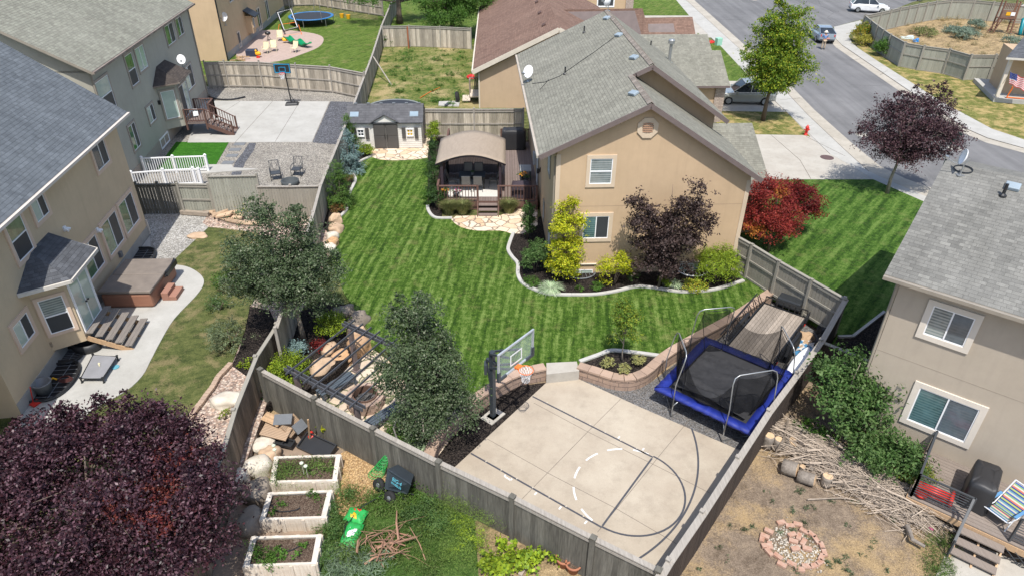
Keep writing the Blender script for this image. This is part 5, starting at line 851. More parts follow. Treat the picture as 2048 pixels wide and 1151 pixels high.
def chair(fr, base, label, frame_m, seat_m, name='patio_chair', group=None, w_=.52):
    t = thing(name, label, 'chair', base, group); f = Fr(base, math.degrees(fr.ang)); z = base.z; h = w_/2; mb = MB()
    for s in (-h, h): mb.tube([f.p(s, h, z), f.p(s, .18, z+.42), f.p(s, .1, z+.62), f.p(s, -.2, z+.64), f.p(s, -.24, z+.0)], .017, 6); mb.tube([f.p(s*.9, -.18, z+.42), f.p(s*.9, -.38, z+1.0)], .016, 6)
    mb.tube([f.p(-h*.9, -.38, z+1.0), f.p(h*.9, -.38, z+1.0)], .016, 6); mb.build('frame', frame_m, t)
    mb = MB(); mb.box(f, -h+.03, h-.03, -.2, .24, z+.40, z+.43); mb.build('seat', seat_m, t); mb = MB(); mb.poly([f.p(-h+.03, -.19, z+.46), f.p(h-.03, -.19, z+.46), f.p(h-.03, -.375, z+.98), f.p(-h+.03, -.375, z+.98)], .025, f.v); mb.build('backrest', seat_m, t); return t
SLING = M('grey_sling', (.22, .21, .19), (.18, .17, .16)); gch = 'sling chairs around the dining table'
for u, v, a, lb in ((1.35, .95, 0, 'grey sling dining chair at the near side of the table, on the left'), (2.0, .95, 0, 'grey sling dining chair at the near side of the table, on the right'), (1.4, 2.25, 180, 'grey sling dining chair at the far side of the table, on the left'), (2.0, 2.25, 180, 'grey sling dining chair at the far side of the table, on the right'), (.55, 1.5, -90, 'grey sling dining chair at the left end of the table'), (2.85, 1.55, 90, 'grey sling dining chair at the right end of the table')):
    chair(Fr((0, 0), .8+a), fz.p(u, v, DZ+.02), lb, DGREY, SLING, group=gch)
def cover(name, label, fr, w_, d_, h, base, mat, top=.75, cat='grill'):
    t = thing(name, label, cat, base); f = Fr(base, math.degrees(fr.ang)); mb = MB(); n = 28; rings = [(0, 1.0), (.25, .99), (.5, .98), (.78, .97), (.93, .93), (.99, top+.1), (1.0, top*.6)]; vs_ = []
    for zz, s in rings:
        for k in range(n):
            a = 2*math.pi*k/n; c, s_ = math.cos(a), math.sin(a); e = .28; x = math.copysign(abs(c)**e, c)*w_/2*s; y = math.copysign(abs(s_)**e, s_)*d_/2*s; q = 1+.05*math.sin(k*2.3+zz*2)*(1-zz); vs_.append(f.p(x*q, y*q, base.z+.03+zz*h+.02*math.sin(k*1.3)))
    nr = len(rings); mb.add(vs_, [(i*n+k, i*n+(k+1) % n, (i+1)*n+(k+1) % n, (i+1)*n+k) for i in range(nr-1) for k in range(n)]+[tuple((nr-1)*n+k for k in range(n))]); mb.build('cover', mat, t, True)
    mb = MB()
    for u in (-w_*.4, w_*.4):
        for v in (-d_*.35, d_*.35): mb.lathe(f.p(u, v, base.z), [(.04, 0), (.05, .04), (.03, .08)], 8)
    mb.build('wheel', RUBBER, t); return t
cover('covered_grill', 'large grill under a black cover behind the deck pergola', fk, 1.55, .85, 1.25, fk.p(4.2, 7.9, DZ), COVER)
cover('covered_chair', 'low furniture under a brown black cover behind the deck railing', fk, 1.15, .8, .75, fk.p(4.55, .6, DZ), M('brown_cover', (.06, .045, .055), rough=.6, bp=.4, bs=5), .8, 'furniture')
t = thing('side_table', 'grey topped low table beside the house wall on the deck', 'table', fk.p(4.85, 3.0, DZ)); mb = MB(); mb.box(fk, 4.5, 5.15, 2.6, 3.5, DZ+.6, DZ+.66); mb.build('tabletop', M('zinc_top', (.30, .31, .31), rough=.4), t); mb = MB()
for u in (4.55, 5.1):
    for v in (2.68, 3.42): mb.box(fk, u-.03, u+.03, v-.03, v+.03, DZ, DZ+.6)
mb.build('leg', DGREY, t)
def pot(name, label, base, r, h, mat, fm_, n=160, seed=3, lm=None, cat='flower pot'):
    t = thing(name, label, cat, base); mb = MB(); mb.lathe(base, [(r*.65, 0), (r, h*.9), (r*1.12, h*.92), (r*1.12, h), (r*.9, h), (r*.85, h*.85)], 16); mb.build('pot', mat, t, True)
    if lm: leaves('foliage', [(base.x, base.y, base.z+h+r*.5, r*1.3, r*1.3, r*.8)], n, .07, lm, t, seed, .05, 6)
    if fm_: leaves('blossom', [(base.x, base.y, base.z+h+r*.7, r*1.3, r*1.3, r*.8)], n//2, .08, fm_, t, seed+1, .04, 4, .9)
    return t
pot('flower_pot', 'pot of orange and yellow flowers on the deck near the house wall', fk.p(4.75, 2.15, DZ), .24, .4, BLK, FLO, 200, 3, L_MID); pot('flower_pot', 'pot with orange flowers behind the left deck railing', fk.p(.35, .35, DZ), .18, .32, GREYP, FLO, 140, 4, L_MID); pot('flower_pot', 'pot with magenta flowers behind the left deck railing', fk.p(.95, .35, DZ), .16, .3, GREYP, PINKF, 120, 5, L_MID)
# ---------------------------------------------------------------- fire pit corner
PG = M('pergola_brown_grey', (.13, .105, .105), (.17, .13, .12), rough=.6); PB = M('pergola_beam', (.075, .078, .088), rough=.5)
A = V((-7.44, 18.02, 0)); B = V((-4.97, 16.40, 0)); Cc = V((-6.03, 20.66, 0)); D_ = Cc+(B-A)
t = thing('pergola', 'open slatted pergola of grey beams over the round fire pit', 'pergola', (-6.2, 18.8, 0)); zt = 2.1
for p in (A, B, Cc, D_): mb = MB(); mb.beam(p.lerp((A+D_)/2, .04), p.lerp((A+D_)/2, .04)+Z*(zt-.05), .15, .15, upv=(B-A).normalized()); mb.beam(p.lerp((A+D_)/2, .04)+Z*.02, p.lerp((A+D_)/2, .04)+Z*.1, .24, .24, upv=(B-A).normalized()); mb.build('post', PG, t)
du = (B-A).normalized(); dv = (Cc-A).normalized()
for p, q in ((A, B), (Cc, D_)):
    mb = MB()
    for s in (-.07, .07): mb.beam(p-du*.35+Z*zt+dv*s, q+du*.35+Z*zt+dv*s, .04, .13)
    mb.build('crossbeam', PB, t)
Lw_ = (B-A).length
for i in range(8): o = A+du*(.0+Lw_*i/7)+Z*(zt+.1); mb = MB(); mb.beam(o-dv*.3, o+dv*((Cc-A).length+.3), .032, .07); mb.build('slat', PB, t)
fpb = V((-5.3, 18.75, .03)); t = thing('fire_pit', 'round brown block fire pit with ashes under the pergola', 'fire pit', fpb); mb = MB(); n = 14
for row in range(3):
    for i in range(n):
        a0_, a1_ = 2*math.pi*(i+.5*row)/n, 2*math.pi*(i+.5*row+.94)/n; f_ = lambda r_, a, z: fpb+V((math.cos(a)*r_, math.sin(a)*r_, z)); z0, z1 = row*.14, row*.14+.132; am = (a0_+a1_)/2
        P = [f_(.42, a0_, z0), f_(.68, a0_, z0), f_(.70, a1_, z0), f_(.42, a1_, z0)]; mb.hexa(P+[p+Z*(z1-z0) for p in P])
mb.build('blocks', M('firepit_block', (.27, .20, .16), (.36, .26, .2), isl=.25, ns=4, bp=.4), t); mb = MB(); mb.lathe(fpb, [(.46, .05), (.46, .47), (.41, .47), (.41, .1)], 24); mb.build('liner', M('rust_ring', (.12, .07, .05), rough=.8), t)
mb = MB(); mb.lathe(fpb, [(.41, 0), (.40, .18), (.05, .2)], 16)
for k in range(50): a, r_ = U(0, 6.3), U(0, .34); c = fpb+V((math.cos(a)*r_, math.sin(a)*r_, .22)); mb.beam(c, c+V((U(-.1, .1), U(-.1, .1), U(0, .05))), .05, .04)
mb.build('ashes', M('ash', (.09, .085, .08), (.03, .03, .03), isl=.8), t)
def bench(label, c, ang, L=1.5, w_=.45):
    t = thing('bench', label, 'bench', c, 'benches around the fire pit'); f = Fr(c, ang); z = c.z; mb = MB()
    for k in range(4): mb.box(f, -L/2, L/2, -w_/2+k*w_/4, -w_/2+k*w_/4+w_/4-.02, z+.40, z+.44)
    mb.build('seat', SLATE, t)
    for u in (-L/2+.05, L/2-.05):
        for v in (-w_/2+.04, w_/2-.04): mb = MB(); mb.box(f, u-.035, u+.035, v-.035, v+.035, z, z+.4); mb.build('leg', SLATE, t)
bench('slate blue slatted bench in front of the boulders under the pergola', V((-6.48, 19.36, .03)), 47); bench('slate blue slatted bench near the garden fence beside the center green tree', V((-4.45, 17.75, .03)), 47)
# ---------------------------------------------------------------- in-ground basketball hoop
pb_ = V((-.65, 18.11, 0)); hp = thing('basketball_hoop', 'tall dark in-ground basketball hoop with glass backboard and orange rim', 'basketball hoop', pb_); rim = V((.47, 17.2, 2.9)); dh = V((rim.x-pb_.x, rim.y-pb_.y, 0)).normalized(); sh_ = V((-dh.y, dh.x, 0)); bc = rim-dh*.42
HB = M('hoop_dark_paint', (.045, .055, .065), rough=.4)
mb = MB(); mb.beam(pb_, pb_+Z*2.95, .16, .16, upv=dh); mb.beam(pb_+Z*.03, pb_+Z*.06, .34, .34, upv=dh); mb.build('pole', HB, hp); mb = MB(); mb.beam(pb_-Z*.1, pb_+Z*.06, .75, .55, upv=dh); mb.build('footing', CONC, hp)
mb = MB()
for s in (-.1, .1):
    mb.beam(pb_+sh_*s+Z*2.9, V((bc.x, bc.y, 3.35))+sh_*s*3-dh*.05, .05, .07); mb.beam(pb_+sh_*s+Z*2.3, V((bc.x, bc.y, 2.82))+sh_*s*2-dh*.05, .05, .07)
mb.beam(pb_+Z*2.5-dh*.25, pb_+Z*2.5+dh*.15, .1, .1); mb.beam(pb_+Z*2.45-dh*.25, pb_+Z*1.6-dh*.12, .05, .05); mb.beam(pb_-dh*.3+Z*2.3, pb_-dh*.3+Z*1.9, .1, .3); mb.build('arm', HB, hp)
HW, b0_, b1_ = .91, 2.78, 3.85; fb_ = PL(V((bc.x, bc.y, 0)), sh_, dh); mb = MB()
for a in ((-HW, HW, b0_, b0_+.06), (-HW, HW, b1_-.06, b1_), (-HW, -HW+.06, b0_+.06, b1_-.06), (HW-.06, HW, b0_+.06, b1_-.06)): fb_.box(mb, *a, -.03, .03)
mb.build('board_frame', M('silver_frame', (.55, .58, .60), rough=.35, metal=.4), hp); mb = MB()
for a in ((-HW-.02, -HW+.09, b0_-.02, b0_+.35), (HW-.09, HW+.02, b0_-.02, b0_+.35), (-HW+.09, -HW+.4, b0_-.02, b0_+.07), (HW-.4, HW-.09, b0_-.02, b0_+.07)): mb = MB(); fb_.box(mb, *a, -.035, .05); mb.build('edge_pad', HB, hp)
gm_, t_, B_, N_, L_n = nodes('clear_glass'); B_.inputs['Base Color'].default_value = (.75, .85, .85, 1); B_.inputs['Roughness'].default_value = .05; B_.inputs['Alpha'].default_value = .12
mb = MB(); fb_.box(mb, -HW+.06, HW-.06, b0_+.06, b1_-.06, -.006, .006); mb.build('backboard', gm_, hp); mb = MB()
for a in ((-.3, .3, 3.0, 3.05), (-.3, .3, 3.4, 3.45), (-.3, -.25, 3.05, 3.4), (.25, .3, 3.05, 3.4)): fb_.box(mb, *a, .007, .012)
mb.build('target_square', WHITE, hp); OR = M('rim_orange', (.80, .17, .03), rough=.4); mb = MB(); mb.tube([rim+V((math.cos(a), math.sin(a), 0))*.235 for a in [k*math.pi/14 for k in range(28)]], .014, 7, closed=True); mb.beam(V((bc.x, bc.y, 2.87))+dh*.02, rim-dh*.22-Z*.02, .22, .06); mb.build('rim', OR, hp); mb = MB()
def net(mb, c, r, h, n=12, rows=5, th=.007):
    f_ = lambda i, j: c+V((math.cos(2*math.pi*(i+.5*(j % 2))/n), math.sin(2*math.pi*(i+.5*(j % 2))/n), 0))*(r*(1-.45*math.sin(min(1, j/rows*1.1)*math.pi/2)))-Z*(h*j/rows)
    for j in range(rows):
        for i in range(n): mb.tube([f_(i, j), f_(i, j+1)], th, 3, cap=False); mb.tube([f_(i, j), f_(i-1+(0 if j % 2 == 0 else 2), j+1)], th, 3, cap=False)
net(mb, rim, .235, .45); mb.build('net', WHITE, hp)
# ---------------------------------------------------------------- big rectangular trampoline
tc = V((7.82, 19.15, 0)); ft = Fr(tc, -39.3); tr_ = thing('trampoline', 'large rectangular trampoline with blue pads, black mat and galvanised arches', 'trampoline', tc); a_, b_ = 1.82, 2.02; H_ = .82
def rring(mb, x0, y0, x1, y1, z0, z1, n=26, jit=.0):
    out = [(-x0, -y0), (x0, -y0), (x0, y0), (-x0, y0)]; inn = [(-x1, -y1), (x1, -y1), (x1, y1), (-x1, y1)]
    for k in range(4):
        p, q, s, r_ = out[k], out[(k+1) % 4], inn[(k+1) % 4], inn[k]; vs_ = []
        for i in range(n+1):
            e = i/n; w2 = jit*math.sin(i*2.4+k)+jit*U(-1, 1)
            for (ax, ay), (bx, by), zz in ((p, q, z0-.06-w2), (p, q, z1+w2), (r_, s, z1+.01), (r_, s, z0)):
                c_ = .0; vs_.append(ft.p(ax+(bx-ax)*e, ay+(by-ay)*e, zz))
        mb.add(vs_, [(i*4+j, (i+1)*4+j, (i+1)*4+(j+1) % 4, i*4+(j+1) % 4) for i in range(n) for j in range(4)])
mb = MB(); rring(mb, a_, b_, a_-.36, b_-.36, H_, H_+.05, jit=.018); mb.build('pad', BLUE, tr_, True); mb = MB(); mb.box(ft, -a_+.38, a_-.38, -b_+.38, b_-.38, H_-.02, H_)
mb.build('mat', M('mat_black', (.022, .022, .024), (.03, .03, .032), rough=.8, ns=2), tr_)
mb = MB()
for k in range(4): P = [(-a_+.1, -b_+.1), (a_-.1, -b_+.1), (a_-.1, b_-.1), (-a_+.1, b_-.1)]; mb.tube([ft.p(*P[k], H_-.04), ft.p(*P[(k+1) % 4], H_-.04)], .035, 7)
mb.build('frame', GALV, tr_); ARC = []
def arch(p, q, lean, top=2.75):               # a U shaped net arch standing outside one corner side
    P0, P1 = ft.p(*p, 0), ft.p(*q, 0); o = ft.p(*lean, 0)-ft.p(0, 0, 0); d = (P1-P0).normalized(); w_ = (P1-P0).length; pts = [P0+o*.2+Z*.5, P0+o*.25+Z*1.5, P0-o*.2+Z*(top-.3), P0+d*.06-o*.35+Z*(top-.08), P0+d*.22-o*.42+Z*top, P1-d*.22-o*.42+Z*top, P1-d*.06-o*.35+Z*(top-.08), P1-o*.2+Z*(top-.3), P1+o*.25+Z*1.5, P1+o*.2+Z*.5]
    mb = MB(); mb.tube(pts, .021, 8); ARC.append((pts[4], pts[5])); mb.build('arch', GALV, tr_, True); mb = MB(); mb.tube([P0-o*.35+Z*.75, P0+o*.18+Z*.55, P0+o*.2+Z*.08, P0+o*.05+Z*.03, P1+o*.05+Z*.03, P1+o*.2+Z*.08, P1+o*.18+Z*.55, P1-o*.35+Z*.75], .024, 8); mb.build('leg', GALV, tr_, True)
arch((-a_-.1, -.9), (-.95, -b_-.02), (-.25, -.25)); arch((.9, -b_-.02), (a_+.06, -.75), (.25, -.25)); arch((a_+.06, .9), (.95, b_+.02), (.25, .25)); arch((-.95, b_+.02), (-a_-.1, .95), (-.25, .25))
NETM = M('black_netting', (.012, .012, .013), rough=.9, alpha=.62, spec=.1)
mb = MB(); ring_ = []
inr = [(-a_+.42, -b_+.42), (a_-.42, -b_+.42), (a_-.42, b_-.42), (-a_+.42, b_-.42)]
tops = [ARC[0][0], ARC[0][1], ARC[1][0], ARC[1][1], ARC[2][0], ARC[2][1], ARC[3][0], ARC[3][1]]; bots = [ft.p(-a_+.42, -b_+.9, H_+.02), ft.p(-a_+.9, -b_+.42, H_+.02), ft.p(a_-.9, -b_+.42, H_+.02), ft.p(a_-.42, -b_+.9, H_+.02), ft.p(a_-.42, b_-.9, H_+.02), ft.p(a_-.9, b_-.42, H_+.02), ft.p(-a_+.9, b_-.42, H_+.02), ft.p(-a_+.42, b_-.9, H_+.02)]
for i in range(8):
    T0, T1, B0, B1 = tops[i]-Z*.12, tops[(i+1) % 8]-Z*.12, bots[i], bots[(i+1) % 8]; drop = .12 if i % 2 == 0 else (1.35, 1.2, .55, .75)[i//2]; N2, M2 = 10, 6; vs_ = []
    for a in range(N2+1):
        e = a/N2; tp = T0.lerp(T1, e)-Z*drop*4*e*(1-e); bt = B0.lerp(B1, e)
        for c in range(M2+1): f_ = c/M2; p = tp.lerp(bt, f_); vs_.append(p+(ft.p(0, 0, 0)-V((p.x, p.y, 0)))*.08*math.sin(f_*math.pi)*math.sin(e*9+i)+V((0, 0, -.12*math.sin(f_*math.pi))))
    mb.add(vs_, [(a*(M2+1)+c, (a+1)*(M2+1)+c, (a+1)*(M2+1)+c+1, a*(M2+1)+c+1) for a in range(N2) for c in range(M2)])
mb.build('net', NETM, tr_, True); mb = MB(); N2 = 26; vs_ = []
from mathutils import noise as mnoise
for a in range(N2+1):
    for c in range(N2+1):
        x, y = -a_+.45+(2*a_-.9)*a/N2, -b_+.42+(2*b_-1.3)*c/N2; h_ = .05+.13*max(0, mnoise.noise(V((x*1.2, y*2.1, 3))))+.10*abs(mnoise.noise(V((x*.8+9, y*2.8, 7))))+(.22 if y < -b_+.9 else 0)*(1-abs(x)/a_); vs_.append(ft.p(x, y, H_+h_))
mb.add(vs_, [(a*(N2+1)+c, (a+1)*(N2+1)+c, (a+1)*(N2+1)+c+1, a*(N2+1)+c+1) for a in range(N2) for c in range(N2)]); mb.build('slumped_net', M('net_on_mat', (.018, .018, .02), (.035, .035, .037), rough=.75, alpha=.93), tr_, True)
mb = MB()
for i in range(8): mb.tube([tops[i]-Z*.1, tops[i]-Z*.45, bots[i]], .012, 5)
for (p, q) in ARC: mb.tube([p-Z*.1, (p+q)/2-Z*.13, q-Z*.1], .013, 5)
mb.build('net_strap', BLK, tr_)
# ---------------------------------------------------------------- flatbed trailer
ftr = Fr(V((9.99, 20.50, 0)), 52); TL, TW, TZ = 3.8, 1.78, .62; tt = thing('trailer', 'flatbed utility trailer with worn plank deck and black rails beside the fence', 'trailer', ftr.p(TL/2, TW/2, 0)); mb = MB()
for k in range(13): mb.box(ftr, 0, TL, k*TW/13+.004, (k+1)*TW/13-.008, TZ-.04, TZ+U(-.004, .004))
mb.build('plank_deck', PLANK, tt); mb = MB()
for v in (-.06, TW+.06): mb.beam(ftr.p(-.1, v, TZ-.05), ftr.p(TL+.1, v, TZ-.05), .06, .14); mb.beam(ftr.p(0, v*1.18-.02*(v < 0), TZ+.36), ftr.p(TL, v*1.18-.02*(v < 0), TZ+.36), .045, .045)
mb.beam(ftr.p(-.05, 0, TZ-.05), ftr.p(-.05, TW, TZ-.05), .06, .14); mb.beam(ftr.p(TL+.05, 0, TZ-.05), ftr.p(TL+.05, TW, TZ-.05), .06, .14); mb.beam(ftr.p(TL+.05, 0, TZ+.36), ftr.p(TL+.05, TW, TZ+.36), .045, .045)
mb.beam(ftr.p(TL, .2, .5), ftr.p(TL+1.0, TW/2, .5), .07, .09); mb.beam(ftr.p(TL, TW-.2, .5), ftr.p(TL+1.0, TW/2, .5), .07, .09)
for k in range(15):
    u = k*TL/14
    for v in (-.09, TW+.09): mb.beam(ftr.p(u, v, TZ-.02), ftr.p(min(TL, u+(.14 if k % 2 else -.0)), v*1.12, TZ+.36), .03, .03)
for k in range(8): v = k*TW/7; mb.beam(ftr.p(TL+.05, v, TZ), ftr.p(TL+.05, v, TZ+.36), .03, .03)
mb.build('frame', BLK, tt)
for v in (-.28, TW+.12):
    for u in (1.35, 2.15): mb = MB(); mb.lathe(ftr.p(u, v+.08, .33), [(.2, -.09), (.33, -.09), (.34, 0), (.33, .09), (.2, .09)], 18, ax=Matrix.Rotation(R(90), 3, ftr.u)); w_ = mb.build('wheel', RUBBER, tt, True); mb = MB(); mb.lathe(ftr.p(u, v+.08, .33), [(.19, -.06), (.19, .06), (.05, .09)], 12, ax=Matrix.Rotation(R(90), 3, ftr.u)); mb.build('rim', GALV, w_)
    mb = MB(); mb.tube([ftr.p(.95, v+.08, .45), ftr.p(1.15, v+.08, .74), ftr.p(2.4, v+.08, .74), ftr.p(2.6, v+.08, .45)], .09, 6); mb.build('fender', BLK, tt)
for u in (.1, 3.3): mb = MB(); mb.box(ftr, u, u+.12, -.12, -.09, TZ-.08, TZ-.02); mb.build('reflector', RED, tt)
fx = ftr.sub(TL-.1, TW*.28); mb = MB(); q = [(-.0, 0), (.62, 0), (.62, 1.05), (0, 1.05)]; z0, z1 = TZ+.05, TZ+.42; P = [ftr.p(TL+.15+a, .35+b, z0) for a, b in q]; mb.hexa(P+[ftr.p(TL+.2+a*.85, .38+b*.94, z1) for a, b in q]); tb_ = mb.build('tool_box', M('toolbox_plastic', (.03, .033, .036), rough=.4), None, bev=.05); tag(tb_, 'dark plastic box on the tongue of the flatbed trailer', 'box')
# boards, kayak shaped boards, junk by the fence
def hull(name, label, a, b, wd, th, mat, cat, z=.25):
    a, b = V(a), V(b); d = (b-a).normalized(); s_ = d.cross(Z).normalized(); n = 18; vs_ = []; m_ = 10
    for i in range(n+1):
        e = i/n; w2 = wd/2*max(.04, math.sin(math.pi*min(max(e*.94+.03, 0), 1))**.5); c = a.lerp(b, e)+Z*(.05*(2*e-1)**4)
        for j in range(m_): t2 = 2*math.pi*j/m_; vs_.append(c+s_*w2*math.cos(t2)+Z*th/2*math.sin(t2))
    mb = MB(); mb.add(vs_, [(i*m_+j, i*m_+(j+1) % m_, (i+1)*m_+(j+1) % m_, (i+1)*m_+j) for i in range(n) for j in range(m_)]+[tuple(range(m_)), tuple(n*m_+j for j in range(m_))]); return tag(mb.build(name, mat, None, True), label, cat)
hull('paddle_board', 'white paddle board lying between the trampoline and the dark fence', g(1575, 758, .5), g(1616, 698, .5), .55, .14, WHITE, 'paddle board'); hull('paddle_board', 'bright blue paddle board edge beside the white one along the dark fence', g(1584, 762, .42), g(1625, 702, .42), .6, .12, BRBLUE, 'paddle board')
for lb, x, y, sx, sy, an, m_ in (('flattened tan cardboard lying behind the flatbed trailer', 1606, 680, .55, .4, 20, M('cardboard', (.42, .29, .18))), ('white torn bag of material behind the flatbed trailer', 1597, 690, .6, .45, -20, M('white_bag', (.55, .53, .50), bp=.6, bs=8)), ('crumpled blue tarp beside the paddle boards', 1600, 700, .5, .4, 50, M('blue_tarp', (.06, .22, .40), bp=.6, bs=8))):
    c = g(x, y, .1); f = Fr(c, an); mb = MB(); n = 7; mb.add([f.p((i/(n-1)-.5)*sx*2+U(-.05, .05), (j/(n-1)-.5)*sy*2+U(-.05, .05), .1+U(0, .16)) for i in range(n) for j in range(n)], [(i*n+j, (i+1)*n+j, (i+1)*n+j+1, i*n+j+1) for i in range(n-1) for j in range(n-1)]); o = mb.build('debris', m_); o.modifiers.new('s', 'SOLIDIFY').thickness = .02; tag(o, lb, 'debris')
for lb, x, y, r_ in (('upper black rubbish bag against the fence beyond the paddle boards', 1648, 662, .3), ('lower black rubbish bag against the fence beyond the paddle boards', 1634, 680, .28)):
    mb = MB(); rock(mb, g(x, y, .22), r_, r_*.85, r_*.9, int(x), amp=.5); tag(mb.build('rubbish_bag', COVER, smooth=True), lb, 'bag')
# ---------------------------------------------------------------- raised beds
def bed(label, P, h=.55, tw=.13, fill=None):
    P = gl(P, h); c = sum(P, V())/4; c.z = 0; t = thing('raised_bed', label, 'raised bed', c, 'whitewashed raised vegetable beds'); inn = [p.lerp(V((c.x, c.y, h)), .0) for p in P]
    for i in range(4):
        a, b = P[i], P[(i+1) % 4]; mb = MB()
        for k in range(3): mb.beam(V((a.x, a.y, .09+.17*k)), V((b.x, b.y, .09+.17*k)), .035, .16)
        d = (b-a).normalized(); mb.build('side_planks', BEDW, t); mb = MB(); n_ = V((-d.y, d.x, 0)); nn = 3 if (b-a).length > 1.3 else 2
        o = n_*(-.028 if (c-a).dot(n_) > 0 else .028)
        for k in range(nn+1): p = V((a.x, a.y, 0)).lerp(V((b.x, b.y, 0)), .03+.94*k/nn)+o; mb.beam(p, p+Z*(h-.03), .05, .09, upv=d); mb.build('batten', BEDW, t); mb = MB()
        q = (V((c.x, c.y, h))-a).normalized(); r_ = (V((c.x, c.y, h))-b).normalized(); mb = MB(); A1_, B1_ = a-q*.03, b-r_*.03; A2_, B2_ = a+q*.14, b+r_*.14; mb.hexa([A1_-Z*.04, B1_-Z*.04, B2_-Z*.04, A2_-Z*.04, A1_, B1_, B2_, A2_]); mb.build('rim_board', M('rim_board', (.60, .54, .45), (.44, .38, .3), ns=4, bp=.3, isl=.1) if 'rimm' not in globals() else rimm, t)
    mb = MB(); mb.prism([(V((c.x, c.y, 0)).lerp(V((p.x, p.y, 0)), .93)) for p in P], .05, h-.12); mb.build('soil', SOIL, t); return c
rimm = M('rim_board', (.66, .61, .53), (.46, .40, .33), ns=4, bp=.3)
BC = [bed('raised bed full of feathery greens with white flower heads, farthest of the three', [(550, 912), (680, 908), (672, 960), (542, 963)]), bed('raised bed with bare soil and a black drip hose, middle of the three', [(538, 984), (663, 979), (650, 1034), (521, 1038)]), bed('raised bed with a leafy corner at the bottom, nearest of the three', [(505, 1072), (642, 1068), (631, 1126), (488, 1131)])]
leaves_ = lambda nm, lb, cat, bl, n, sz, m_, seed, **k: (lambda t: (leaves('foliage', bl, n, sz, m_, t, seed, **k), t)[1])(thing(nm, lb, cat, (bl[0][0], bl[0][1], bl[0][2]-.1)))
def at_(x, y, z): p = g(x, y, z); return (p.x, p.y, p.z)
def patch(nm, lb, cat, spots, n, sz, m_, seed, z=.5, **k): return leaves_(nm, lb, cat, [at_(x, y, z)+(a, b, c) for x, y, a, b, c in spots], n, sz, m_, seed, **k)
patch('vegetable_plant', 'mass of green leaves filling the farthest raised bed', 'plant', [(575, 935, .4, .3, .12), (610, 938, .4, .3, .15), (645, 930, .4, .3, .15), (600, 925, .6, .2, .1), (560, 950, .25, .2, .15)], 2600, .05, L_WEED, 11, clump=.08, per=8); patch('dill_plant', 'feathery fronds spilling over the front of the farthest raised bed', 'plant', [(565, 970, .3, .15, .25), (615, 968, .25, .15, .25), (668, 975, .2, .2, .3), (535, 940, .2, .3, .3)], 2200, .05, L_FENN, 12, z=.35, asp=.15, clump=.12)
patch('vegetable_plant', 'scattered seedlings in the middle raised bed', 'plant', [(560, 1008, .12, .1, .08), (548, 1022, .2, .1, .1), (605, 1010, .1, .12, .08), (612, 1025, .12, .08, .08), (620, 995, .25, .15, .15)], 500, .05, L_MID, 13, clump=.05); patch('vegetable_plant', 'leafy clump in the left corner of the nearest raised bed', 'plant', [(515, 1115, .3, .22, .2), (540, 1118, .2, .2, .16), (508, 1105, .2, .15, .15)], 1300, .05, L_MID, 14, clump=.07); patch('vegetable_plant', 'young vine seedlings in the soil of the nearest raised bed', 'plant', [(560, 1092, .1, .1, .06), (566, 1105, .08, .08, .06), (600, 1098, .12, .14, .06), (595, 1108, .1, .1, .06)], 260, .07, L_MID, 15, clump=.05)
mb = MB()
for x, y in ((547, 890), (549, 898), (603, 925), (611, 931)): mb.lathe(g(x, y, 1.0), [(.02, -.05), (.06, -.02), (.065, .02), (.02, .06)], 8); mb.tube([g(x, y, 1.0)-Z*.5, g(x, y, 1.0)], .006, 4)
tag(mb.build('onion_flower', M('onion_flower', (.6, .65, .5))), 'round white onion flower heads over the farthest raised bed', 'flower')
for lb, P in (('black drip hose curling over the middle raised bed', [(535, 1000), (545, 1012), (560, 1022), (590, 1019), (600, 1014)]), ('black drip hose in the soil of the nearest raised bed', [(560, 1105), (585, 1098), (600, 1089)]), ('black hose curving through the weeds between wheelbarrow and seed bags', [(765, 988), (745, 1000), (720, 1015), (700, 1040), (690, 1050), (688, 1075)])):
    mb = MB(); mb.tube(sm(gl(P, .47 if 'bed' in lb else .25)), .016, 6); tag(mb.build('hose', BLK), lb, 'hose')
# wood chips, garden ground
sheet('wood_chips', smp([(682, 905), (705, 897), (735, 905), (760, 930), (770, 965), (745, 990), (730, 1005), (705, 1015), (690, 1030), (668, 1020), (665, 990), (680, 960)], 3), .02, pebbles('chips', [(.50, .32, .15), (.62, .42, .21), (.40, .25, .12), (.56, .38, .2)], 20, .8), z0=-.1)
sheet('garden_soil', [(470, 930), (560, 870), (630, 870), (690, 905), (680, 960), (660, 1060), (640, 1180), (420, 1180), (440, 1050)], .006, M('garden_ground', (.30, .22, .16), (.17, .13, .1), ns=1.5, kind='Object', bp=.5, bs=18), z0=-.1)
sheet('straw_ground', [(860, 970), (905, 965), (1000, 1030), (1100, 1080), (1260, 1190), (920, 1190), (930, 1080), (900, 1000)], .006, STRAW, z0=-.1); sheet('garden_weeds', [(690, 1000), (760, 985), (840, 940), (900, 970), (950, 1040), (960, 1190), (630, 1190), (660, 1040)], .012, lawn('weed_ground', .5, (.03, .055, .012), (.05, .10, .02), (.09, .14, .035), (.25, .2, .1), sk=(2, 1), stripe=0, dryt=.6), z0=-.1)
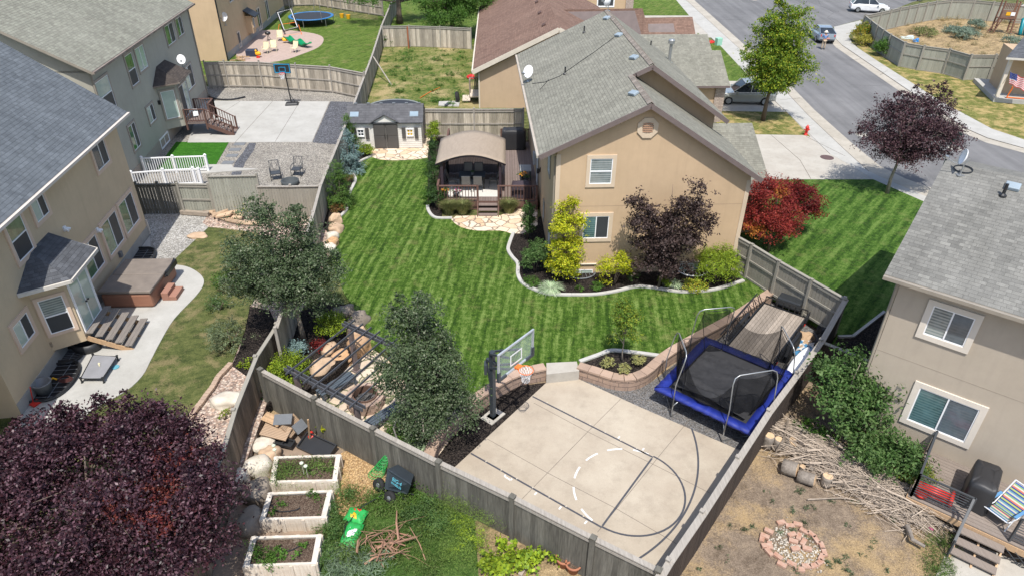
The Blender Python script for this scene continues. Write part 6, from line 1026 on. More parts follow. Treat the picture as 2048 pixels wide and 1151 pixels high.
# ---------------------------------------------------------------- wheelbarrow on its side
wb = thing('wheelbarrow', 'black two wheeled wheelbarrow tipped on its side against the grey fence', 'wheelbarrow', g(805, 985, 0)); WBM = M('barrow_tray', (.035, .045, .055), rough=.4); mb = MB()
T0 = [g(776, 936, .95), g(822, 966, .95), g(815, 985, .35), g(770, 975, .35)]; back = V((.15, .45, -.1)); iq = sum(T0, V())/4; In = [p.lerp(iq, .28)+back for p in T0]; F_ = V((-.05, -.3, .0))
mb.hexa([T0[3], T0[2], In[2], In[3], T0[0], T0[1], In[1], In[0]]); mb.hexa([p.lerp(iq, -.04)+F_*.02 for p in (T0[3], T0[2])]+[p.lerp(iq, -.04)+F_*.14 for p in (T0[2], T0[3])]+[p.lerp(iq, -.04)+F_*.02 for p in (T0[0], T0[1])]+[p.lerp(iq, -.04)+F_*.14 for p in (T0[1], T0[0])]); mb.build('tray', WBM, wb, bev=.04)
nf = (T0[1]-T0[0]).cross(T0[3]-T0[0]).normalized(); nf = nf if nf.y < 0 else -nf; uf = (T0[1]-T0[0]).normalized(); vf = nf.cross(uf)
def text(s, c, u_, n_, size, mat, name, par):
    cu = bpy.data.curves.new(name, 'FONT'); cu.body = s; cu.size = size; cu.align_x = 'CENTER'; cu.align_y = 'CENTER'; cu.extrude = .002; tmp = bpy.data.objects.new('tmp', cu); COL.objects.link(tmp); dg = bpy.context.evaluated_depsgraph_get(); me = bpy.data.meshes.new_from_object(tmp.evaluated_get(dg)); bpy.data.objects.remove(tmp)
    me.materials.clear(); me.materials.append(mat); o = bpy.data.objects.new(name, me); COL.objects.link(o); v_ = n_.cross(u_); m4 = Matrix((u_, v_, n_)).transposed().to_4x4(); off = par.location if par else V(); m4.translation = c-off; o.matrix_local = m4
    if par: o.parent = par; o.matrix_local = m4
    return o
BLT = M('blue_lettering', (.12, .45, .55)); tc_ = iq+F_*.15+nf*.05
c_ = (T0[0]+T0[1]+T0[2]+T0[3])/4; c_ = c_.lerp((T0[0]+T0[1])/2, .35)+nf*.06-V((0, .02, 0)); 
text('BIG-4', c_, uf, nf, .17, BLT, 'lettering', wb); text('WHEELER', c_-vf*.13 if vf.z > 0 else c_+vf*.13, uf, nf, .10, BLT, 'lettering', wb)
for x, y in ((758, 968), (780, 994)): mb = MB(); c = g(x, y, .22); ax = V((-.5, -.75, .42)).normalized().to_track_quat('Z', 'Y').to_matrix(); mb.lathe(c, [(.1, -.06), (.2, -.07), (.215, 0), (.2, .07), (.1, .06)], 18, ax=ax); w_ = mb.build('wheel', RUBBER, wb, True); mb = MB(); mb.lathe(c, [(.1, -.05), (.1, .05), (.03, .075)], 12, ax=ax); mb.build('rim', GREYP, w_)
mb = MB(); mb.tube([g(758, 968, .22), g(780, 994, .22)], .02, 6); mb.tube([g(775, 975, .3), g(800, 990, .22), g(825, 1008, .05)], .022, 6); mb.tube([g(780, 990, .2), g(812, 982, .3), g(828, 988, .3)], .022, 6); mb.tube([g(795, 975, .3), g(790, 1000, .05)], .02, 6); mb.build('frame', BLK, wb)
t = thing('garden_netting', 'bright green plastic mesh cone leaning against the grey garden fence', 'netting', g(760, 940, 0)); mb = MB(); base = g(752, 948, .05); tip = g(781, 900, 1.0)
for k in range(16): a = 2*math.pi*k/16; mb.tube([base+V((math.cos(a)*.26, math.sin(a)*.2, .0)), base.lerp(tip, .5)+V((math.cos(a+.4)*.16, math.sin(a+.4)*.12, 0)), tip+V((U(-.05, .05), U(-.05, .05), U(0, .1)))], .009, 3)
for j in range(9): e = j/9; mb.tube([base.lerp(tip, e)+V((math.cos(a)*.26*(1-e*.85), math.sin(a)*.2*(1-e*.85), 0)) for a in [2*math.pi*k/12 for k in range(12)]], .008, 3, closed=True)
mb.build('mesh', GRNB, t)
def pillow(fr, c, L, W_, h, mb, m=0, n=10):
    f = Fr(c, math.degrees(fr)); vs_ = [f.p((i/(n-1)-.5)*L, (j/(n-1)-.5)*W_, c.z+h*(max(0, 1-abs(2*i/(n-1)-1)**4)*max(0, 1-abs(2*j/(n-1)-1)**4))**.5+.02*math.sin(i*1.7+j)) for i in range(n) for j in range(n)]; mb.add(vs_, [(i*n+j, (i+1)*n+j, (i+1)*n+j+1, i*n+j+1) for i in range(n-1) for j in range(n-1)], m); return f
for lb, x, y, an, L_, W2, cols in (('green and yellow bag of seed lying open side up in the weeds', 712, 1030, -15, .62, .5, (GRNB, YEL)), ('green bag with a white printed panel lying in the weeds', 703, 1068, 80, .85, .5, (GRNB, WHITE))):
    c = g(x, y, .12); mb = MB(); f = pillow(R(an), c, L_, W2, .14, mb); t = thing('seed_bag', lb, 'bag', c); mb.build('sack', cols[0], t, True); mb = MB(); pillow(R(an), f.p(-.02, -.02 if an > 0 else -.08, c.z+.012), L_*.55, W2*.7 if an > 0 else W2*.5, .135, mb); mb.build('panel', cols[1], t, True)
    if an < 0: mb = MB(); pillow(R(an), f.p(.0, .12, c.z+.014), L_*.5, W2*.28, .13, mb); mb.build('panel', RED, t, True)
# junk pile of decking by the corner
TP = M('tan_plastic_panel', (.40, .28, .18), (.34, .24, .16), rough=.6); jk = [('tan ribbed plastic panel lying flat at the bottom of the junk pile', 557, 873, .12, .95, .5, -12, TP, (0, 0)), ('tan ribbed panel leaning across the junk pile', 552, 862, .5, .95, .5, -14, TP, (.25, .1)), ('tan panel standing upright between the junk and the grey fence', 583, 850, .5, .7, .5, 70, TP, (.9, 0)), ('tan slatted panel on top of the junk pile', 545, 838, .75, .7, .35, -25, CEDAR, (.2, .1)), ('grey plastic panel resting on top of the junk pile', 566, 838, .8, .6, .4, 5, GREYP, (.3, 0)), ('small grey board leaning on the tan junk panels', 599, 852, .6, .45, .35, 60, GREYP, (.8, 0))]
for lb, x, y, z, L_, W2, an, m_, (tl, t2) in jk:
    c = g(x, y, z); f = Fr(c, an); mb = MB(); Rr = Matrix.Rotation(tl, 3, f.u) @ Matrix.Rotation(t2, 3, f.v); n = 9
    for k in range(n): v0 = (k/n-.5)*W2; P = [(-L_/2, v0), (L_/2, v0), (L_/2, v0+W2/n*.82), (-L_/2, v0+W2/n*.82)]; q = [c+Rr @ (f.u*a+f.v*b) for a, b in P]; nz = Rr @ Z*.04; mb.hexa(q+[p+nz for p in q])
    if 'slatted' not in lb: q = [c+Rr @ (f.u*a+f.v*b-Z*.02) for a, b in ((-L_/2, -W2/2), (L_/2, -W2/2), (L_/2, W2/2), (-L_/2, W2/2))]; mb.hexa(q+[p+Rr @ Z*.03 for p in q])
    tag(mb.build('junk_panel', m_), lb, 'panel')
for lb, x, y, w_, d_, an in (('pair of small black plant trays below the junk pile', 568, 886, .75, .3, -15), ('large empty black tray leaning behind the farthest raised bed', 635, 893, 1.3, .62, -28)):
    c = g(x, y, .15); f = Fr(c, an); mb = MB(); tl = .1 if w_ < 1 else .35; Rr = Matrix.Rotation(tl, 3, f.u)
    def bx(a, b, c2, d2, e, f2): q = [c+Rr @ (f.u*x_+f.v*y_+Z*e) for x_, y_ in ((a, c2), (b, c2), (b, d2), (a, d2))]; mb.hexa(q+[p+Rr @ Z*(f2-e) for p in q])
    bx(-w_/2, w_/2, -d_/2, d_/2, 0, .02); bx(-w_/2, w_/2, -d_/2, -d_/2+.04, .02, .12); bx(-w_/2, w_/2, d_/2-.04, d_/2, .02, .12); bx(-w_/2, -w_/2+.04, -d_/2+.04, d_/2-.04, .02, .12); bx(w_/2-.04, w_/2, -d_/2+.04, d_/2-.04, .02, .12)
    if w_ < 1: bx(-.02, .02, -d_/2+.04, d_/2-.04, .02, .12)
    tag(mb.build('plant_tray', PLAST), lb, 'tray')
mb = MB(); mb.beam(g(620, 880, .1), g(616, 838, 1.25), .05, .04); tag(mb.build('stake', CEDAR), 'thin wooden stake leaning on the grey fence beside the junk pile', 'stake')
mb = MB(); rock(mb, g(622, 872, .15), .2, .13, .16, 5, amp=.3); tag(mb.build('red_bag', RED, smooth=True), 'small red topped bag by the stake at the junk pile', 'bag')
# ---------------------------------------------------------------- left yard: hot tub, steps, wells
H0 = .46; fh = Fr(V((-17.42, 24.1, 0)), 2.5); TW2, TD = 2.1, 2.7; t = thing('hot_tub', 'covered hot tub with brown cabinet and grey folding lid on the curved patio', 'hot tub', fh.p(1, 1.3, H0)); CAB = M('hot_tub_cabinet', (.30, .145, .09), (.24, .11, .07), rough=.6, ns=4, stretch=(.3, 5, 1)); mb = MB(); mb.box(fh, 0, TW2, 0, TD, H0, H0+.72); mb.build('cabinet', CAB, t, bev=.12)
LID = M('vinyl_lid', (.22, .185, .155), (.16, .135, .115), rough=.6, bp=.3, bs=4)
for v0, v1 in ((-.04, TD/2-.01), (TD/2+.01, TD+.04)): mb = MB(); mb.box(fh, -.05, TW2+.05, v0, v1, H0+.73, H0+.87); mb.build('lid', LID, t, bev=.04)
mb = MB(); mb.box(fh, TW2+.02, TW2+.12, TD/2+.2, TD+.0, H0+.6, H0+.85); mb.tube([fh.p(TW2+.1, TD/2, H0+.7), fh.p(TW2+.14, TD-.2, H0+1.0)], .03, 6); mb.build('lid_lifter', BLK, t)
t = thing('steps', 'two tread brown step unit beside the hot tub', 'steps', fh.p(2.3, 1.3, H0)); REDW = M('brown_composite', (.33, .17, .12), (.27, .14, .1), ns=5, stretch=(.5, 5, 1))
for a, b, z in ((TW2+.12, TW2+.42, .38), (TW2+.42, TW2+.74, .2)): mb = MB(); mb.box(fh, a, b, .55, 1.4, H0, H0+z); mb.build('tread', REDW, t, bev=.015)
fst = fa.sub(4.35, -1.02); t = thing('stairs', 'grey plank stairs with open risers below the white french doors', 'stairs', fst.p(0, -.9, H0))
for k in range(5):
    z = H0+.93-k*.175; mb = MB()
    for j in range(2): mb.box(fst, -.9, .95, -.14-k*.31-j*.145, -.0-k*.31-j*.145, z-.04, z)
    mb.build('tread', STEPW, t)
mb = MB()
for u in (-.85, .02, .88): mb.beam(fst.p(u, .0, H0+.66), fst.p(u, -1.5, H0-.1), .05, .2)
mb.build('stringer', CEDAR, t)
def well(label, u, w_, d_, fill=None):
    t = thing('window_well', label, 'window well', fa.p(u, -.6, H0)); pw = [fa.p(u-w_/2+(w_)*(.5-.5*math.cos(a)), -.02-d_*math.sin(a)**.5 if 0 < a < math.pi else -.02, H0+.02) for a in [math.pi*k/14 for k in range(15)]]; mb = MB(); mb.prism(pw, H0-.1, H0+.012); mb.build('pit', M('well_dark', (.012, .012, .014), rough=.6), t); mb = MB(); mb.tube([p+Z*.06 for p in pw], .055, 7); mb.build('rim', BLK, t); mb = MB()
    for k in range(1, 9): uu = u-w_/2+w_*k/9; dd = d_*math.sin(math.acos(max(-1, min(1, 1-2*k/9))))**.5; mb.beam(fa.p(uu, -.05, H0+.04), fa.p(uu, -.05-dd*.9, H0+.04), .018, .018)
    mb.beam(fa.p(u-w_*.42, -d_*.5, H0+.045), fa.p(u+w_*.42, -d_*.5, H0+.045), .02, .02); mb.build('grate', GREYP, t); return t
well('black window well with ribbed liner beyond the hot tub', 10.7, 2.2, 1.0); well('black window well under a clear cover beside the grey bucket', 1.75, 2.3, 1.05); well('rounded black window well tucked under the bay below the stairs', 4.15-.9, 1.0, .7)
mb = MB(); c = fa.p(3.7, -.75, H0); mb.lathe(c, [(.5, .0), (.55, .1), (.5, .36), (.44, .36), (.42, .12)], 20, sy=.75); tag(mb.build('plastic_tub', PLAST, smooth=True), 'round black plastic tub under the bay beside the plank stairs', 'tub')
t = thing('dog_bed', 'raised grey mesh dog bed with black corner legs on the patio', 'dog bed', g(200, 730, H0)); P = gl([(161, 756), (205, 756), (234, 712), (186, 709)], H0+.2); mb = MB(); mb.hexa([p-Z*.015 for p in P]+P); mb.build('mesh', M('grey_mesh', (.26, .26, .27), rough=.7), t); mb = MB()
for p in P: mb.lathe(V((p.x, p.y, H0)), [(.05, 0), (.03, .05), (.03, .2), (.05, .22), (.05, .25)], 8)
mb.tube(P, .022, 6, closed=True); mb.build('frame', BLK, t)
mb = MB(); c = g(91, 783, H0); mb.lathe(c, [(.24, 0), (.3, .42), (.33, .44), (.33, .47), (.27, .47), (.23, .04)], 22); tag(mb.build('bucket', M('grey_bucket', (.20, .21, .22), rough=.5), smooth=True), 'large grey plastic bucket by the beige wall next to the clear covered well', 'bucket')
mb = MB(); mb.tube([g(60, 773, H0+.9), g(66, 802, H0+.1)], .02, 6); mb.beam(g(66, 803, H0+.08), g(76, 808, H0+.03), .3, .05); tag(mb.build('broom', RED), 'red handled broom leaning on the beige wall beside the grey bucket', 'broom')
mb = MB()
for k in range(4): mb.tube([g(131, 758, H0+.1)+V((math.cos(a)*(.24-.02*k), math.sin(a)*(.17-.02*k), .03*k)) for a in [2*math.pi*i/16 for i in range(16)]], .013, 5, closed=True)
tag(mb.build('hose_coil', M('red_black_hose', (.10, .03, .025))), 'coiled dark red hose lying on the clear well cover', 'hose')
mb = MB(); mb.tube([g(96, 762, H0+.12), g(106, 755, H0+.18), g(114, 758, H0+.12)], .035, 6); tag(mb.build('toy_gun', YEL), 'yellow toy on the clear well cover by the hose coil', 'toy')
mb = MB(); mb.lathe(g(231, 734, H0), [(.02, 0), (.13, .005), (.14, .025), (.1, .03)], 16); tag(mb.build('flying_disc', M('disc', (.12, .35, .42))), 'blue flying disc on the patio beside the dog bed', 'disc')
mb = MB(); mb.tube([g(198, 727, H0+.22), g(199, 731, H0+.22)], .025, 6); mb.lathe(g(198, 726, H0+.22), [(.04, -.02), (.045, 0), (.02, .03)], 8); tag(mb.build('dog_bone', CRM), 'pale dog bone lying on the grey mesh dog bed', 'toy')
# ---------------------------------------------------------------- yard of house B
for lb, P, gt in (('white vinyl railing at the edge of the artificial turf, farther of the two', [(283, 317), (345, 314.5), (410, 312.5)], 0), ('white vinyl railing with a gate in front of the dark fence, nearer of the two', [(262, 346), (325, 341), (385, 338), (397, 339.5)], 1)):
    q = gl(P, ZH+1.0); t = thing('white_railing', lb, 'railing', V((q[0].x, q[0].y, ZH)), 'white vinyl railings below the turf')
    for a, b in zip(q[:-1], q[1:]):
        n = max(2, int((b-a).length/.13)); mb = MB(); mb.beam(a, b, .07, .07); mb.beam(a-Z*.85, b-Z*.85, .05, .06); mb.build('rail', WHITE, t); mb = MB()
        for i in range(1, n): p = a.lerp(b, i/n); mb.beam(p-Z*.85, p, .035, .035, upv=V((0, 1, 0)))
        mb.build('balusters', WHITE, t)
    for p in q: mb = MB(); mb.beam(p-Z*1.02, p+Z*.08, .12, .12, upv=V((0, 1, 0))); mb.lathe(p+Z*.08, [(.1, 0), (.1, .03), (.01, .09)], 4); mb.build('post', WHITE, t)
mb = MB(); P = gl([(395, 351), (404, 351), (416, 343), (466, 343), (470, 349), (520, 352), (395, 362)], 0); mb.prism(P, .3, .47); tag(mb.build('concrete_landing', CONCW), kind='structure')
for i, (x, y) in enumerate(((479, 288), (470, 299), (464, 311), (456, 325), (449, 338))): mb = MB(); c = g(x, y, .42); f = Fr(c, 3); mb.box(f, -.36, .36, -.25, .25, .36, .43); tag(mb.build('stepping_stone', M('slate_paver', (.17, .18, .19)) if i == 0 else o.data.materials[0], bev=.01), ['first grey stepping stone from the concrete pad', 'second grey stepping stone from the concrete pad', 'middle grey stepping stone of the row of five', 'fourth grey stepping stone from the concrete pad', 'last grey stepping stone nearest the tall pale panel'][i], 'paver', 'stepping stones beside the artificial turf'); o = bpy.data.objects[-1] if False else [x_ for x_ in COL.objects if x_.name.startswith('stepping_stone')][0]
def rocker(label, c, an):
    t = thing('rocking_chair', label, 'chair', c, 'rocking chairs on the gravel'); f = Fr(c, an); z = c.z; mb = MB()
    for s in (-.3, .3): mb.tube([f.p(s, -.42, z+.12), f.p(s, -.1, z+.03), f.p(s, .2, z+.03), f.p(s, .5, z+.14)], .018, 6); mb.tube([f.p(s, .28, z+.05), f.p(s, .28, z+.62), f.p(s, -.1, z+.66), f.p(s, -.3, z+.62)], .018, 6); mb.tube([f.p(s*.9, -.2, z+.05), f.p(s*.9, -.22, z+.42), f.p(s*.9, -.45, z+1.02)], .018, 6)
    mb.tube([f.p(-.27, -.45, z+1.02), f.p(.27, -.45, z+1.02)], .018, 6); mb.tube([f.p(-.27, -.25, z+.5), f.p(.27, -.25, z+.5)], .014, 6)
    for a, b in ((-.27, -.05), (-.05, -.27), (.05, .27), (.27, .05)): mb.tube([f.p(a, -.26, z+.52), f.p(b, -.44, z+1.0)], .011, 5)
    mb.build('frame', DGREY, t); mb = MB(); mb.box(f, -.28, .28, -.24, .3, z+.4, z+.45); mb.build('seat', DGREY, t)
rocker('dark metal rocking chair turned sideways on the gravel, left of the pair', g(553, 358, .4), 200); rocker('dark metal rocking chair facing away on the gravel, right of the pair', g(596, 350, .4), 178)
mb = MB(); c = g(581, 369, .4); mb.lathe(c, [(.5, 0), (.52, .28), (.46, .3), (.42, .28), (.4, .05)], 24); tag(mb.build('fire_ring', M('dark_fire_ring', (.06, .07, .075)), smooth=True), 'round dark fire ring on the gravel below the rocking chairs', 'fire ring')
mb = MB(); mb.tube(sm(gl([(414, 187), (422, 195), (440, 199), (465, 199), (490, 194)], .46)), .07, 8); tag(mb.build('drain_hose', BLK), 'thick black corrugated pipe lying along the concrete pad', 'pipe')
# portable hoop
pb2 = g(585, 209, .43); hp = thing('basketball_hoop', 'portable basketball hoop with black and blue backboard on the concrete pad', 'basketball hoop', pb2); mb = MB(); f = Fr(pb2, 10); mb.hexa([f.p(-.55, -.38, .43), f.p(.5, -.38, .43), f.p(.5, .42, .43), f.p(-.55, .42, .43)]+[f.p(-.45, -.3, .6), f.p(.4, -.3, .6), f.p(.4, .33, .58), f.p(-.45, .33, .58)]); mb.build('base', PLAST, hp, bev=.06)
pt = g(573, 148, 3.05); mb = MB(); pbb = g(583, 207, .5); top_ = V((pbb.x-.15, pbb.y+.1, 3.1)); mb.tube([pbb, top_], .05, 8); mb.tube([pbb+V((.3, .1, 0)), pbb.lerp(top_, .3)], .02, 6); mb.build('pole', BLK, hp)
bcn = V((top_.x, top_.y-.45, 3.25)); pl_ = PL(V((bcn.x, bcn.y, 0)), V((1, .03, 0)).normalized(), V((0, -1, 0))); mb = MB(); pl_.box(mb, -.62, .62, 2.9, 3.62, -.02, .02); mb.beam(top_, V((bcn.x, bcn.y, 3.25)), .08, .1); mb.beam(top_-Z*.2, V((bcn.x, bcn.y, 3.0)), .06, .06); mb.build('backboard', PLAST, hp, bev=.01); mb = MB()
for a in ((-.58, .58, 3.54, 3.59), (-.58, .58, 2.93, 2.98), (-.58, -.53, 2.98, 3.54), (.53, .58, 2.98, 3.54), (-.25, .25, 3.33, 3.37), (-.25, .25, 3.02, 3.06), (-.25, -.21, 3.06, 3.33), (.21, .25, 3.06, 3.33)): pl_.box(mb, *a, .021, .03)
mb.build('blue_trim', M('cyan_paint', (.02, .28, .50)), hp); mb = MB(); rc = pl_.q(0, 2.95, .27); mb.tube([rc+V((math.cos(a), math.sin(a), 0))*.23 for a in [k*math.pi/10 for k in range(20)]], .018, 6, closed=True); mb.beam(pl_.q(0, 2.93, .02), rc-V((0, -.2, .02)), .1, .05); mb.build('rim', RED, hp); mb = MB(); net(mb, rc, .23, .4, 10, 4, .009); mb.build('net', WHITE, hp)
# brown deck stairs of house B
t = thing('deck_stairs', 'small brown wooden landing and stairs at the patio door of the grey green house', 'stairs', g(405, 262)); f = Fr(g(362, 262), 0); q0_ = fb.p(-9.3, -1.1, 0); f = Fr(q0_, 97); mb = MB(); mb.box(f, 0, 2.4, -1.3, 0, 1.3, 1.4); mb.build('landing', DECK, t)
for k in range(6): mb = MB(); mb.box(f, 0, 1.15, -1.6-k*.27, -1.3-k*.27, 1.2-k*.15, 1.24-k*.15); mb.build('step', DECK, t)
for u in (0, 1.15): mb = MB(); mb.beam(f.p(u, -1.3, 1.2), f.p(u, -2.95, .42), .05, .25); mb.build('stringer', DECKR, t)
railing(t, f, (.0, 0), (0, -1.3), 1.4, .9, DECKR, 8); railing(t, f, (2.4, 0), (2.4, -1.3), 1.4, .9, DECKR, 8); railing(t, f, (1.2, -1.3), (2.4, -1.3), 1.4, .9, DECKR, 8)
for u in (0, 1.15):
    A_, B_2 = f.p(u, -1.3, 1.4), f.p(u, -2.9, .45); mb = MB(); mb.beam(A_+Z*.9, B_2+Z*.9, .1, .04)
    for k in range(1, 10): p = A_.lerp(B_2, k/10); mb.beam(p, p+Z*.9, .035, .035, upv=V((0, 1, 0)))
    mb.beam(B_2-Z*.05, B_2+Z*.95, .1, .1, upv=V((0, 1, 0))); mb.build('stair_railing', DECKR, t)
mb = MB(); a = g(370, 232, 2.3); mb.add([f.p(.02, -.6, 2.32), f.p(.02, -.9, 2.32), f.p(-.06, -.92, 1.9), f.p(-.06, -.58, 1.85), f.p(.08, -.6, 2.1), f.p(.08, -.9, 2.1)], [(0, 1, 2, 3), (1, 0, 4, 5)]); o_ = mb.build('towel', WHITE); o_.modifiers.new('s', 'SOLIDIFY').thickness = .015; tag(o_, 'white towel hanging over the brown stair railing', 'towel')
# ---------------------------------------------------------------- yard of house C
def rtramp(name, label, c, r, z, padm, legs, sq=1, poles=0, padw=.3):
    t = thing(name, label, 'trampoline', V((c.x, c.y, ZH))); c = V((c.x, c.y, z)); mb = MB(); mb.lathe(c, [(r-padw+.02, -.02), (r-padw+.02, 0), (.01, .0)], 36); mb.build('mat', M('mat', (.03, .035, .045), rough=.8), t); n = 40; mb = MB(); mb.lathe(c, [(r, -.05), (r+.02, 0), (r, .03), (r-padw, .03), (r-padw, -.01)], n); 
    mb.f = [q for q in mb.f if len(q) == 4]; mb.m = mb.m[:len(mb.f)]; mb.build('pad', padm, t, True)
    for k in range(legs): a = 2*math.pi*k/legs+.4; p = c+V((math.cos(a)*(r-.05), math.sin(a)*(r-.05), 0)); mb = MB(); mb.tube([p-Z*.05, V((p.x, p.y, ZH))], .03, 6); mb.build('leg', GALV, t)
    for k in range(poles): a = 2*math.pi*k/poles+.4; p = c+V((math.cos(a)*r, math.sin(a)*r, 0)); mb = MB(); mb.tube([p-Z*.3, p+Z*1.9], .025, 6); mb.build('net_pole', GALV, t)
    return t
rtramp('trampoline', 'round trampoline with sky blue pad and net poles at the top left', g(622, 32, 1.25), 2.5, 1.25, SKYB, 6, poles=5); rtramp('trampoline', 'round dark trampoline partly hidden behind the shed roof', g(788, 216, 1.2), 2.1, 1.2, M('worn_pad', (.25, .28, .26), (.12, .13, .13), ns=14), 6, padw=.14)
t = thing('rebounder', 'square ball rebounder frame with white net edge and orange stand', 'rebounder', g(583, 66)); P = [g(553, 24, 2.1), g(582, 16, 2.35), g(597, 56, .85), g(568, 63, .8)]; mb = MB(); mb.tube(P, .07, 6, closed=True); mb.build('frame', BLK, t); c = sum(P, V())/4; mb = MB(); mb.tube([p.lerp(c, .1) for p in P], .035, 6, closed=True); mb.build('net_edge', WHITE, t); mb = MB(); mb.tube([g(555, 75), g(558, 50, 1.0), g(590, 45, 1.2)], .03, 6); mb.tube([g(604, 70), g(597, 50, 1.0)], .03, 6); mb.tube([g(555, 72), g(604, 68)], .03, 6); mb.build('stand', ORANGE, t)
t = thing('slide', 'wavy green plastic slide lying on the pink paver patio', 'slide', g(598, 88)); mb = MB(); n = 14; A_, B_2 = g(574, 82, .55), g(619, 96, .45); d = (B_2-A_).normalized(); s_ = V((-d.y, d.x, 0)); vs_ = []
for i in range(n+1):
    c = A_.lerp(B_2, i/n)+Z*(.25+.16*math.sin(i*.95+1))
    for o_, z in ((-.34, .12), (-.28, 0), (.28, 0), (.34, .12)): vs_.append(c+s_*o_+Z*z)
mb.add(vs_, [(i*4+j, (i+1)*4+j, (i+1)*4+j+1, i*4+j+1) for i in range(n) for j in range(3)]); o_ = mb.build('chute', GRNP, t, True); o_.modifiers.new('s', 'SOLIDIFY').thickness = .04
for lb, x, y, a in (('cream strapped patio chair leftmost of the chairs by the dark door', 532, 107, 170), ('cream strapped patio chair beside the leftmost one on the pink pavers', 548, 103, 185), ('cream strapped patio chair standing alone on the right of the pink pavers', 590, 105, 160), ('cream strapped patio chair behind the black kettle by the green slide', 561, 82, 190)): chair(Fr((0, 0), a), g(x, y, .41), lb, CRM, CRM, w_=.6)
t = thing('grill', 'small black kettle grill between the chairs and the house wall', 'grill', g(538, 82)); mb = MB(); c = g(538, 82); mb.lathe(c+Z*.7, [(.02, -.15), (.25, -.05), (.3, .05), (.26, .18), (.03, .26)], 14); mb.build('bowl', BLK, t, True); mb = MB(); 
for k in range(3): mb.tube([c+Z*.6, c+V((math.cos(k*2.1)*.28, math.sin(k*2.1)*.28, 0))], .02, 5)
mb.build('leg', BLK, t)
t = thing('ride_on_toy', 'small yellow and red ride-on toy near the grey fence', 'toy', g(517, 115)); mb = MB(); c = g(517, 115); rock(mb, c+Z*.35, .3, .18, .2, 2); mb.lathe(c+V((-.15, 0, .5)), [(.07, 0), (.12, .12), (.05, .22)], 8); mb.build('body', YEL, t, True); mb = MB(); mb.lathe(c+V((.05, -.2, 0)), [(.18, 0), (.16, .16)], 10); mb.build('base', RED, t)
t = thing('ride_on_toy', 'bright yellow plastic toy between the chairs and the green slide', 'toy', g(570, 80)); mb = MB(); rock(mb, g(570, 79, .75), .35, .2, .22, 4); mb.build('body', YEL, t, True)
for lb, x, y in (('yellow bucket leftmost of two under the back fence', 684, 36), ('yellow bucket rightmost of two under the back fence', 697, 38)): mb = MB(); mb.lathe(g(x, y), [(.2, 0), (.27, .45), (.24, .45), (.2, .1)], 12); tag(mb.build('bucket', YEL), lb, 'bucket')
mb = MB(); 
for k in range(18): c = g(U(470, 488), U(112, 121), .55+U(0, .3)); mb.beam(c, c+V((U(-.5, .5), U(-.3, .3), U(-.1, .1))), .12, .1)
tag(mb.build('firewood', CEDAR), 'small heap of split firewood below the dark door of the peach house', 'firewood'); mb = MB(); mb.box(Fr(g(507, 112), 5), -.6, .4, -.4, .4, .4, 1.0); tag(mb.build('storage_bin', M('navy_bin', (.03, .04, .07)), bev=.05), 'dark storage bin beside the firewood of the peach house', 'bin')
# brown house yard
t = thing('deck_stairs', 'small grey wooden deck with curved rail at the corner of the brown roofed house', 'stairs', g(940, 205)); f = Fr(g(925, 208), 3); mb = MB(); mb.box(f, .6, 2.2, 0, 1.8, .9, 1.0); mb.box(f, 0, .6, .2, 1.6, .55, .62); mb.build('landing', BEDW, t); railing(t, f, (.6, 1.8), (2.2, 1.8), 1.0, .95, DECKG, 9); railing(t, f, (.6, .9), (.6, 1.8), 1.0, .95, DECKG, 5)
mb = MB(); P = gl([(878, 204), (920, 203), (918, 213), (877, 212)], .42); mb.hexa([p-Z*.05 for p in P]+[p+Z*.05 for p in P]); tag(mb.build('concrete_slab', CONCW), 'pale slab beside the small grey deck in the weedy yard', 'slab')
mb = MB(); rock(mb, g(896, 208, .5), .45, .18, .08, 9); tag(mb.build('shovel_blade', DGREY), 'dark shovel lying on the pale slab', 'shovel'); mb = MB(); mb.lathe(g(915, 195, .75), [(.05, -.1), (.42, -.12), (.45, 0), (.42, .12), (.05, .1)], 18, ax=Matrix.Rotation(R(80), 3, 'Y')); tag(mb.build('tire', RUBBER), 'black tire standing beside the small grey deck', 'tire')
mb = MB(); rock(mb, g(942, 153, .55), .5, .35, .15, 12, amp=.4); tag(mb.build('red_tarp', RED), 'crumpled red plastic by the wall of the brown roofed house', 'tarp'); mb = MB(); mb.tube(sm(gl([(840, 196), (862, 183), (880, 175)], .44)), .025, 5); tag(mb.build('extension_cord', ORANGE), 'orange cord lying in the weedy yard', 'cord')
# ---------------------------------------------------------------- right yard
DD = .65; dk2 = thing('deck', 'raised grey brown deck with black metal railing on the greige house', 'deck', fd.p(4, -1.5, 0)); f = fd; vF = -2.45; mb = MB(); n = 17
for k in range(n): v0 = vF+k*(2.45/n); mb.box(f, 2.35, 9, v0, v0+2.45/n-.012, DD-.04, DD+U(-.002, .002))
mb.build('deck_boards', DECKG, dk2); mb = MB(); mb.box(f, 2.32, 9, vF-.03, vF, DD-.26, DD-.05); mb.box(f, 2.32, 2.35, vF, 0, DD-.26, DD-.02); mb.build('fascia_board', CEDAR, dk2)
def mrail(a, b, n=9, par=dk2):
    A_, B_2 = f.p(a[0], a[1], DD), f.p(b[0], b[1], DD); mb = MB(); mb.beam(A_+Z*.92, B_2+Z*.92, .06, .04)
    for k in range(1, n): z = .08+k*.84/n; mb.tube([A_+Z*z, B_2+Z*z], .014, 5)
    for p in (A_, B_2): mb.beam(p-Z*.3, p+Z*.94, .055, .055, upv=V((0, 1, 0)))
    mb.build('metal_railing', DGREY, par)
mrail((2.42, -.1), (2.42, vF+.05)); mrail((2.42, vF+.05), (3.85, vF+.05)); mrail((4.98, vF+.05), (7.5, vF+.05))
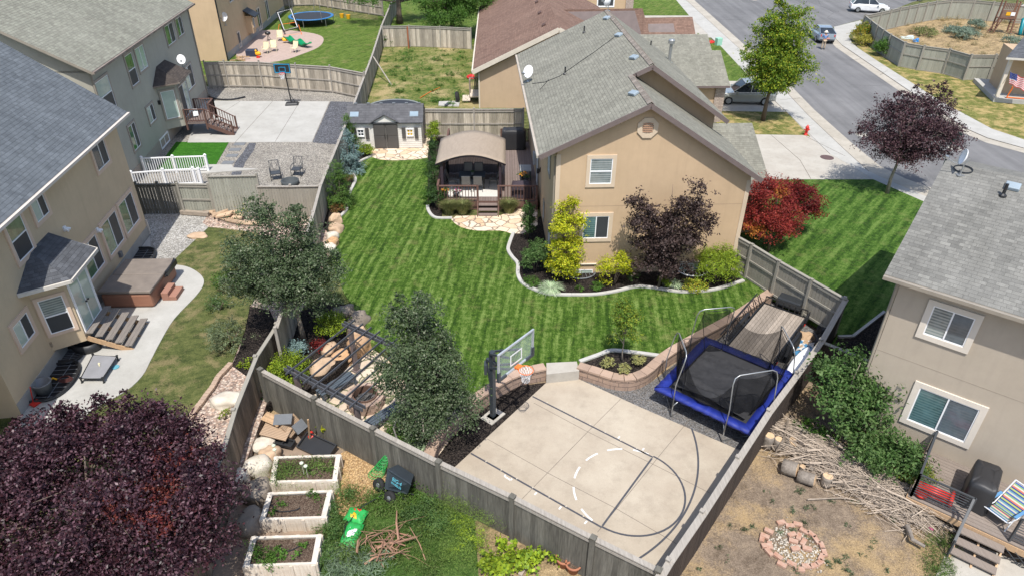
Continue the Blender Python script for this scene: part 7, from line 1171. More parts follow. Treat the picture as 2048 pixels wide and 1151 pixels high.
for k in range(3): mb = MB(); mb.box(f, 3.82, 4.95, vF-.33-k*.3, vF-.05-k*.3, DD-.19-k*.16, DD-.15-k*.16); mb.build('step', DECKG, dk2)
mb = MB()
for u in (3.85, 4.38, 4.92): mb.beam(f.p(u, vF, DD-.32), f.p(u, vF-.95, -.05), .05, .2)
mb.build('stringer', CEDAR, dk2); mb = MB(); A_, B_2 = f.p(3.82, vF+.05, DD+.92), f.p(3.78, vF-1.0, .75); mb.beam(A_, B_2, .06, .04); mb.beam(B_2-Z*.75, B_2, .05, .05, upv=V((0, 1, 0))); mb.beam(A_-Z*.45, B_2-Z*.6, .04, .04); mb.build('stair_rail', DGREY, dk2)
mb = MB()
for k in range(16): a, b = f.p(4.97+k*.25, vF-.05, 0), f.p(4.97+k*.25+.55, vF-.05, 0); mb.beam(a, b+Z*.45, .03, .012); mb.beam(a+Z*.45, b, .03, .012)
mb.build('lattice', DGREY, dk2)
ls = Fr(fd.o, -38.5); mb = MB(); P = [fd.p(3.7, -9, 0), fd.p(9, -9, 0), fd.p(9, vF+.1, 0), fd.p(3.75, vF+.1, 0)]; P = [V((p.x, p.y, 0)) for p in gl([(1890, 1108), (1925, 1075), (2048, 1130), (2200, 1230), (2100, 1300), (1850, 1200)], 0)]; mb.prism(P, -.1, .03); tag(mb.build('path', CONC), kind='structure')
cover('covered_grill', 'grill under a smooth black cover on the grey brown deck', fd, .75, 1.35, 1.0, fd.p(3.95, -1.25, DD), COVER, .72)
t = thing('beach_chair', 'folding beach chair with bright striped fabric on the deck', 'chair', fd.p(5.3, -1.35, DD)); fc2 = Fr(fd.p(4.72, -1.5, 0), -62); z = DD; CH = M('white_tube', (.72, .74, .76), rough=.35)
sN, st_, sB, sNn, sL = nodes('striped_fabric'); v_ = coords(sNn, sL, 'UV'); sx = sNn('SeparateXYZ'); sL(v_, sx.inputs[0]); mm_ = sNn('Math', operation='MULTIPLY'); mm_.inputs[1].default_value = 2.6; sL(sx.outputs[1], mm_.inputs[0]); fr__ = sNn('Math', operation='FRACT'); sL(mm_.outputs[0], fr__.inputs[0]); cr = sNn('ValToRGB'); e = cr.color_ramp; e.interpolation = 'CONSTANT'; sL(fr__.outputs[0], cr.inputs[0])
cols = [(.02, .04, .18), (.50, .13, .07), (.5, .46, .38), (.18, .32, .12), (.03, .07, .28), (.45, .42, .32), (.10, .24, .30), (.02, .04, .18), (.34, .40, .08)]
while len(e.elements) < len(cols): e.elements.new(.5)
for i, c in enumerate(cols): e.elements[i].position = i/len(cols); e.elements[i].color = c4(c)
sL(cr.outputs[0], sB.inputs['Base Color']); mb = MB(); mb.poly([fc2.p(-.3, -.05, z+.3), fc2.p(.3, -.05, z+.3), fc2.p(.3, .6, z+.85), fc2.p(-.3, .6, z+.85)], .02, V((0, 0, 1))); mb.poly([fc2.p(-.28, -.55, z+.38), fc2.p(.28, -.55, z+.38), fc2.p(.28, -.06, z+.3), fc2.p(-.28, -.06, z+.3)], .02, Z); mb.build('fabric', sN, t); mb = MB()
for s in (-.34, .34): mb.tube([fc2.p(s, -.6, z+.4), fc2.p(s, -.05, z+.28), fc2.p(s, .62, z+.88)], .018, 6); mb.tube([fc2.p(s, -.5, z), fc2.p(s*1.1, -.4, z+.5), fc2.p(s*1.1, .2, z+.55), fc2.p(s, .25, z)], .018, 6)
mb.tube([fc2.p(-.34, .62, z+.88), fc2.p(.34, .62, z+.88)], .018, 6); mb.tube([fc2.p(-.34, -.6, z+.4), fc2.p(.34, -.6, z+.4)], .018, 6); mb.build('frame', CH, t); mb = MB()
for s in (-.37, .37): mb.box(fc2, s-.04, s+.04, -.42, .2, z+.54, z+.57)
mb.build('armrest', M('blue_armrest', (.10, .25, .45)), t)
t = thing('sled', 'red plastic wagon rack lying behind the deck railing', 'toy', fd.p(2.9, vF+.5, DD)); mb = MB()
for k in range(5): mb.tube([fd.p(2.5, vF+.25+k*.11, DD+.12), fd.p(3.35, vF+.3+k*.11, DD+.12)], .03, 6)
mb.tube([fd.p(3.4, vF+.2, DD+.15), fd.p(3.4, vF+.85, DD+.15)], .06, 8); mb.lathe(fd.p(2.65, vF+.2, DD+.12), [(.08, -.04), (.17, -.04), (.17, .04), (.08, .04)], 16); mb.build('body', RED, t, True)
# brush pile, logs, brick fire ring
bp0 = [g(1570, 880, 0), g(1640, 920, 0), g(1720, 965, 0), g(1790, 1000, 0), g(1850, 1030, 0)]; mb = MB(); rr = random.Random(5)
for i in range(2600):
    e = rr.random()*3.999; k = int(e); c = bp0[k].lerp(bp0[k+1], e-k)+V((rr.gauss(0, .42), rr.gauss(0, .42), 0)); h_ = max(.02, .55*(1-((c-bp0[k].lerp(bp0[k+1], e-k)).length/1.2)**2)*rr.random()); L_ = rr.uniform(.3, 1.5)*(1 if i > 60 else 1.4); a = -.62+rr.gauss(0, .55); d = V((math.cos(a), math.sin(a), rr.uniform(-.12, .12)))*L_/2; b = V((rr.uniform(-.1, .1), rr.uniform(-.1, .1), rr.uniform(0, .08))); r_ = rr.uniform(.004, .011) if i > 60 else rr.uniform(.02, .04); mb.tube([c-d+Z*(h_+.04), c+b+Z*(h_+.06), c+d+Z*max(.02, h_)], [r_, r_*.8, r_*.4], 3, cap=False)
tag(mb.build('brush_pile', TWIG), 'long heap of dry cut branches below the leafy shrubs', 'brush pile', kind='stuff')
LG = [('upright log round against the dark fence, leftmost of the logs', 1533, 893, .17, .55, 'v'), ('upright pale log second from the dark fence', 1552, 898, .14, .5, 'v'), ('tilted cut log third from the dark fence', 1572, 893, .2, .42, 't'), ('big gnarled stump with a sawn face', 1580, 935, .24, .45, 'h'), ('small pale sawn round resting on the gnarled stump', 1603, 940, .1, .2, 'v'), ('thick log lying diagonal below the stump', 1613, 955, .2, .5, 'h'), ('short upright log with a split top right of the stump', 1650, 968, .17, .4, 'v')]
for lb, x, y, r_, L_, k in LG:
    c = g(x, y, 0 if k != 'h' else r_); t = thing('log', lb, 'log', c, 'cut logs beside the brush pile'); ax = Matrix.Identity(3) if k == 'v' else (V((.3, -.3, .9)).normalized().to_track_quat('Z', 'Y').to_matrix() if k == 't' else V((.75, -.5, .15)).normalized().to_track_quat('Z', 'Y').to_matrix()); off = 0 if k != 'h' else -L_/2; mb = MB(); mb.lathe(c, [(r_*1.08, off), (r_, off+L_*.3), (r_*1.02, off+L_*.7), (r_*.97, off+L_)], 14, ax=ax); mb.build('bark', LOGB, t, True); 
    for o_ in (off+L_-.004, off-.002): mb = MB(); mb.lathe(c, [(r_*.9, o_-.006), (r_*.9, o_+.008)], 14, ax=ax); mb.build('cut_face', WOODB, t)
for lb, P, r_ in (('long pale branch lying along the top of the brush pile', [(1580, 880), (1605, 905), (1625, 940)], .07), ('thick grey limb at the middle of the brush pile', [(1750, 950), (1785, 965), (1800, 985)], .08), ('forked pale branch at the right foot of the brush pile', [(1815, 1050), (1825, 1078), (1850, 1092)], .07), ('pale stick crossing the left part of the brush pile', [(1580, 918), (1620, 908), (1675, 906)], .025), ('pale upright stick in the left part of the brush pile', [(1678, 955), (1690, 935), (1703, 908)], .022)): mb = MB(); mb.tube(gl(P, .45 if r_ < .03 else .22), [r_, r_*.9, r_*.7], 9); tag(mb.build('branch', TWIG if r_ < .03 else LOGB), lb, 'branch')
t = thing('fire_ring', 'broken ring of red bricks and white rubble in the bare dirt yard', 'fire ring', g(1585, 1090, 0))
def brick(c, a, up_=0, tl=0): mb = MB(); f_ = Fr(c, a); mb.box(f_, -.13, .13, -.07, .07, c.z, c.z+(.09 if not up_ else .2)); mb.build('brick', BRICKR, t, bev=.006)
rc_ = g(1588, 1092, 0)
for k in range(22):
    a = 2*math.pi*k/22
    if 1.75 < a < 2.6: continue
    r_ = .78+.09*math.sin(k*3.3)+U(-.04, .04); brick(rc_+V((math.cos(a)*r_, math.sin(a)*r_*.95, .0)), math.degrees(a)+90+U(-12, 12))
for x, y, a in ((1529, 1073, -30), (1537, 1063, -35), (1531, 1092, 5), (1586, 1083, -20), (1597, 1074, 60), (1606, 1085, 50), (1590, 1098, 10), (1613, 1098, -15), (1583, 1070, 20)): brick(g(x, y, .02), a, 0)
mb = MB(); 
for k in range(420): a, r_ = U(0, 6.28), abs(rnd.gauss(.45, .2)); c = rc_+V((math.cos(a)*r_, math.sin(a)*r_-.05, .01)); mb.beam(c, c+V((U(-.04, .04), U(-.04, .04), .02)), U(.02, .05), U(.02, .04))
mb.build('rubble', M('white_rubble', (.5, .46, .39), (.36, .31, .25), isl=.35), t)['kind'] = 'stuff'
pass
mb = MB(); mb.lathe(g(1861, 1058, .03), [(.03, 0), (.07, .04), (.02, .09)], 8); tag(mb.build('toy', PINKF), 'tiny pink toy in the grass beside the forked branch', 'toy')
t = thing('pinwheel', 'pale teal metal flower ornament above the leafy shrub by the greige wall', 'garden ornament', g(1730, 850, 0)); c = g(1732, 829, 1.1); mb = MB(); mb.tube([V((c.x, c.y, 0)), c], .012, 5); mb.build('stake', GALV, t); mb = MB(); ax = V((-.2, -.9, .5)).normalized().to_track_quat('Z', 'Y').to_matrix()
for k in range(5): a = 2*math.pi*k/5; d = ax @ V((math.cos(a), math.sin(a), 0)); s_ = ax @ V((-math.sin(a), math.cos(a), 0)); mb.poly([c, c+d*.09+s_*.05, c+d*.17, c+d*.09-s_*.05], .01, ax @ Z)
mb.build('petals', M('teal_petals', (.25, .60, .62)), t)
mb = MB(); mb.tube([g(1764, 705, .5)+V((math.cos(a)*.35, math.sin(a)*.3, .05*math.sin(3*a))) for a in [k*.4 for k in range(16)]], .02, 5, closed=True); tag(mb.build('hose', M('green_hose', (.3, .38, .36))), 'coiled pale hose hanging by the corner of the greige house', 'hose')
mb = MB(); P = [g(x, y, .47) for x, y in ((1676, 673), (1706, 672), (1769, 623))]
for a, b in zip(P[:-1], P[1:]): mb.beam(a, b, .12, .1)
tag(mb.build('lawn_edging', CURB), 'short pale concrete edging in the shade beside the greige house', 'edging')
# pots, light at the front fence
for lb, x, y, m_ in (('terracotta pot with dry stems, left of the pair at the grey fence', 1127, 1128, 0), ('terracotta pot with dry soil, right of the pair at the grey fence', 1146, 1140, 0)):
    c = g(x, y, 0); t = thing('clay_pot', lb, 'pot', c); mb = MB(); mb.lathe(c, [(.15, 0), (.21, .28), (.24, .28), (.24, .36), (.2, .36), (.17, .2)], 18); mb.build('pot', M('terracotta', (.36, .15, .08), (.3, .12, .07)), t, True); mb = MB(); mb.lathe(c, [(.18, .25), (.19, .3), (.01, .31)], 14); mb.build('soil', SOIL, t); blades('stems', c+Z*.3, 14, .35, .15, .006, TWIG, t, int(x))
mb = MB(); mb.beam(g(1040, 1150, .05), g(1062, 1112, .1), .12, .1); tag(mb.build('board', M('grey_board', (.36, .3, .24))), 'weathered board lying beside the vine on the grey fence', 'board')
for lb, P in (('upper dead branch with red brown bark on the weeds', [(760, 1098), (790, 1075), (800, 1050), (830, 1095), (800, 1130)]),): pass
mb = MB(); rr = random.Random(9); bc_ = g(775, 1095, .15)
for i in range(46):
    a = rr.uniform(0, 6.28); L_ = rr.uniform(.4, 1.3); c = bc_+V((rr.gauss(0, .35), rr.gauss(0, .3), rr.uniform(0, .3))); d = V((math.cos(a), math.sin(a), rr.uniform(-.1, .2)))*L_/2; r_ = rr.uniform(.008, .02) if i > 7 else .038; mb.tube([c-d, c+V((rr.uniform(-.12, .12), rr.uniform(-.12, .12), .1)), c+d], [r_, r_*.8, r_*.4], 5)
tag(mb.build('cut_branches', TWIGR), 'tangle of red brown cut branches on the weeds at the bottom', 'branches', kind='stuff')
# ---------------------------------------------------------------- trees
P_GREEN = g(607, 682); 
tree('tree', 'dense dark green tree with crooked crown over the left end of the fence', 'tree', P_GREEN, 5, [(-.85, .1, 3.3, 1.6, 1.3, 1.0), (.45, .0, 2.9, 1.35, 1.1, 1.0), (-.25, .4, 4.4, 1.15, .95, 1.0), (-1.6, .6, 2.9, 1.0, .8, .6), (1.0, .2, 3.4, .75, .7, .7), (-1.1, .8, 5.0, .55, .4, .7), (-.1, .1, 1.9, 1.35, .9, .5), (-.8, .2, 5.5, .4, .3, .6), (.5, .3, 5.1, .4, .35, .5), (-2.1, .1, 2.5, .5, .4, .35), (-.4, -.3, 3.0, 1.4, .9, .9), (.1, .1, 3.8, 1.0, .8, .7), (-1.2, -.1, 2.4, 1.2, .9, .6), (.5, -.3, 2.3, 1.1, .8, .6), (-1.5, .3, 4.0, .7, .6, .6)], 50000, .085, L_DKGREEN, BARKL, 21, .11, 40, clump=.16, per=22, shell=.35, tuft=10, shoots=80)
P_CEN = g(856, 880, 0)
tree('tree', 'tall dense dark green tree standing between the pergola and the basketball hoop', 'tree', P_CEN, 5, [(.1, -.2, 1.5, 1.45, 1.05, .7), (.0, -.1, 2.4, 1.35, 1.0, .8), (-.1, .1, 3.3, 1.1, .9, .8), (-.1, .1, 4.2, .85, .75, .7), (-.05, .15, 5.0, .5, .45, .6), (.75, -.3, 1.9, .8, .6, .5), (-.85, .1, 2.6, .6, .6, .5), (.3, .1, 5.5, .25, .22, .4), (-.5, .1, 5.2, .25, .22, .4), (.7, -.1, 3.5, .45, .4, .4)], 36000, .08, L_DKGREEN, BARKL, 22, .1, 34, clump=.15, per=22, shell=.35, tuft=11, shoots=70)
# big plum in the near left corner
P_PLUM = g(235, 1165, 0)
PB_ = [(-.2, .8, 3.0, 2.4, 1.9, 1.1), (-2.4, .6, 2.8, 1.7, 1.6, 1.0), (1.5, .4, 2.6, 1.5, 1.4, 1.0), (-.4, -.5, 2.6, 2.5, 1.4, 1.0), (-3.0, -.6, 2.2, 1.6, 1.4, .9), (1.9, -.9, 1.9, 1.2, 1.1, .9), (.3, 1.7, 3.1, 1.4, .8, .7), (-1.6, 1.6, 3.1, 1.3, .8, .7), (1.6, 1.3, 2.8, .9, .8, .6), (-.9, -1.7, 2.0, 2.0, 1.0, .8), (-3.6, .9, 2.3, .9, .9, .6), (.9, -1.9, 1.6, 1.5, .8, .7), (.1, 2.3, 3.5, .22, .25, .5), (-.6, 2.4, 3.4, .22, .25, .5), (.8, 2.2, 3.4, .2, .2, .45), (1.4, 1.9, 3.2, .2, .2, .45), (-1.4, 2.3, 3.3, .2, .2, .4), (2.5, .3, 2.6, .35, .4, .5), (2.3, -.1, 2.3, .5, .5, .5), (-2.4, 2.0, 3.0, .3, .3, .4), (.4, 2.5, 3.3, .2, .2, .4)]
tree('plum_tree', 'huge dark purple plum tree filling the lower left corner', 'tree', P_PLUM, 5, [(b[0]*1.16+.2, b[1]*1.05+.12, b[2]+.3, b[3], b[4], b[5]) for b in PB_], 100000, .09, [L_PLUM], BARK, 23, .16, 90, clump=.18, per=20, shell=.4, tuft=22, upb=.45, shoots=260)
# red flush on a few shoots of the plum
leaves('red_shoots', [(P_PLUM.x+1.9, P_PLUM.y+1.15, 3.45, .55, .3, .22), (P_PLUM.x+2.1, P_PLUM.y+.5, 3.2, .6, .4, .25), (P_PLUM.x+1.2, P_PLUM.y-.1, 3.5, .7, .4, .22), (P_PLUM.x+1.6, P_PLUM.y+1.9, 3.4, .4, .3, .2), (P_PLUM.x+1.7, P_PLUM.y-.3, 3.1, .6, .35, .25)], 5200, .085, L_PLUMR, [o for o in COL.objects if o.name.startswith('plum_tree')][0], 5, clump=.13, per=14)
tree('tree', 'small slender yellow green tree in the round mulch planter', 'tree', g(1244, 724, .46), 3, [(0, .05, 1.9, .5, .45, .6), (.05, .0, 1.3, .42, .38, .35), (-.12, .05, 2.4, .34, .28, .4), (.3, 0, 2.2, .25, .2, .35)], 4600, .07, leafm('leaf_planter_tree', [(.06, .13, .02), (.11, .19, .025), (.26, .28, .03)]), BARKL, 24, .03, 14, clump=.09, per=8, shell=.3)
for i, (x, y) in enumerate(((1214, 733), (1249, 748), (1276, 729))): shrub('shrub', ('ball of cream green variegated foliage at the left of the planter', 'ball of cream green variegated foliage at the front of the planter', 'ball of cream green variegated foliage at the right of the planter')[i], 'shrub', g(x, y, .45), .22, .42, L_VARIE, 1300, .045, 30+i, 'variegated balls in the planter', shell=.85, clump=.03)
tree('tree', 'bright yellow green columnar tree against the left of the gable wall', 'tree', g(1127, 562), 4, [(0, -.1, .8, .68, .45, .7), (.05, -.1, 1.8, .66, .45, .6), (.05, -.1, 2.7, .6, .4, .6), (-.25, 0, 3.3, .3, .22, .5), (.45, 0, 3.1, .26, .2, .45), (.1, 0, 3.8, .2, .16, .5), (-.45, 0, 2.9, .2, .15, .35)], 11000, .085, L_LIME, BARK, 25, .05, 22, clump=.1, per=10, shell=.4)
shrub('shrub', 'bright yellow green open shrub between the columnar tree and the purple maple', 'shrub', g(1227, 572), .9, 1.5, L_LIME, 3600, .085, 26, blobs=[(0, 0, 1.15, .7, .5, .3), (-.4, 0, .85, .4, .4, .3), (.5, 0, .9, .4, .4, .3), (.1, 0, 1.5, .4, .35, .25), (-.35, -.1, .35, .12, .12, .35)], clump=.09, per=10, shell=.4, asp=.5)
tree('maple_tree', 'dark purple maple with open upright branches in front of the gable wall', 'tree', g(1316, 577), 5, [(0, -.1, 1.3, 1.25, .65, .9), (-.6, -.1, 2.3, .95, .5, .8), (.55, -.1, 2.6, 1.0, .55, 1.0), (-1.1, -.1, 3.2, .55, .4, .7), (.8, -.1, 4.0, .55, .4, .8), (.1, 0, 2.2, 1.1, .5, .7), (-1.35, 0, 4.2, .28, .2, .45), (1.1, 0, 4.8, .25, .18, .45), (1.5, 0, 3.2, .55, .35, .55), (-.3, 0, 3.2, .6, .35, .5), (.6, .0, 4.9, .2, .15, .35), (-1.0, -.1, 3.8, .35, .25, .45), (.2, 0, 3.4, .5, .3, .5)], 26000, .10, L_MAPLE, BARK, 27, .06, 36, clump=.12, per=14, shell=.3, tuft=6)
for lb, x, y, bl, n, m_, sd, o in (('mixed red and orange leaved tree at the right corner of the gable house', 1535, 505, [(-.2, .3, 1.6, 1.3, 1.1, 1.2), (-.3, .5, 2.9, .9, .9, .8), (.4, .4, 1.2, .9, .9, .7)], 20000, L_RED, 28, 0), ('smaller burgundy leaved tree behind the red tree on the side lawn', 1560, 480, [(.7, .5, 1.9, .95, .9, .95), (1.2, .6, 1.3, .6, .6, .6), (.4, .8, 2.5, .5, .5, .5)], 11000, L_REDD, 29, 0)):
    base = g(x, y); t = tree('tree', lb, 'tree', base, 3, bl, n, .085, m_, BARK, sd, .07, 24, 'red trees on the side lawn', clump=.14, per=16, shell=.45, tuft=5); leaves('orange_foliage', [(base.x+b[0]+a, base.y+b[1]-.35, base.z+b[2]+c, b[3]*.35, b[4]*.35, b[5]*.25) for b, a, c in zip(bl, (-.7, .35, .3), (-.3, .2, -.1))], n//9, .085, L_REDO, t, sd+50, .13, 12)
tree('plum_tree', 'purple leaved street tree on the lawn corner beside the road', 'tree', g(1773, 388), 5, [(.2, .3, 3.3, 2.2, 1.9, 1.3), (-1.0, .2, 3.0, 1.6, 1.4, 1.0), (1.5, .2, 3.3, 1.7, 1.5, 1.1), (.3, .4, 4.5, 1.8, 1.5, .9), (-.8, .3, 4.8, .8, .7, .7), (1.1, .3, 5.1, .8, .7, .8), (2.5, .2, 3.3, .8, .8, .7), (.2, .3, 5.5, .6, .5, .5), (.1, .2, 2.4, 1.7, 1.4, .8), (1.4, .2, 2.4, 1.1, 1.1, .6)], 34000, .105, L_PLUM2, BARKL, 31, .1, 60, clump=.18, per=14, shell=.3, tuft=9, shoots=90)
tree('tree', 'tall bright green tree with two peaks beside the parked silver car in the drive', 'tree', g(1526, 242), 8, [(0, 0, 3.1, 1.9, 1.5, 1.2), (-.2, 0, 4.6, 1.8, 1.5, 1.2), (.5, 0, 3.9, 1.9, 1.4, 1.3), (-.55, 0, 5.9, 1.1, 1.1, 1.2), (.75, 0, 5.9, 1.1, 1.1, 1.2), (-.5, 0, 7.2, .5, .5, .8), (.8, 0, 7.2, .75, .7, .8), (.3, 0, 2.5, .9, .8, .5)], 44000, .13, L_STREET, BARK, 32, .16, 34, clump=.22, per=18, shell=.4, tuft=10, shoots=60)
for lb, x, y, bl, n, sd, m_ in (('broad green tree with thick trunk behind the weedy yard', 800, 47, [(-2.8, -1.5, 2.6, 2.4, 1.4, .8), (-4.5, -.8, 3.0, 1.6, 1.2, .9), (0, 0, 5.5, 3, 2.5, 2.2), (2.6, 0, 4.2, 2.4, 2, 2.2), (4.5, 3, 3.4, 2.6, 1.5, 2.5)], 22000, 41, L_MID), ('bright green tree overhanging the fence left of the brown roof', 905, 80, [(0, 0, 2.6, 2.4, 2.0, 1.3), (-1.6, .2, 3.6, 2.0, 1.6, 1.4), (1.4, .3, 4.0, 2.3, 1.8, 1.7), (-.6, -.7, 1.8, 1.8, 1.0, .6), (2.6, 1.2, 3.4, 1.6, 1.4, 1.4), (4.2, 5, 4.0, 2.0, 2.0, 1.6), (-.5, 3, 4.4, 2.6, 2.0, 1.4)], 46000, 42, L_MID)): tree('tree', lb, 'tree', g(x, y), 7, bl, n, .15, m_, BARK, sd, .35, 22, 'trees behind the weedy yard', clump=.28, per=18)
tree('tree', 'leafy deep green small tree between the dark fence and the greige house', 'tree', g(1665, 872, 0), 4, [(0, 0, 1.6, 1.0, .9, .85), (-.3, .3, 2.5, .8, .7, .6), (.45, -.1, 1.9, .9, .7, .7), (-.1, .4, 3.0, .45, .4, .35), (.6, -.3, 1.1, .9, .7, .6)], 9000, .12, L_BIG, BARKL, 43, .07, 26, clump=.16, per=14, shell=.4)
shrub('shrub', 'broad leafy green bush with upright shoots below the lower window of the greige house', 'shrub', g(1765, 950, 0), 1, 1.4, L_BIG, 6500, .13, 44, blobs=[(0, 0, .7, .8, .6, .6), (.45, -.35, .8, .6, .5, .6), (-.5, .3, .8, .7, .5, .6), (0, .2, 1.3, .35, .3, .3), (.5, -.3, 1.3, .25, .25, .25)], clump=.12, per=10, asp=.4)
shrub('shrub', 'yellowish green bush with tiny purple flowers beside the deck railing', 'shrub', g(1826, 975, 0), .6, .9, leafm('leaf_olive_yellow', [(.12, .16, .03), (.22, .24, .04), (.08, .12, .02)]), 2600, .07, 45, clump=.08); shrub('shrub', 'low green plants at the foot of the dark fence by the leafy tree', 'shrub', g(1607, 868, 0), .5, .6, L_MID, 1500, .08, 46, blobs=[(0, 0, .3, .5, .4, .3), (.5, -.3, .25, .5, .3, .25)])
# ---------------------------------------------------------------- shrubs of the main garden
def con(lb, x, y, h, r, m_, n, sd, z=.43, sz=.11, grp='conifers along the left fence', nm='conifer', up_=.9, asp=.25, clump=.09): return shrub(nm, lb, 'conifer', g(x, y, z), r, h, m_, n, sz, sd, grp, clump, 10, None, cone(h, r, 7, .12), up_, asp, .55)
con('pointed bright green conifer nearest the boulders on the left of the striped lawn', 682, 412, 2.5, .95, L_CONIF, 9000, 51); con('silver blue juniper on the left of the striped lawn below the shed', 704, 345, 2.7, .8, L_BLUE, 8000, 52); con('small dark green pointed conifer at the left corner of the shed', 702, 302, 2.3, .6, L_CONIF, 4500, 53)
shrub('shrub', 'round light green ball shrub beside the shed door', 'shrub', g(733, 312, .43), .42, .75, L_BOX, 3000, .06, 54, shell=.85); shrub('shrub', 'small reddish green barberry between the blue and green conifers', 'shrub', g(696, 366, .43), .35, .5, leafm('barberry', [(.14, .10, .03), (.08, .12, .02), (.22, .10, .04)]), 900, .06, 55); shrub('shrub', 'low red tipped shrub at the foot of the nearest conifer', 'shrub', g(675, 424, .43), .4, .45, leafm('barberry_low', [(.10, .13, .03), (.24, .10, .04), (.12, .09, .03)]), 1000, .06, 56)
shrub('shrub', 'yellow green upright shrub right of the shed', 'shrub', g(868, 290, .43), .5, 1.5, L_BOX, 4200, .07, 57, blobs=[(0, 0, .7, .42, .5, .7), (.1, .2, 1.3, .3, .3, .3)]); con('dark green columnar evergreen left of the deck, upper one', 869, 350, 2.4, .5, L_ARB, 4600, 58, grp='evergreens beside the deck'); con('dark green columnar evergreen left of the deck, middle one', 871, 388, 2.1, .5, L_ARB, 4200, 59, grp='evergreens beside the deck')
shrub('shrub', 'rounded dark green shrub at the near left corner of the deck', 'shrub', g(874, 418, .43), .42, 1.25, L_ARB, 3600, .06, 60, shell=.8); shrub('shrub', 'broad leaved blue green plant left of the dark rounded shrub by the deck', 'shrub', g(860, 410, .43), .4, .8, L_MID, 900, .14, 61, asp=.4)
for lb, x, y, h, n, sd in (('tan green ornamental grass in front of the left deck railing, wide clump', 912, 426, 1.2, 3600, 62), ('tan green ornamental grass right of the wooden deck steps', 1018, 424, 1.2, 2000, 63)):
    t = thing('ornamental_grass', lb, 'ornamental grass', g(x, y, .43), 'grasses beside the deck steps'); 
    for k in range(2 if n > 2000 else 1): blades('blades', g(x+k*28-(14 if n > 2000 else 0), y, .43), n//(2 if n > 2000 else 1), h, .45, .010, L_GRASS, t, sd+k, .45, .28)
shrub('shrub', 'tall narrow dark green shrub against the west wall of the tan house', 'shrub', g(1055, 478, .43), .32, 1.9, L_BIG, 3600, .08, 64, blobs=[(0, 0, .8, .32, .32, .8), (.02, 0, 1.6, .22, .22, .4)]); shrub('shrub', 'glossy green rounded shrub at the left corner of the gable wall', 'shrub', g(1070, 545, .43), .62, 1.5, L_BIG, 6500, .075, 65, blobs=[(0, 0, .75, .6, .5, .7), (.15, .1, 1.2, .45, .4, .4)], shell=.75); shrub('shrub', 'low bright green mat of foliage beside the curved edging', 'shrub', g(1062, 568, .43), .4, .3, L_MID, 1300, .05, 66, blobs=[(0, 0, .12, .35, .4, .18), (.25, -.1, .1, .3, .2, .14)])
for lb, x, y, h, n, sd, m_, sp in (('striped cream and green strappy plant spilling over the curved edging', 1100, 580, .55, 420, 67, L_HOSTA, .6), ('pale strappy plant right of the purple maple trunk', 1345, 572, .6, 160, 68, L_HOSTA, .4), ('pale yucca beside the center green tree at the grey garden fence', 832, 898, .5, 260, 69, L_HOSTA, .5)): t = thing('strappy_plant', lb, 'plant', g(x, y, .43 if y < 700 else .03)); blades('leaves', g(x, y, .43 if y < 700 else .03), n, h, sp, .025, m_, t, sd, .75, .2)
for lb, x, y, r_, h, m_, n, sd in (('tiny dark green mound left of the two in front of the gable bed', 1160, 580, .15, .2, L_MID, 300, 71), ('small round green mound in the middle of the gable bed', 1194, 578, .24, .32, L_MID, 900, 72), ('dark green mound beneath the yellow green open shrub', 1265, 560, .28, .3, L_BIG, 600, 73), ('light green ball at the foot of the purple maple', 1327, 572, .26, .45, L_BOX, 1200, 74), ('low mound dotted with yellow flowers in front of the large ball shrub', 1391, 578, .5, .35, leafm('yellow_flower_mound', [(.12, .22, .03), (.2, .3, .04), (.62, .52, .05), (.1, .18, .03)]), 2200, 75), ('large rounded yellow green shrub at the right end of the gable bed', 1430, 562, .98, 1.65, L_BOX, 15000, 76)): shrub('shrub', lb, 'shrub', g(x, y, .43), r_, h, m_, n, .055, sd, None, .05 if r_ < .9 else .07, shell=.85)
# firepit corner plants
for lb, x, y, r_, h, m_, n, sd, z in (('yellow green rounded bush at the corner where the two fences meet', 580, 762, .72, 1.1, L_BOX, 5500, 81, .2), ('yellow green ball shrub in the shade right of the left green tree trunk', 667, 672, .6, 1.1, L_BOX, 4200, 82, ZH), ('pale blue ground spruce in the dark bark', 594, 706, .36, .5, L_BLUE, 1800, 83, ZH), ('small dark red barberry in the dark bark beside the pergola', 640, 694, .26, .3, L_REDD, 700, 84, ZH), ('bright green feathery juniper beside the near bench', 812, 872, .65, .75, L_CONIF, 3500, 85, 0), ('pale silvery green loose shrub in the patchy lawn', 462, 690, .9, 1.0, leafm('silvery_leaf', [(.12, .16, .08), (.18, .22, .12), (.08, .11, .05)]), 2600, 86, ZH), ('bright green leafy shrub at the left foot of the left green tree', 470, 580, .75, 1.0, L_MID, 2600, 87, ZH), ('yellow leaved shrub in front of the tall pale panel', 492, 424, .55, .85, L_YEL, 2200, 88, ZH), ('dark green low shrub in the lawn left of the green tree', 440, 620, .5, .6, L_BIG, 900, 89, ZH)): shrub('shrub', lb, 'shrub', g(x, y, z), r_, h, m_, n, .065, sd, None, .08)
mb = MB(); mb.tube([g(800, 902, 0), g(795, 880, .5), g(787, 855, 1.2), g(793, 838, 1.6)], [.035, .03, .025, .015], 7); tag(mb.build('bare_trunk', M('white_bark', (.55, .52, .48))), 'bare pale leaning stem beside the center green tree', 'stem')
for lb, x, y, n, sd in (('small yellow green sprout on the pink gravel near the white boulder', 450, 838, 160, 91), ('small yellow green sprout on the dark bark strip near the old fence', 491, 732, 220, 92)): shrub('sprout', lb, 'plant', g(x, y), .2, .25, L_BOX, n, .07, sd)
shrub('shrub', 'big leafy green weed in the corner of the old and grey fences', 'plant', g(536, 806, 0), .3, .8, L_BIG, 260, .14, 93, asp=.5)
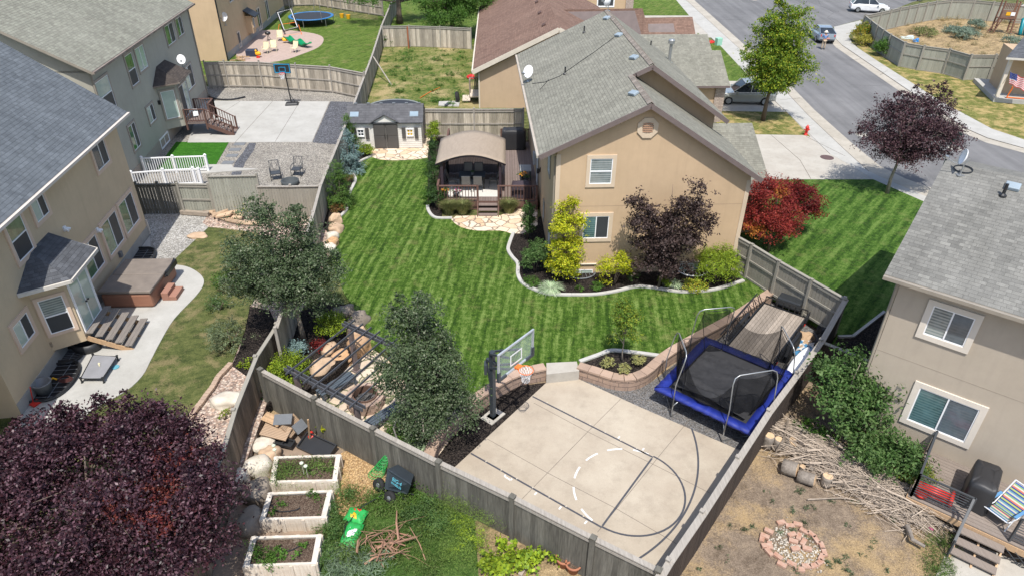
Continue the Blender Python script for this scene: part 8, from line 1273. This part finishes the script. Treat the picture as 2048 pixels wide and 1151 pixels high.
shrub('shrub', 'green vine shoot climbing the grey fence above the junk pile', 'plant', g(662, 868, 0), .3, .8, L_LIME, 220, .12, 94, asp=.7); shrub('shrub', 'small bush against the fence of the weedy yard', 'shrub', g(776, 92), .6, 1.2, L_MID, 1100, .12, 95)
# garden plants at the front
patch('vine', 'bright green grape vine sprawling up the grey fence at the bottom', 'vine', [(1000, 1125, .35, .25, .2), (985, 1128, .25, .2, .18), (1025, 1125, .3, .2, .15), (1012, 1090, .13, .1, .4), (1060, 1118, .25, .12, .12), (1098, 1120, .12, .1, .1)], 1700, .11, L_BOX, 101, z=.3, asp=.8, clump=.1)
patch('fennel_patch', 'tall feathery fennel clump at the foot of the grey fence', 'plant', [(905, 1020, .5, .45, .5), (940, 1065, .6, .5, .5), (890, 1080, .7, .5, .4), (935, 1110, .6, .4, .4), (965, 1040, .3, .3, .4)], 15000, .06, L_FENN, 102, z=.4, asp=.14, clump=.16, per=24)
def st(o): o['kind'] = 'stuff'; return o
st(patch('weeds', 'low tangled green weeds around the bags and cut branches', 'weeds', [(700, 1000, .4, .5, .08), (740, 1010, .7, .4, .1), (800, 1010, .7, .3, .1), (760, 1090, 1.1, .7, .12), (690, 1110, .6, .5, .15), (840, 1050, .6, .6, .12), (660, 1060, .25, .6, .12), (850, 1130, .8, .4, .12)], 20000, .09, L_WEED, 103, z=.08, asp=.2, clump=.14, shell=.1, upb=.2)); st(patch('weeds', 'pale strap leaved weeds below the nearest raised bed', 'weeds', [(700, 1120, .5, .4, .12), (665, 1140, .4, .3, .14), (740, 1130, .4, .3, .1)], 3500, .15, leafm('strap_weed', [(.14, .2, .12), (.2, .26, .17), (.09, .14, .07)]), 104, z=.1, asp=.14, clump=.14, shell=.1))
patch('weed_clump', 'green weed tuft along the top of the grey fence line by the wheelbarrow', 'weeds', [(840, 985, .25, .2, .1), (755, 1000, .3, .2, .12)], 900, .09, L_MID, 105, z=.1, asp=.3)
rr = random.Random(3); bl = []
for k in range(120):
    x, y = rr.uniform(1400, 1840), rr.uniform(930, 1150)
    if (x-1340)*.9 < (1151-y)*.72+20: continue
    p = g(x, y, .03); bl.append((p.x, p.y, p.z, rr.uniform(.04, .12), rr.uniform(.04, .12), .04))
t = thing('weed_tufts', 'small scattered green weed tufts on the bare dirt yard', 'weeds', (bl[0][0], bl[0][1], 0)); t['kind'] = 'stuff'; leaves('foliage', bl, 3200, .05, L_DKGREEN, t, 6, clump=.04, per=10, asp=.4)
bl = []
for k in range(170):
    p = g(rr.uniform(775, 940), rr.uniform(100, 210), .44); bl.append((p.x, p.y, p.z, rr.uniform(.15, .5), rr.uniform(.1, .3), .07))
t = thing('weed_tufts', 'uneven tall weed tufts all over the weedy yard', 'weeds', (bl[0][0], bl[0][1], .4)); t['kind'] = 'stuff'; leaves('foliage', bl, 9000, .16, L_MID, t, 7, clump=.12, per=10, asp=.25)
bl = []
for k in range(130):
    p = g(rr.uniform(1760, 2040), rr.uniform(30, 110), .5); bl.append((p.x, p.y, p.z, rr.uniform(.2, .6), rr.uniform(.2, .5), .12))
t = thing('dry_brush', 'dry straw coloured tufts across the fenced straw yard', 'dry grass', (bl[0][0], bl[0][1], .4)); t['kind'] = 'stuff'; leaves('foliage', bl, 14000, .2, leafm('straw_and_olive', [(.42, .32, .17), (.26, .22, .11), (.14, .15, .06), (.5, .38, .22)]), t, 8, clump=.18, per=12, asp=.15)
patch('tall_weeds', 'tall bushy green weeds between the wheelbarrow and the fennel', 'weeds', [(860, 1015, .3, .25, .35), (875, 1045, .35, .3, .35), (850, 1075, .4, .3, .3), (830, 1030, .25, .2, .25)], 4500, .08, L_BIG, 106, z=.25, asp=.3, clump=.1)
patch('tall_weeds', 'lime coloured flowering weeds among the fennel', 'weeds', [(925, 1045, .25, .2, .3), (948, 1078, .3, .25, .3), (915, 1095, .3, .2, .25), (965, 1065, .15, .15, .2)], 1300, .05, L_BOX, 107, z=.55, asp=.4, clump=.07)
patch('tall_weeds', 'dark green weeds at the foot of the nearest raised bed', 'weeds', [(655, 1020, .2, .35, .2), (668, 1060, .2, .3, .25), (690, 985, .2, .2, .15), (655, 1100, .2, .3, .25)], 4200, .09, L_BIG, 108, z=.15, asp=.25, clump=.1)
bl = []
for k in range(90):
    p = g(rr.uniform(1850, 1905), rr.uniform(1070, 1150), .04); bl.append((p.x, p.y, p.z, rr.uniform(.1, .25), rr.uniform(.1, .2), .04))
t = thing('grass_tufts', 'ragged green grass along the edge of the concrete path by the deck stairs', 'grass', (bl[0][0], bl[0][1], 0)); t['kind'] = 'stuff'; leaves('foliage', bl, 5000, .06, L_WEED, t, 9, clump=.08, per=10, asp=.25)
# plants along the gable bed path etc: street shrubs
for lb, x, y, r_, h, m_, n, sd in (('tall green and orange shrub at the street corner of the grey green fence', 1720, 84, .85, 2.0, leafm('leaf_green_orange', [(.07, .16, .02), (.12, .2, .02), (.5, .3, .04), (.1, .18, .02)]), 3600, 111), ('low yellow shrub below the tall one at the street fence corner', 1729, 92, .95, 1.1, leafm('leaf_gold', [(.34, .3, .05), (.22, .24, .04), (.45, .36, .08)]), 3000, 112), ('dark green shrub nearest the greige house along the street fence', 1768, 113, .95, 1.7, L_MID, 4000, 113), ('grey green sagebrush in the middle of the straw yard', 1925, 78, 1.25, 1.1, L_SAGE, 4500, 114), ('paler sagebrush left of the large one', 1905, 68, .9, .8, L_SAGE, 2200, 115), ('small sagebrush behind the large one', 1950, 58, .8, 1.0, L_SAGE, 2200, 116), ('small sagebrush by the dark roofed porch house', 2022, 88, .9, .7, L_SAGE, 1500, 117), ('green shrub against the back fence of the straw yard', 1958, 32, .8, 1.1, L_MID, 1600, 118), ('olive weeds in the middle of the straw yard left of the sagebrush', 1848, 72, 1.3, .8, L_GRASS, 2400, 119), ('green shrub on the far side of the back fence near the white car', 1835, 2, .8, 1.5, L_MID, 1200, 120)): shrub('shrub', lb, 'shrub', g(x, y), r_, h, m_, n, .12, sd, None, .12)
# ---------------------------------------------------------------- street things
def car(label, P0, P1, L, W_, H, paint, kind='suv', group='cars on the street', plate=False):
    """P0 rear centre, P1 front centre (ground)."""
    d = (P1-P0).normalized(); c = (P0+P1)/2; t = thing('car', label, 'car', V((c.x, c.y, P0.z)), group); f = Fr(c, math.degrees(math.atan2(d.y, d.x))); z = P0.z; h = L/2
    if kind == 'suv': lo = [(-h, .35, .72), (-h+.02, .35, .98), (-h*.62, .25, 1.02), (-h*.1, .2, 1.0), (h*.42, .22, .98), (h*.8, .3, .88), (h*.97, .35, .72), (h, .35, .5)]; top = [(-h+.12, 1.0), (-h*.80, 1.50), (-h*.62, H), (-h*.1, H+.02), (h*.12, H-.04), (h*.46, .98)]
    else: lo = [(-h, .35, .70), (-h+.03, .35, 1.0), (-h*.7, .25, 1.03), (-h*.1, .2, .96), (h*.42, .22, .9), (h*.8, .3, .76), (h*.97, .35, .62), (h, .35, .48)]; top = [(-h*.96, 1.02), (-h*.42, 1.38), (-h*.1, H), (h*.14, H-.04), (h*.55, .92)]
    ws = [.84, .9, 1, 1, 1, .97, .88, .72]; mb = MB(); secs = []
    for (u, zb, zt), w_ in zip(lo, ws):
        y = W_/2*w_; secs.append([f.p(u, -y*.92, z+zb), f.p(u, -y, z+zb+.12), f.p(u, -y, z+zt-.16), f.p(u, -y*.9, z+zt), f.p(u, y*.9, z+zt), f.p(u, y, z+zt-.16), f.p(u, y, z+zb+.12), f.p(u, y*.92, z+zb)])
    n = 8; mb.add([p for s in secs for p in s], [(i*n+j, i*n+(j+1) % n, (i+1)*n+(j+1) % n, (i+1)*n+j) for i in range(len(secs)-1) for j in range(n)]+[tuple(range(n-1, -1, -1)), tuple((len(secs)-1)*n+j for j in range(n))]); mb.build('body', paint, t, bev=.04)
    G_ = GLASSC; mb = MB(); k = len(top); vs_ = []
    for s in (-1, 1):
        for i, (u, zz) in enumerate(top): y = W_/2*(.9 if zz < 1.1 else .70); vs_.append(f.p(u, s*y, z+zz-.03))
    mb.add(vs_, [(i, i+1, k+i+1, k+i) for i in range(k-1)]+[tuple(range(k-1, -1, -1)), tuple(range(k, 2*k))]); mb.build('windows', G_, t)
    mb = MB(); rf = [top[i] for i in range(1, k-1)] if kind != 'suv' else [top[i] for i in range(1, k-1)]
    for (u0, z0), (u1, z1) in zip(rf[:-1], rf[1:]): mb.hexa([f.p(u0, -W_*.36, z+z0-.02), f.p(u1, -W_*.36, z+z1-.02), f.p(u1, W_*.36, z+z1-.02), f.p(u0, W_*.36, z+z0-.02), f.p(u0, -W_*.355, z+z0+.015), f.p(u1, -W_*.355, z+z1+.015), f.p(u1, W_*.355, z+z1+.015), f.p(u0, W_*.355, z+z0+.015)])
    for s in (-1, 1):
        for i in (0, k-2): a, b = top[i], top[i+1]; mb.tube([f.p(a[0], s*W_/2*.9, z+a[1]), f.p(b[0], s*W_/2*.71, z+b[1])], .04, 5)
        mb.tube([f.p(-h*.1, s*W_/2*.905, z+1.0), f.p(-h*.15, s*W_/2*.71, z+H-.02)], .035, 5)
    mb.build('roof', paint, t, bev=.015)
    for u in (-h*.62, h*.62):
        for s in (-1, 1):
            ax = Matrix.Rotation(R(90), 3, f.u); c_ = f.p(u, s*(W_/2-.1), z+.33); mb = MB(); mb.lathe(c_, [(.2, -.11), (.32, -.11), (.335, 0), (.32, .11), (.2, .11)], 20, ax=ax); w_ = mb.build('wheel', RUBBER, t, True); mb = MB(); mb.lathe(c_, [(.21, -.125), (.1, -.1), (.1, .1), (.21, .125)], 10, ax=ax); mb.build('rim', GALV if kind != 'drive' else BLK, w_)
    for s in (-1, 1):
        mb = MB(); mb.box(f, -h-.01, -h+.18, s*W_*.40-.1*(s > 0)-.0, s*W_*.40+.1*(s < 0), z+.72, z+.95); mb.build('tail_light', RED, t, bev=.01); mb = MB(); mb.box(f, h*.9, h*.975, s*W_*.36-.09, s*W_*.36+.09, z+.6, z+.75); mb.build('headlight', WHITE, t, bev=.01); mb = MB(); mb.box(f, h*.33, h*.42, s*(W_/2+.09)-.09, s*(W_/2+.09)+.05, z+.95, z+1.08); mb.build('mirror', paint, t, bev=.01)
        for u in (-.15, .95*0+.35): mb = MB(); mb.box(f, u*h-.09, u*h+.09, s*(W_/2+.0)-.012, s*(W_/2)+.012, z+.84, z+.87); mb.build('door_handle', paint, t)
    mb = MB(); mb.box(f, -h-.015, -h+.05, -W_*.4, W_*.4, z+.32, z+.48); mb.box(f, h-.06, h+.012, -W_*.34, W_*.34, z+.3, z+.42); mb.build('bumper_trim', DGREY, t)
    if plate: mb = MB(); mb.box(f, -h-.03, -h-.016, -.24, .24, z+.5, z+.64); mb.build('licence_plate', M('plate', (.62, .3, .24)), t)
    return t
GLASSC = glass('car_glass', (.012, .015, .018), refl=.7)
car('blue grey hatchback parked at the kerb with a person behind it', g(1663, 98), g(1622, 62), 4.3, 1.8, 1.46, M('paint_blue_grey', (.30, .36, .42), (.27, .33, .39), rough=.25, metal=.35, coat=.6), 'sedan', plate=True)
car('white compact sport utility car parked at the top beside the corner fence', g(1697, 22), g(1775, 26), 4.5, 1.85, 1.66, M('paint_white', (.78, .78, .78), rough=.25, coat=.6), 'suv')
car('silver sport utility car in the driveway under the tall green tree', g(1526, 205), g(1447, 203), 4.5, 1.85, 1.7, M('paint_silver', (.42, .43, .40), (.38, .39, .37), rough=.25, metal=.5, coat=.6), 'suv')
# person behind the parked car
def skin(name, pts, edges, rad, mat, par, base):
    me = bpy.data.meshes.new(name); me.from_pydata([tuple(V(p)) for p in pts], edges, []); me.materials.append(mat); o = bpy.data.objects.new(name, me); COL.objects.link(o); o.parent = par
    s = o.modifiers.new('skin', 'SKIN'); s.use_smooth_shade = True; sv = me.skin_vertices[0].data
    for i, r_ in enumerate(rad): sv[i].radius = r_ if isinstance(r_, tuple) else (r_, r_)
    sv[0].use_root = True; o.modifiers.new('sub', 'SUBSURF').render_levels = 2; return o
pp = g(1645, 99); person = thing('person', 'person in a white hat, blue shirt and khaki trousers standing behind the blue grey car', 'person', pp); SK = M('skin', (.45, .26, .18)); 
B_p = [(0, 0, .95), (0, 0, 1.2), (0, .02, 1.42), (0, .05, 1.52), (0, .07, 1.64), (-.2, .02, 1.40), (-.27, .08, 1.15), (-.12, .3, 1.12), (.2, .02, 1.40), (.27, .08, 1.15), (.12, .3, 1.12), (-.1, 0, .88), (-.12, .01, .48), (-.13, 0, .08), (-.13, .13, .04), (.1, 0, .88), (.13, .0, .48), (.15, 0, .08), (.15, .13, .04)]
skin('body', B_p, [(0, 1), (1, 2), (2, 3), (3, 4), (2, 5), (5, 6), (6, 7), (2, 8), (8, 9), (9, 10), (0, 11), (11, 12), (12, 13), (13, 14), (0, 15), (15, 16), (16, 17), (17, 18)], [(.15, .1), (.14, .1), (.15, .09), .055, (.085, .1), .06, .045, .035, .06, .045, .035, .08, .06, .045, .04, .08, .06, .045, .04], SK, person, pp)
skin('shirt', [(0, 0, .98), (0, 0, 1.2), (0, .01, 1.42), (-.2, .02, 1.41), (-.27, .07, 1.18), (.2, .02, 1.41), (.27, .07, 1.18)], [(0, 1), (1, 2), (2, 3), (3, 4), (2, 5), (5, 6)], [(.185, .13), (.175, .125), (.175, .115), .085, .07, .085, .07], M('blue_shirt', (.16, .26, .48)), person, pp)
skin('trousers', [(0, 0, .95), (-.1, 0, .85), (-.12, .01, .48), (-.13, 0, .1), (.1, 0, .85), (.13, 0, .48), (.15, 0, .1)], [(0, 1), (1, 2), (2, 3), (0, 4), (4, 5), (5, 6)], [(.18, .125), .11, .085, .075, .11, .085, .075], M('khaki', (.46, .36, .25)), person, pp)
mb = MB(); mb.lathe(pp+V((0, .07, 1.66)), [(.24, 0), (.25, .01), (.12, .03), (.11, .13), (.07, .16), (.01, .165)], 18); mb.build('hat', M('straw_hat', (.72, .68, .58)), person, True)
for s in (-.13, .15): mb = MB(); rock(mb, pp+V((s, .05, .05)), .06, .15, .06, 1, rz=0, amp=.02); mb.build('shoe', DGREY, person, True)
# hydrant
hb_ = g(1611, 271); t = thing('fire_hydrant', 'red fire hydrant on the grass corner by the driveway', 'fire hydrant', hb_); mb = MB(); mb.lathe(hb_, [(.14, 0), (.14, .06), (.1, .08), (.1, .5), (.13, .52), (.13, .56), (.11, .6), (.07, .7), (.03, .72), (.03, .77)], 14); mb.build('barrel', RED, t, True); mb = MB(); mb.lathe(hb_+Z*.42, [(.05, -.19), (.055, .19)], 10, ax=Matrix.Rotation(R(90), 3, 'Y')); mb.lathe(hb_+V((0, -.1, .4)), [(.06, -.06), (.07, .06)], 10, ax=Matrix.Rotation(R(90), 3, 'X')); mb.build('outlet', RED, t)
c = g(1654, 315, .436); mb = MB(); mb.lathe(c, [(.42, -.02), (.42, .004), (.01, .005)], 28); tag(mb.build('manhole_cover', M('rusty_cover', (.12, .075, .07), (.08, .05, .05), bp=.4, bs=20)), 'round rusty manhole cover in the pale driveway apron', 'manhole cover')
for lb, x, y in (('pale round cover in the road under the edge of the purple street tree', 1910, 297), ('pale round cover in the road at the left of the purple street tree', 1724, 270), ('pale round cover at the far top of the road', 1508, 0)): mb = MB(); mb.lathe(g(x, y, .392), [(.42, -.01), (.42, .002), (.01, .003)], 24); tag(mb.build('manhole_cover', CONC), lb, 'manhole cover')
c = g(1436, 91); mb = MB(); mb.box(Fr(c, 20), -.3, .3, -.25, .25, .4, 1.15); tag(mb.build('utility_box', MINT, bev=.04), 'mint green utility box on the front grass beside the sidewalk', 'utility box')
mb = MB(); rock(mb, g(1422, 84, .55), .35, .2, .16, 4, amp=.4); tag(mb.build('red_mower', RED), 'small red machine on the grass near the mint green box', 'mower')
# street lamp
lb_ = g(1866, 388); ltop = g(1899, 283, 0); 
def hgt_at(b, y):
    lo, hi = 0., 9.
    for _ in range(40):
        m_ = (lo+hi)/2; q = V((b.x, b.y, m_))-V((0, 0, CAMH)); yy = 575.5-F*q.dot(u2)/q.dot(fw)
        if yy > y: lo = m_
        else: hi = m_
    return lo
lbase = g(1868, 384); 
zt = hgt_at(lbase, 276); t = thing('street_lamp', 'dark green street lamp rising behind the purple street tree', 'street lamp', lbase); mb = MB(); mb.lathe(lbase, [(.12, 0), (.1, .5), (.055, .6), (.045, zt-.7)], 12); mb.build('pole', LGREEN, t, True); mb = MB(); mb.lathe(lbase, [(.07, zt-.72), (.13, zt-.65), (.13, zt-.5), (.18, zt-.42), (.22, zt-.15)], 12); mb.build('lantern', M('lamp_glass', (.12, .28, .26), rough=.2), t, True); mb = MB(); mb.lathe(lbase, [(.3, zt-.15), (.32, zt-.12), (.2, zt-.02), (.04, zt+.04), (.02, zt+.1)], 16); mb.build('lamp_cap', LGREEN, t, True)
# playset
ps0 = g(2000, 66); t = thing('playset', 'tall weathered wooden playset tower with climbing wall and roof in the straw yard', 'playset', ps0); f = Fr(ps0, -18); PW = wood('playset_wood', (.20, .10, .065), (.12, .065, .045), .2); mb = MB()
for u in (-.7, .7):
    for v in (-.6, .6): mb.beam(f.p(u*1.15, v*1.1, ZH), f.p(u, v, ZH+3.4), .12, .12, upv=V((0, 1, 0)))
mb.build('post', PW, t); mb = MB(); mb.box(f, -.75, .75, -.65, .65, ZH+1.5, ZH+1.56); mb.build('platform', PW, t); mb = MB()
for k in range(7): mb.box(f, -.7, .7, -.72, -.68, ZH+1.6+k*.13, ZH+1.7+k*.13)
for k in range(6): mb.box(f, .5, 1.3, -.68, -.62, ZH+.2+k*.28, ZH+.26+k*.28)
for k in range(9): mb.box(f, -.68+k*.16, -.6+k*.16, -.66, -.62, ZH+2.55, ZH+3.2)
mb.build('slatted_panel', PW, t); mb = MB(); mb.box(f, -.3, .1, -.76, -.73, ZH+1.95, ZH+2.3); mb.build('yellow_sign', YEL, t); mb = MB(); mb.box(f, .15, .55, -.76, -.73, ZH+1.95, ZH+2.3); mb.build('white_sign', WHITE, t)
mb = MB()
for k in range(7): mb.beam(f.p(-1.5+k*.1, -.9+k*.04, ZH+.1+k*.22), f.p(-.9+k*.06, -.9+k*.04, ZH+.1+k*.22), .06, .05)
mb.beam(f.p(-1.6, -.95, ZH), f.p(-.8, -.6, ZH+1.6), .05, .1); mb.beam(f.p(-1.0, -.95, ZH), f.p(-.4, -.6, ZH+1.6), .05, .1); mb.build('ladder', PW, t); mb = MB()
for s in (-.22, .22): mb.tube([f.p(1.9+s, -.9, ZH+.08), f.p(1.9+s, -.6, ZH+.6), f.p(1.9+s, -.3, ZH+1.45), f.p(1.9+s, -.1, ZH+1.55)], .2, 8)
mb.build('slide', TEAL, t, True); mb = MB(); mb.poly([f.p(.9, -.4, ZH+2.9), f.p(2.6, -.4, ZH+2.9), f.p(1.9, -.4, ZH+3.7)], .08, -f.v); mb.build('gable_panel', M('white_gable', (.62, .60, .56)), t); mb = MB(); mb.beam(f.p(2.4, -.1, ZH), f.p(2.4, -.3, ZH+2.9), .12, .12, upv=V((0, 1, 0))); mb.beam(f.p(.6, -.3, ZH+2.86), f.p(2.7, -.3, ZH+2.86), .1, .1); mb.build('swing_beam', PW, t)
for lb, x, y, m_ in (('white and teal rubbish heap in the straw yard', 1815, 76, M('rubbish_teal', (.40, .55, .55), (.6, .6, .56), ns=6)), ('small blue plastic item in the straw yard', 1832, 82, BRBLUE)): mb = MB(); rock(mb, g(x, y, .55), .7 if 'heap' in lb else .3, .3, .2, 8, amp=.5); tag(mb.build('rubbish', m_), lb, 'rubbish')
mb = MB(); f2 = Fr(g(1762, 60), -35)
for k in range(6): mb.box(f2, -.5+k*.18, -.4+k*.18, 0, .03, ZH+.1, ZH+1.7)
mb.box(f2, -.5, .5, -.03, 0, ZH+.2, ZH+.3); mb.box(f2, -.5, .5, -.03, 0, ZH+1.5, ZH+1.6); tag(mb.build('pallet', M('pale_pallet', (.52, .46, .4))), 'pale slatted pallet leaning inside the street fence corner', 'pallet')
# flag on the porch
fp0 = fe.p(.1, -.3, 2.6); t = thing('flag', 'striped red and white flag with blue canton hanging from the porch post', 'flag', fp0); mb = MB(); mb.tube([fe.p(.2, .0, 1.9), fe.p(.1, -.9, 3.1)], .018, 6); mb.build('flagpole', GALV, t); fN, ft_, fB, fNn, fL = nodes('flag_red'); fB.inputs['Base Color'].default_value = (.50, .03, .04, 1); FW = M('flag_white', (.75, .73, .72)); FB_ = M('flag_blue', (.03, .05, .20)); mb = MB(); tp = fe.p(.1, -.85, 3.05)
for i in range(16):
    for j in range(13):
        def q(i, j): return tp+fe.u*(i*.09+.02*j)+Z*(-j*.07-i*.035-.04*math.sin(i*.9+j*.2))+fe.v*(.07*math.sin(i*.9+j*.15))
        mb.add([q(i, j), q(i+1, j), q(i+1, j+1), q(i, j+1)], [(0, 1, 2, 3)], 2 if (i < 6 and j < 7) else (0 if j % 2 == 0 else 1))
mb.build('cloth', [fN, FW, FB_], t); 
mb = MB()
for i in range(5):
    for j in range(4): c = tp+fe.u*(.1+i*.1+.02*j)+Z*(-.06-j*.12-i*.04)-fe.v*.08; mb.lathe(c, [(.012, -.002), (.012, .002)], 5, ax=Matrix.Rotation(R(90), 3, 'X'))
mb.build('stars', FW, t)
mb = MB(); mb.tube([fe.p(.9, .2, .8), fe.p(1.05, .2, 1.6), fe.p(1.0, .2, 1.7)], .05, 6); mb.tube([fe.p(.9, .25, .82), fe.p(3.5, .25, .82)], .05, 6); tag(mb.build('orange_frame', ORANGE), 'orange frame standing on the porch at the right edge', 'frame')  # unidentified orange object, shaped as a bent tube frame
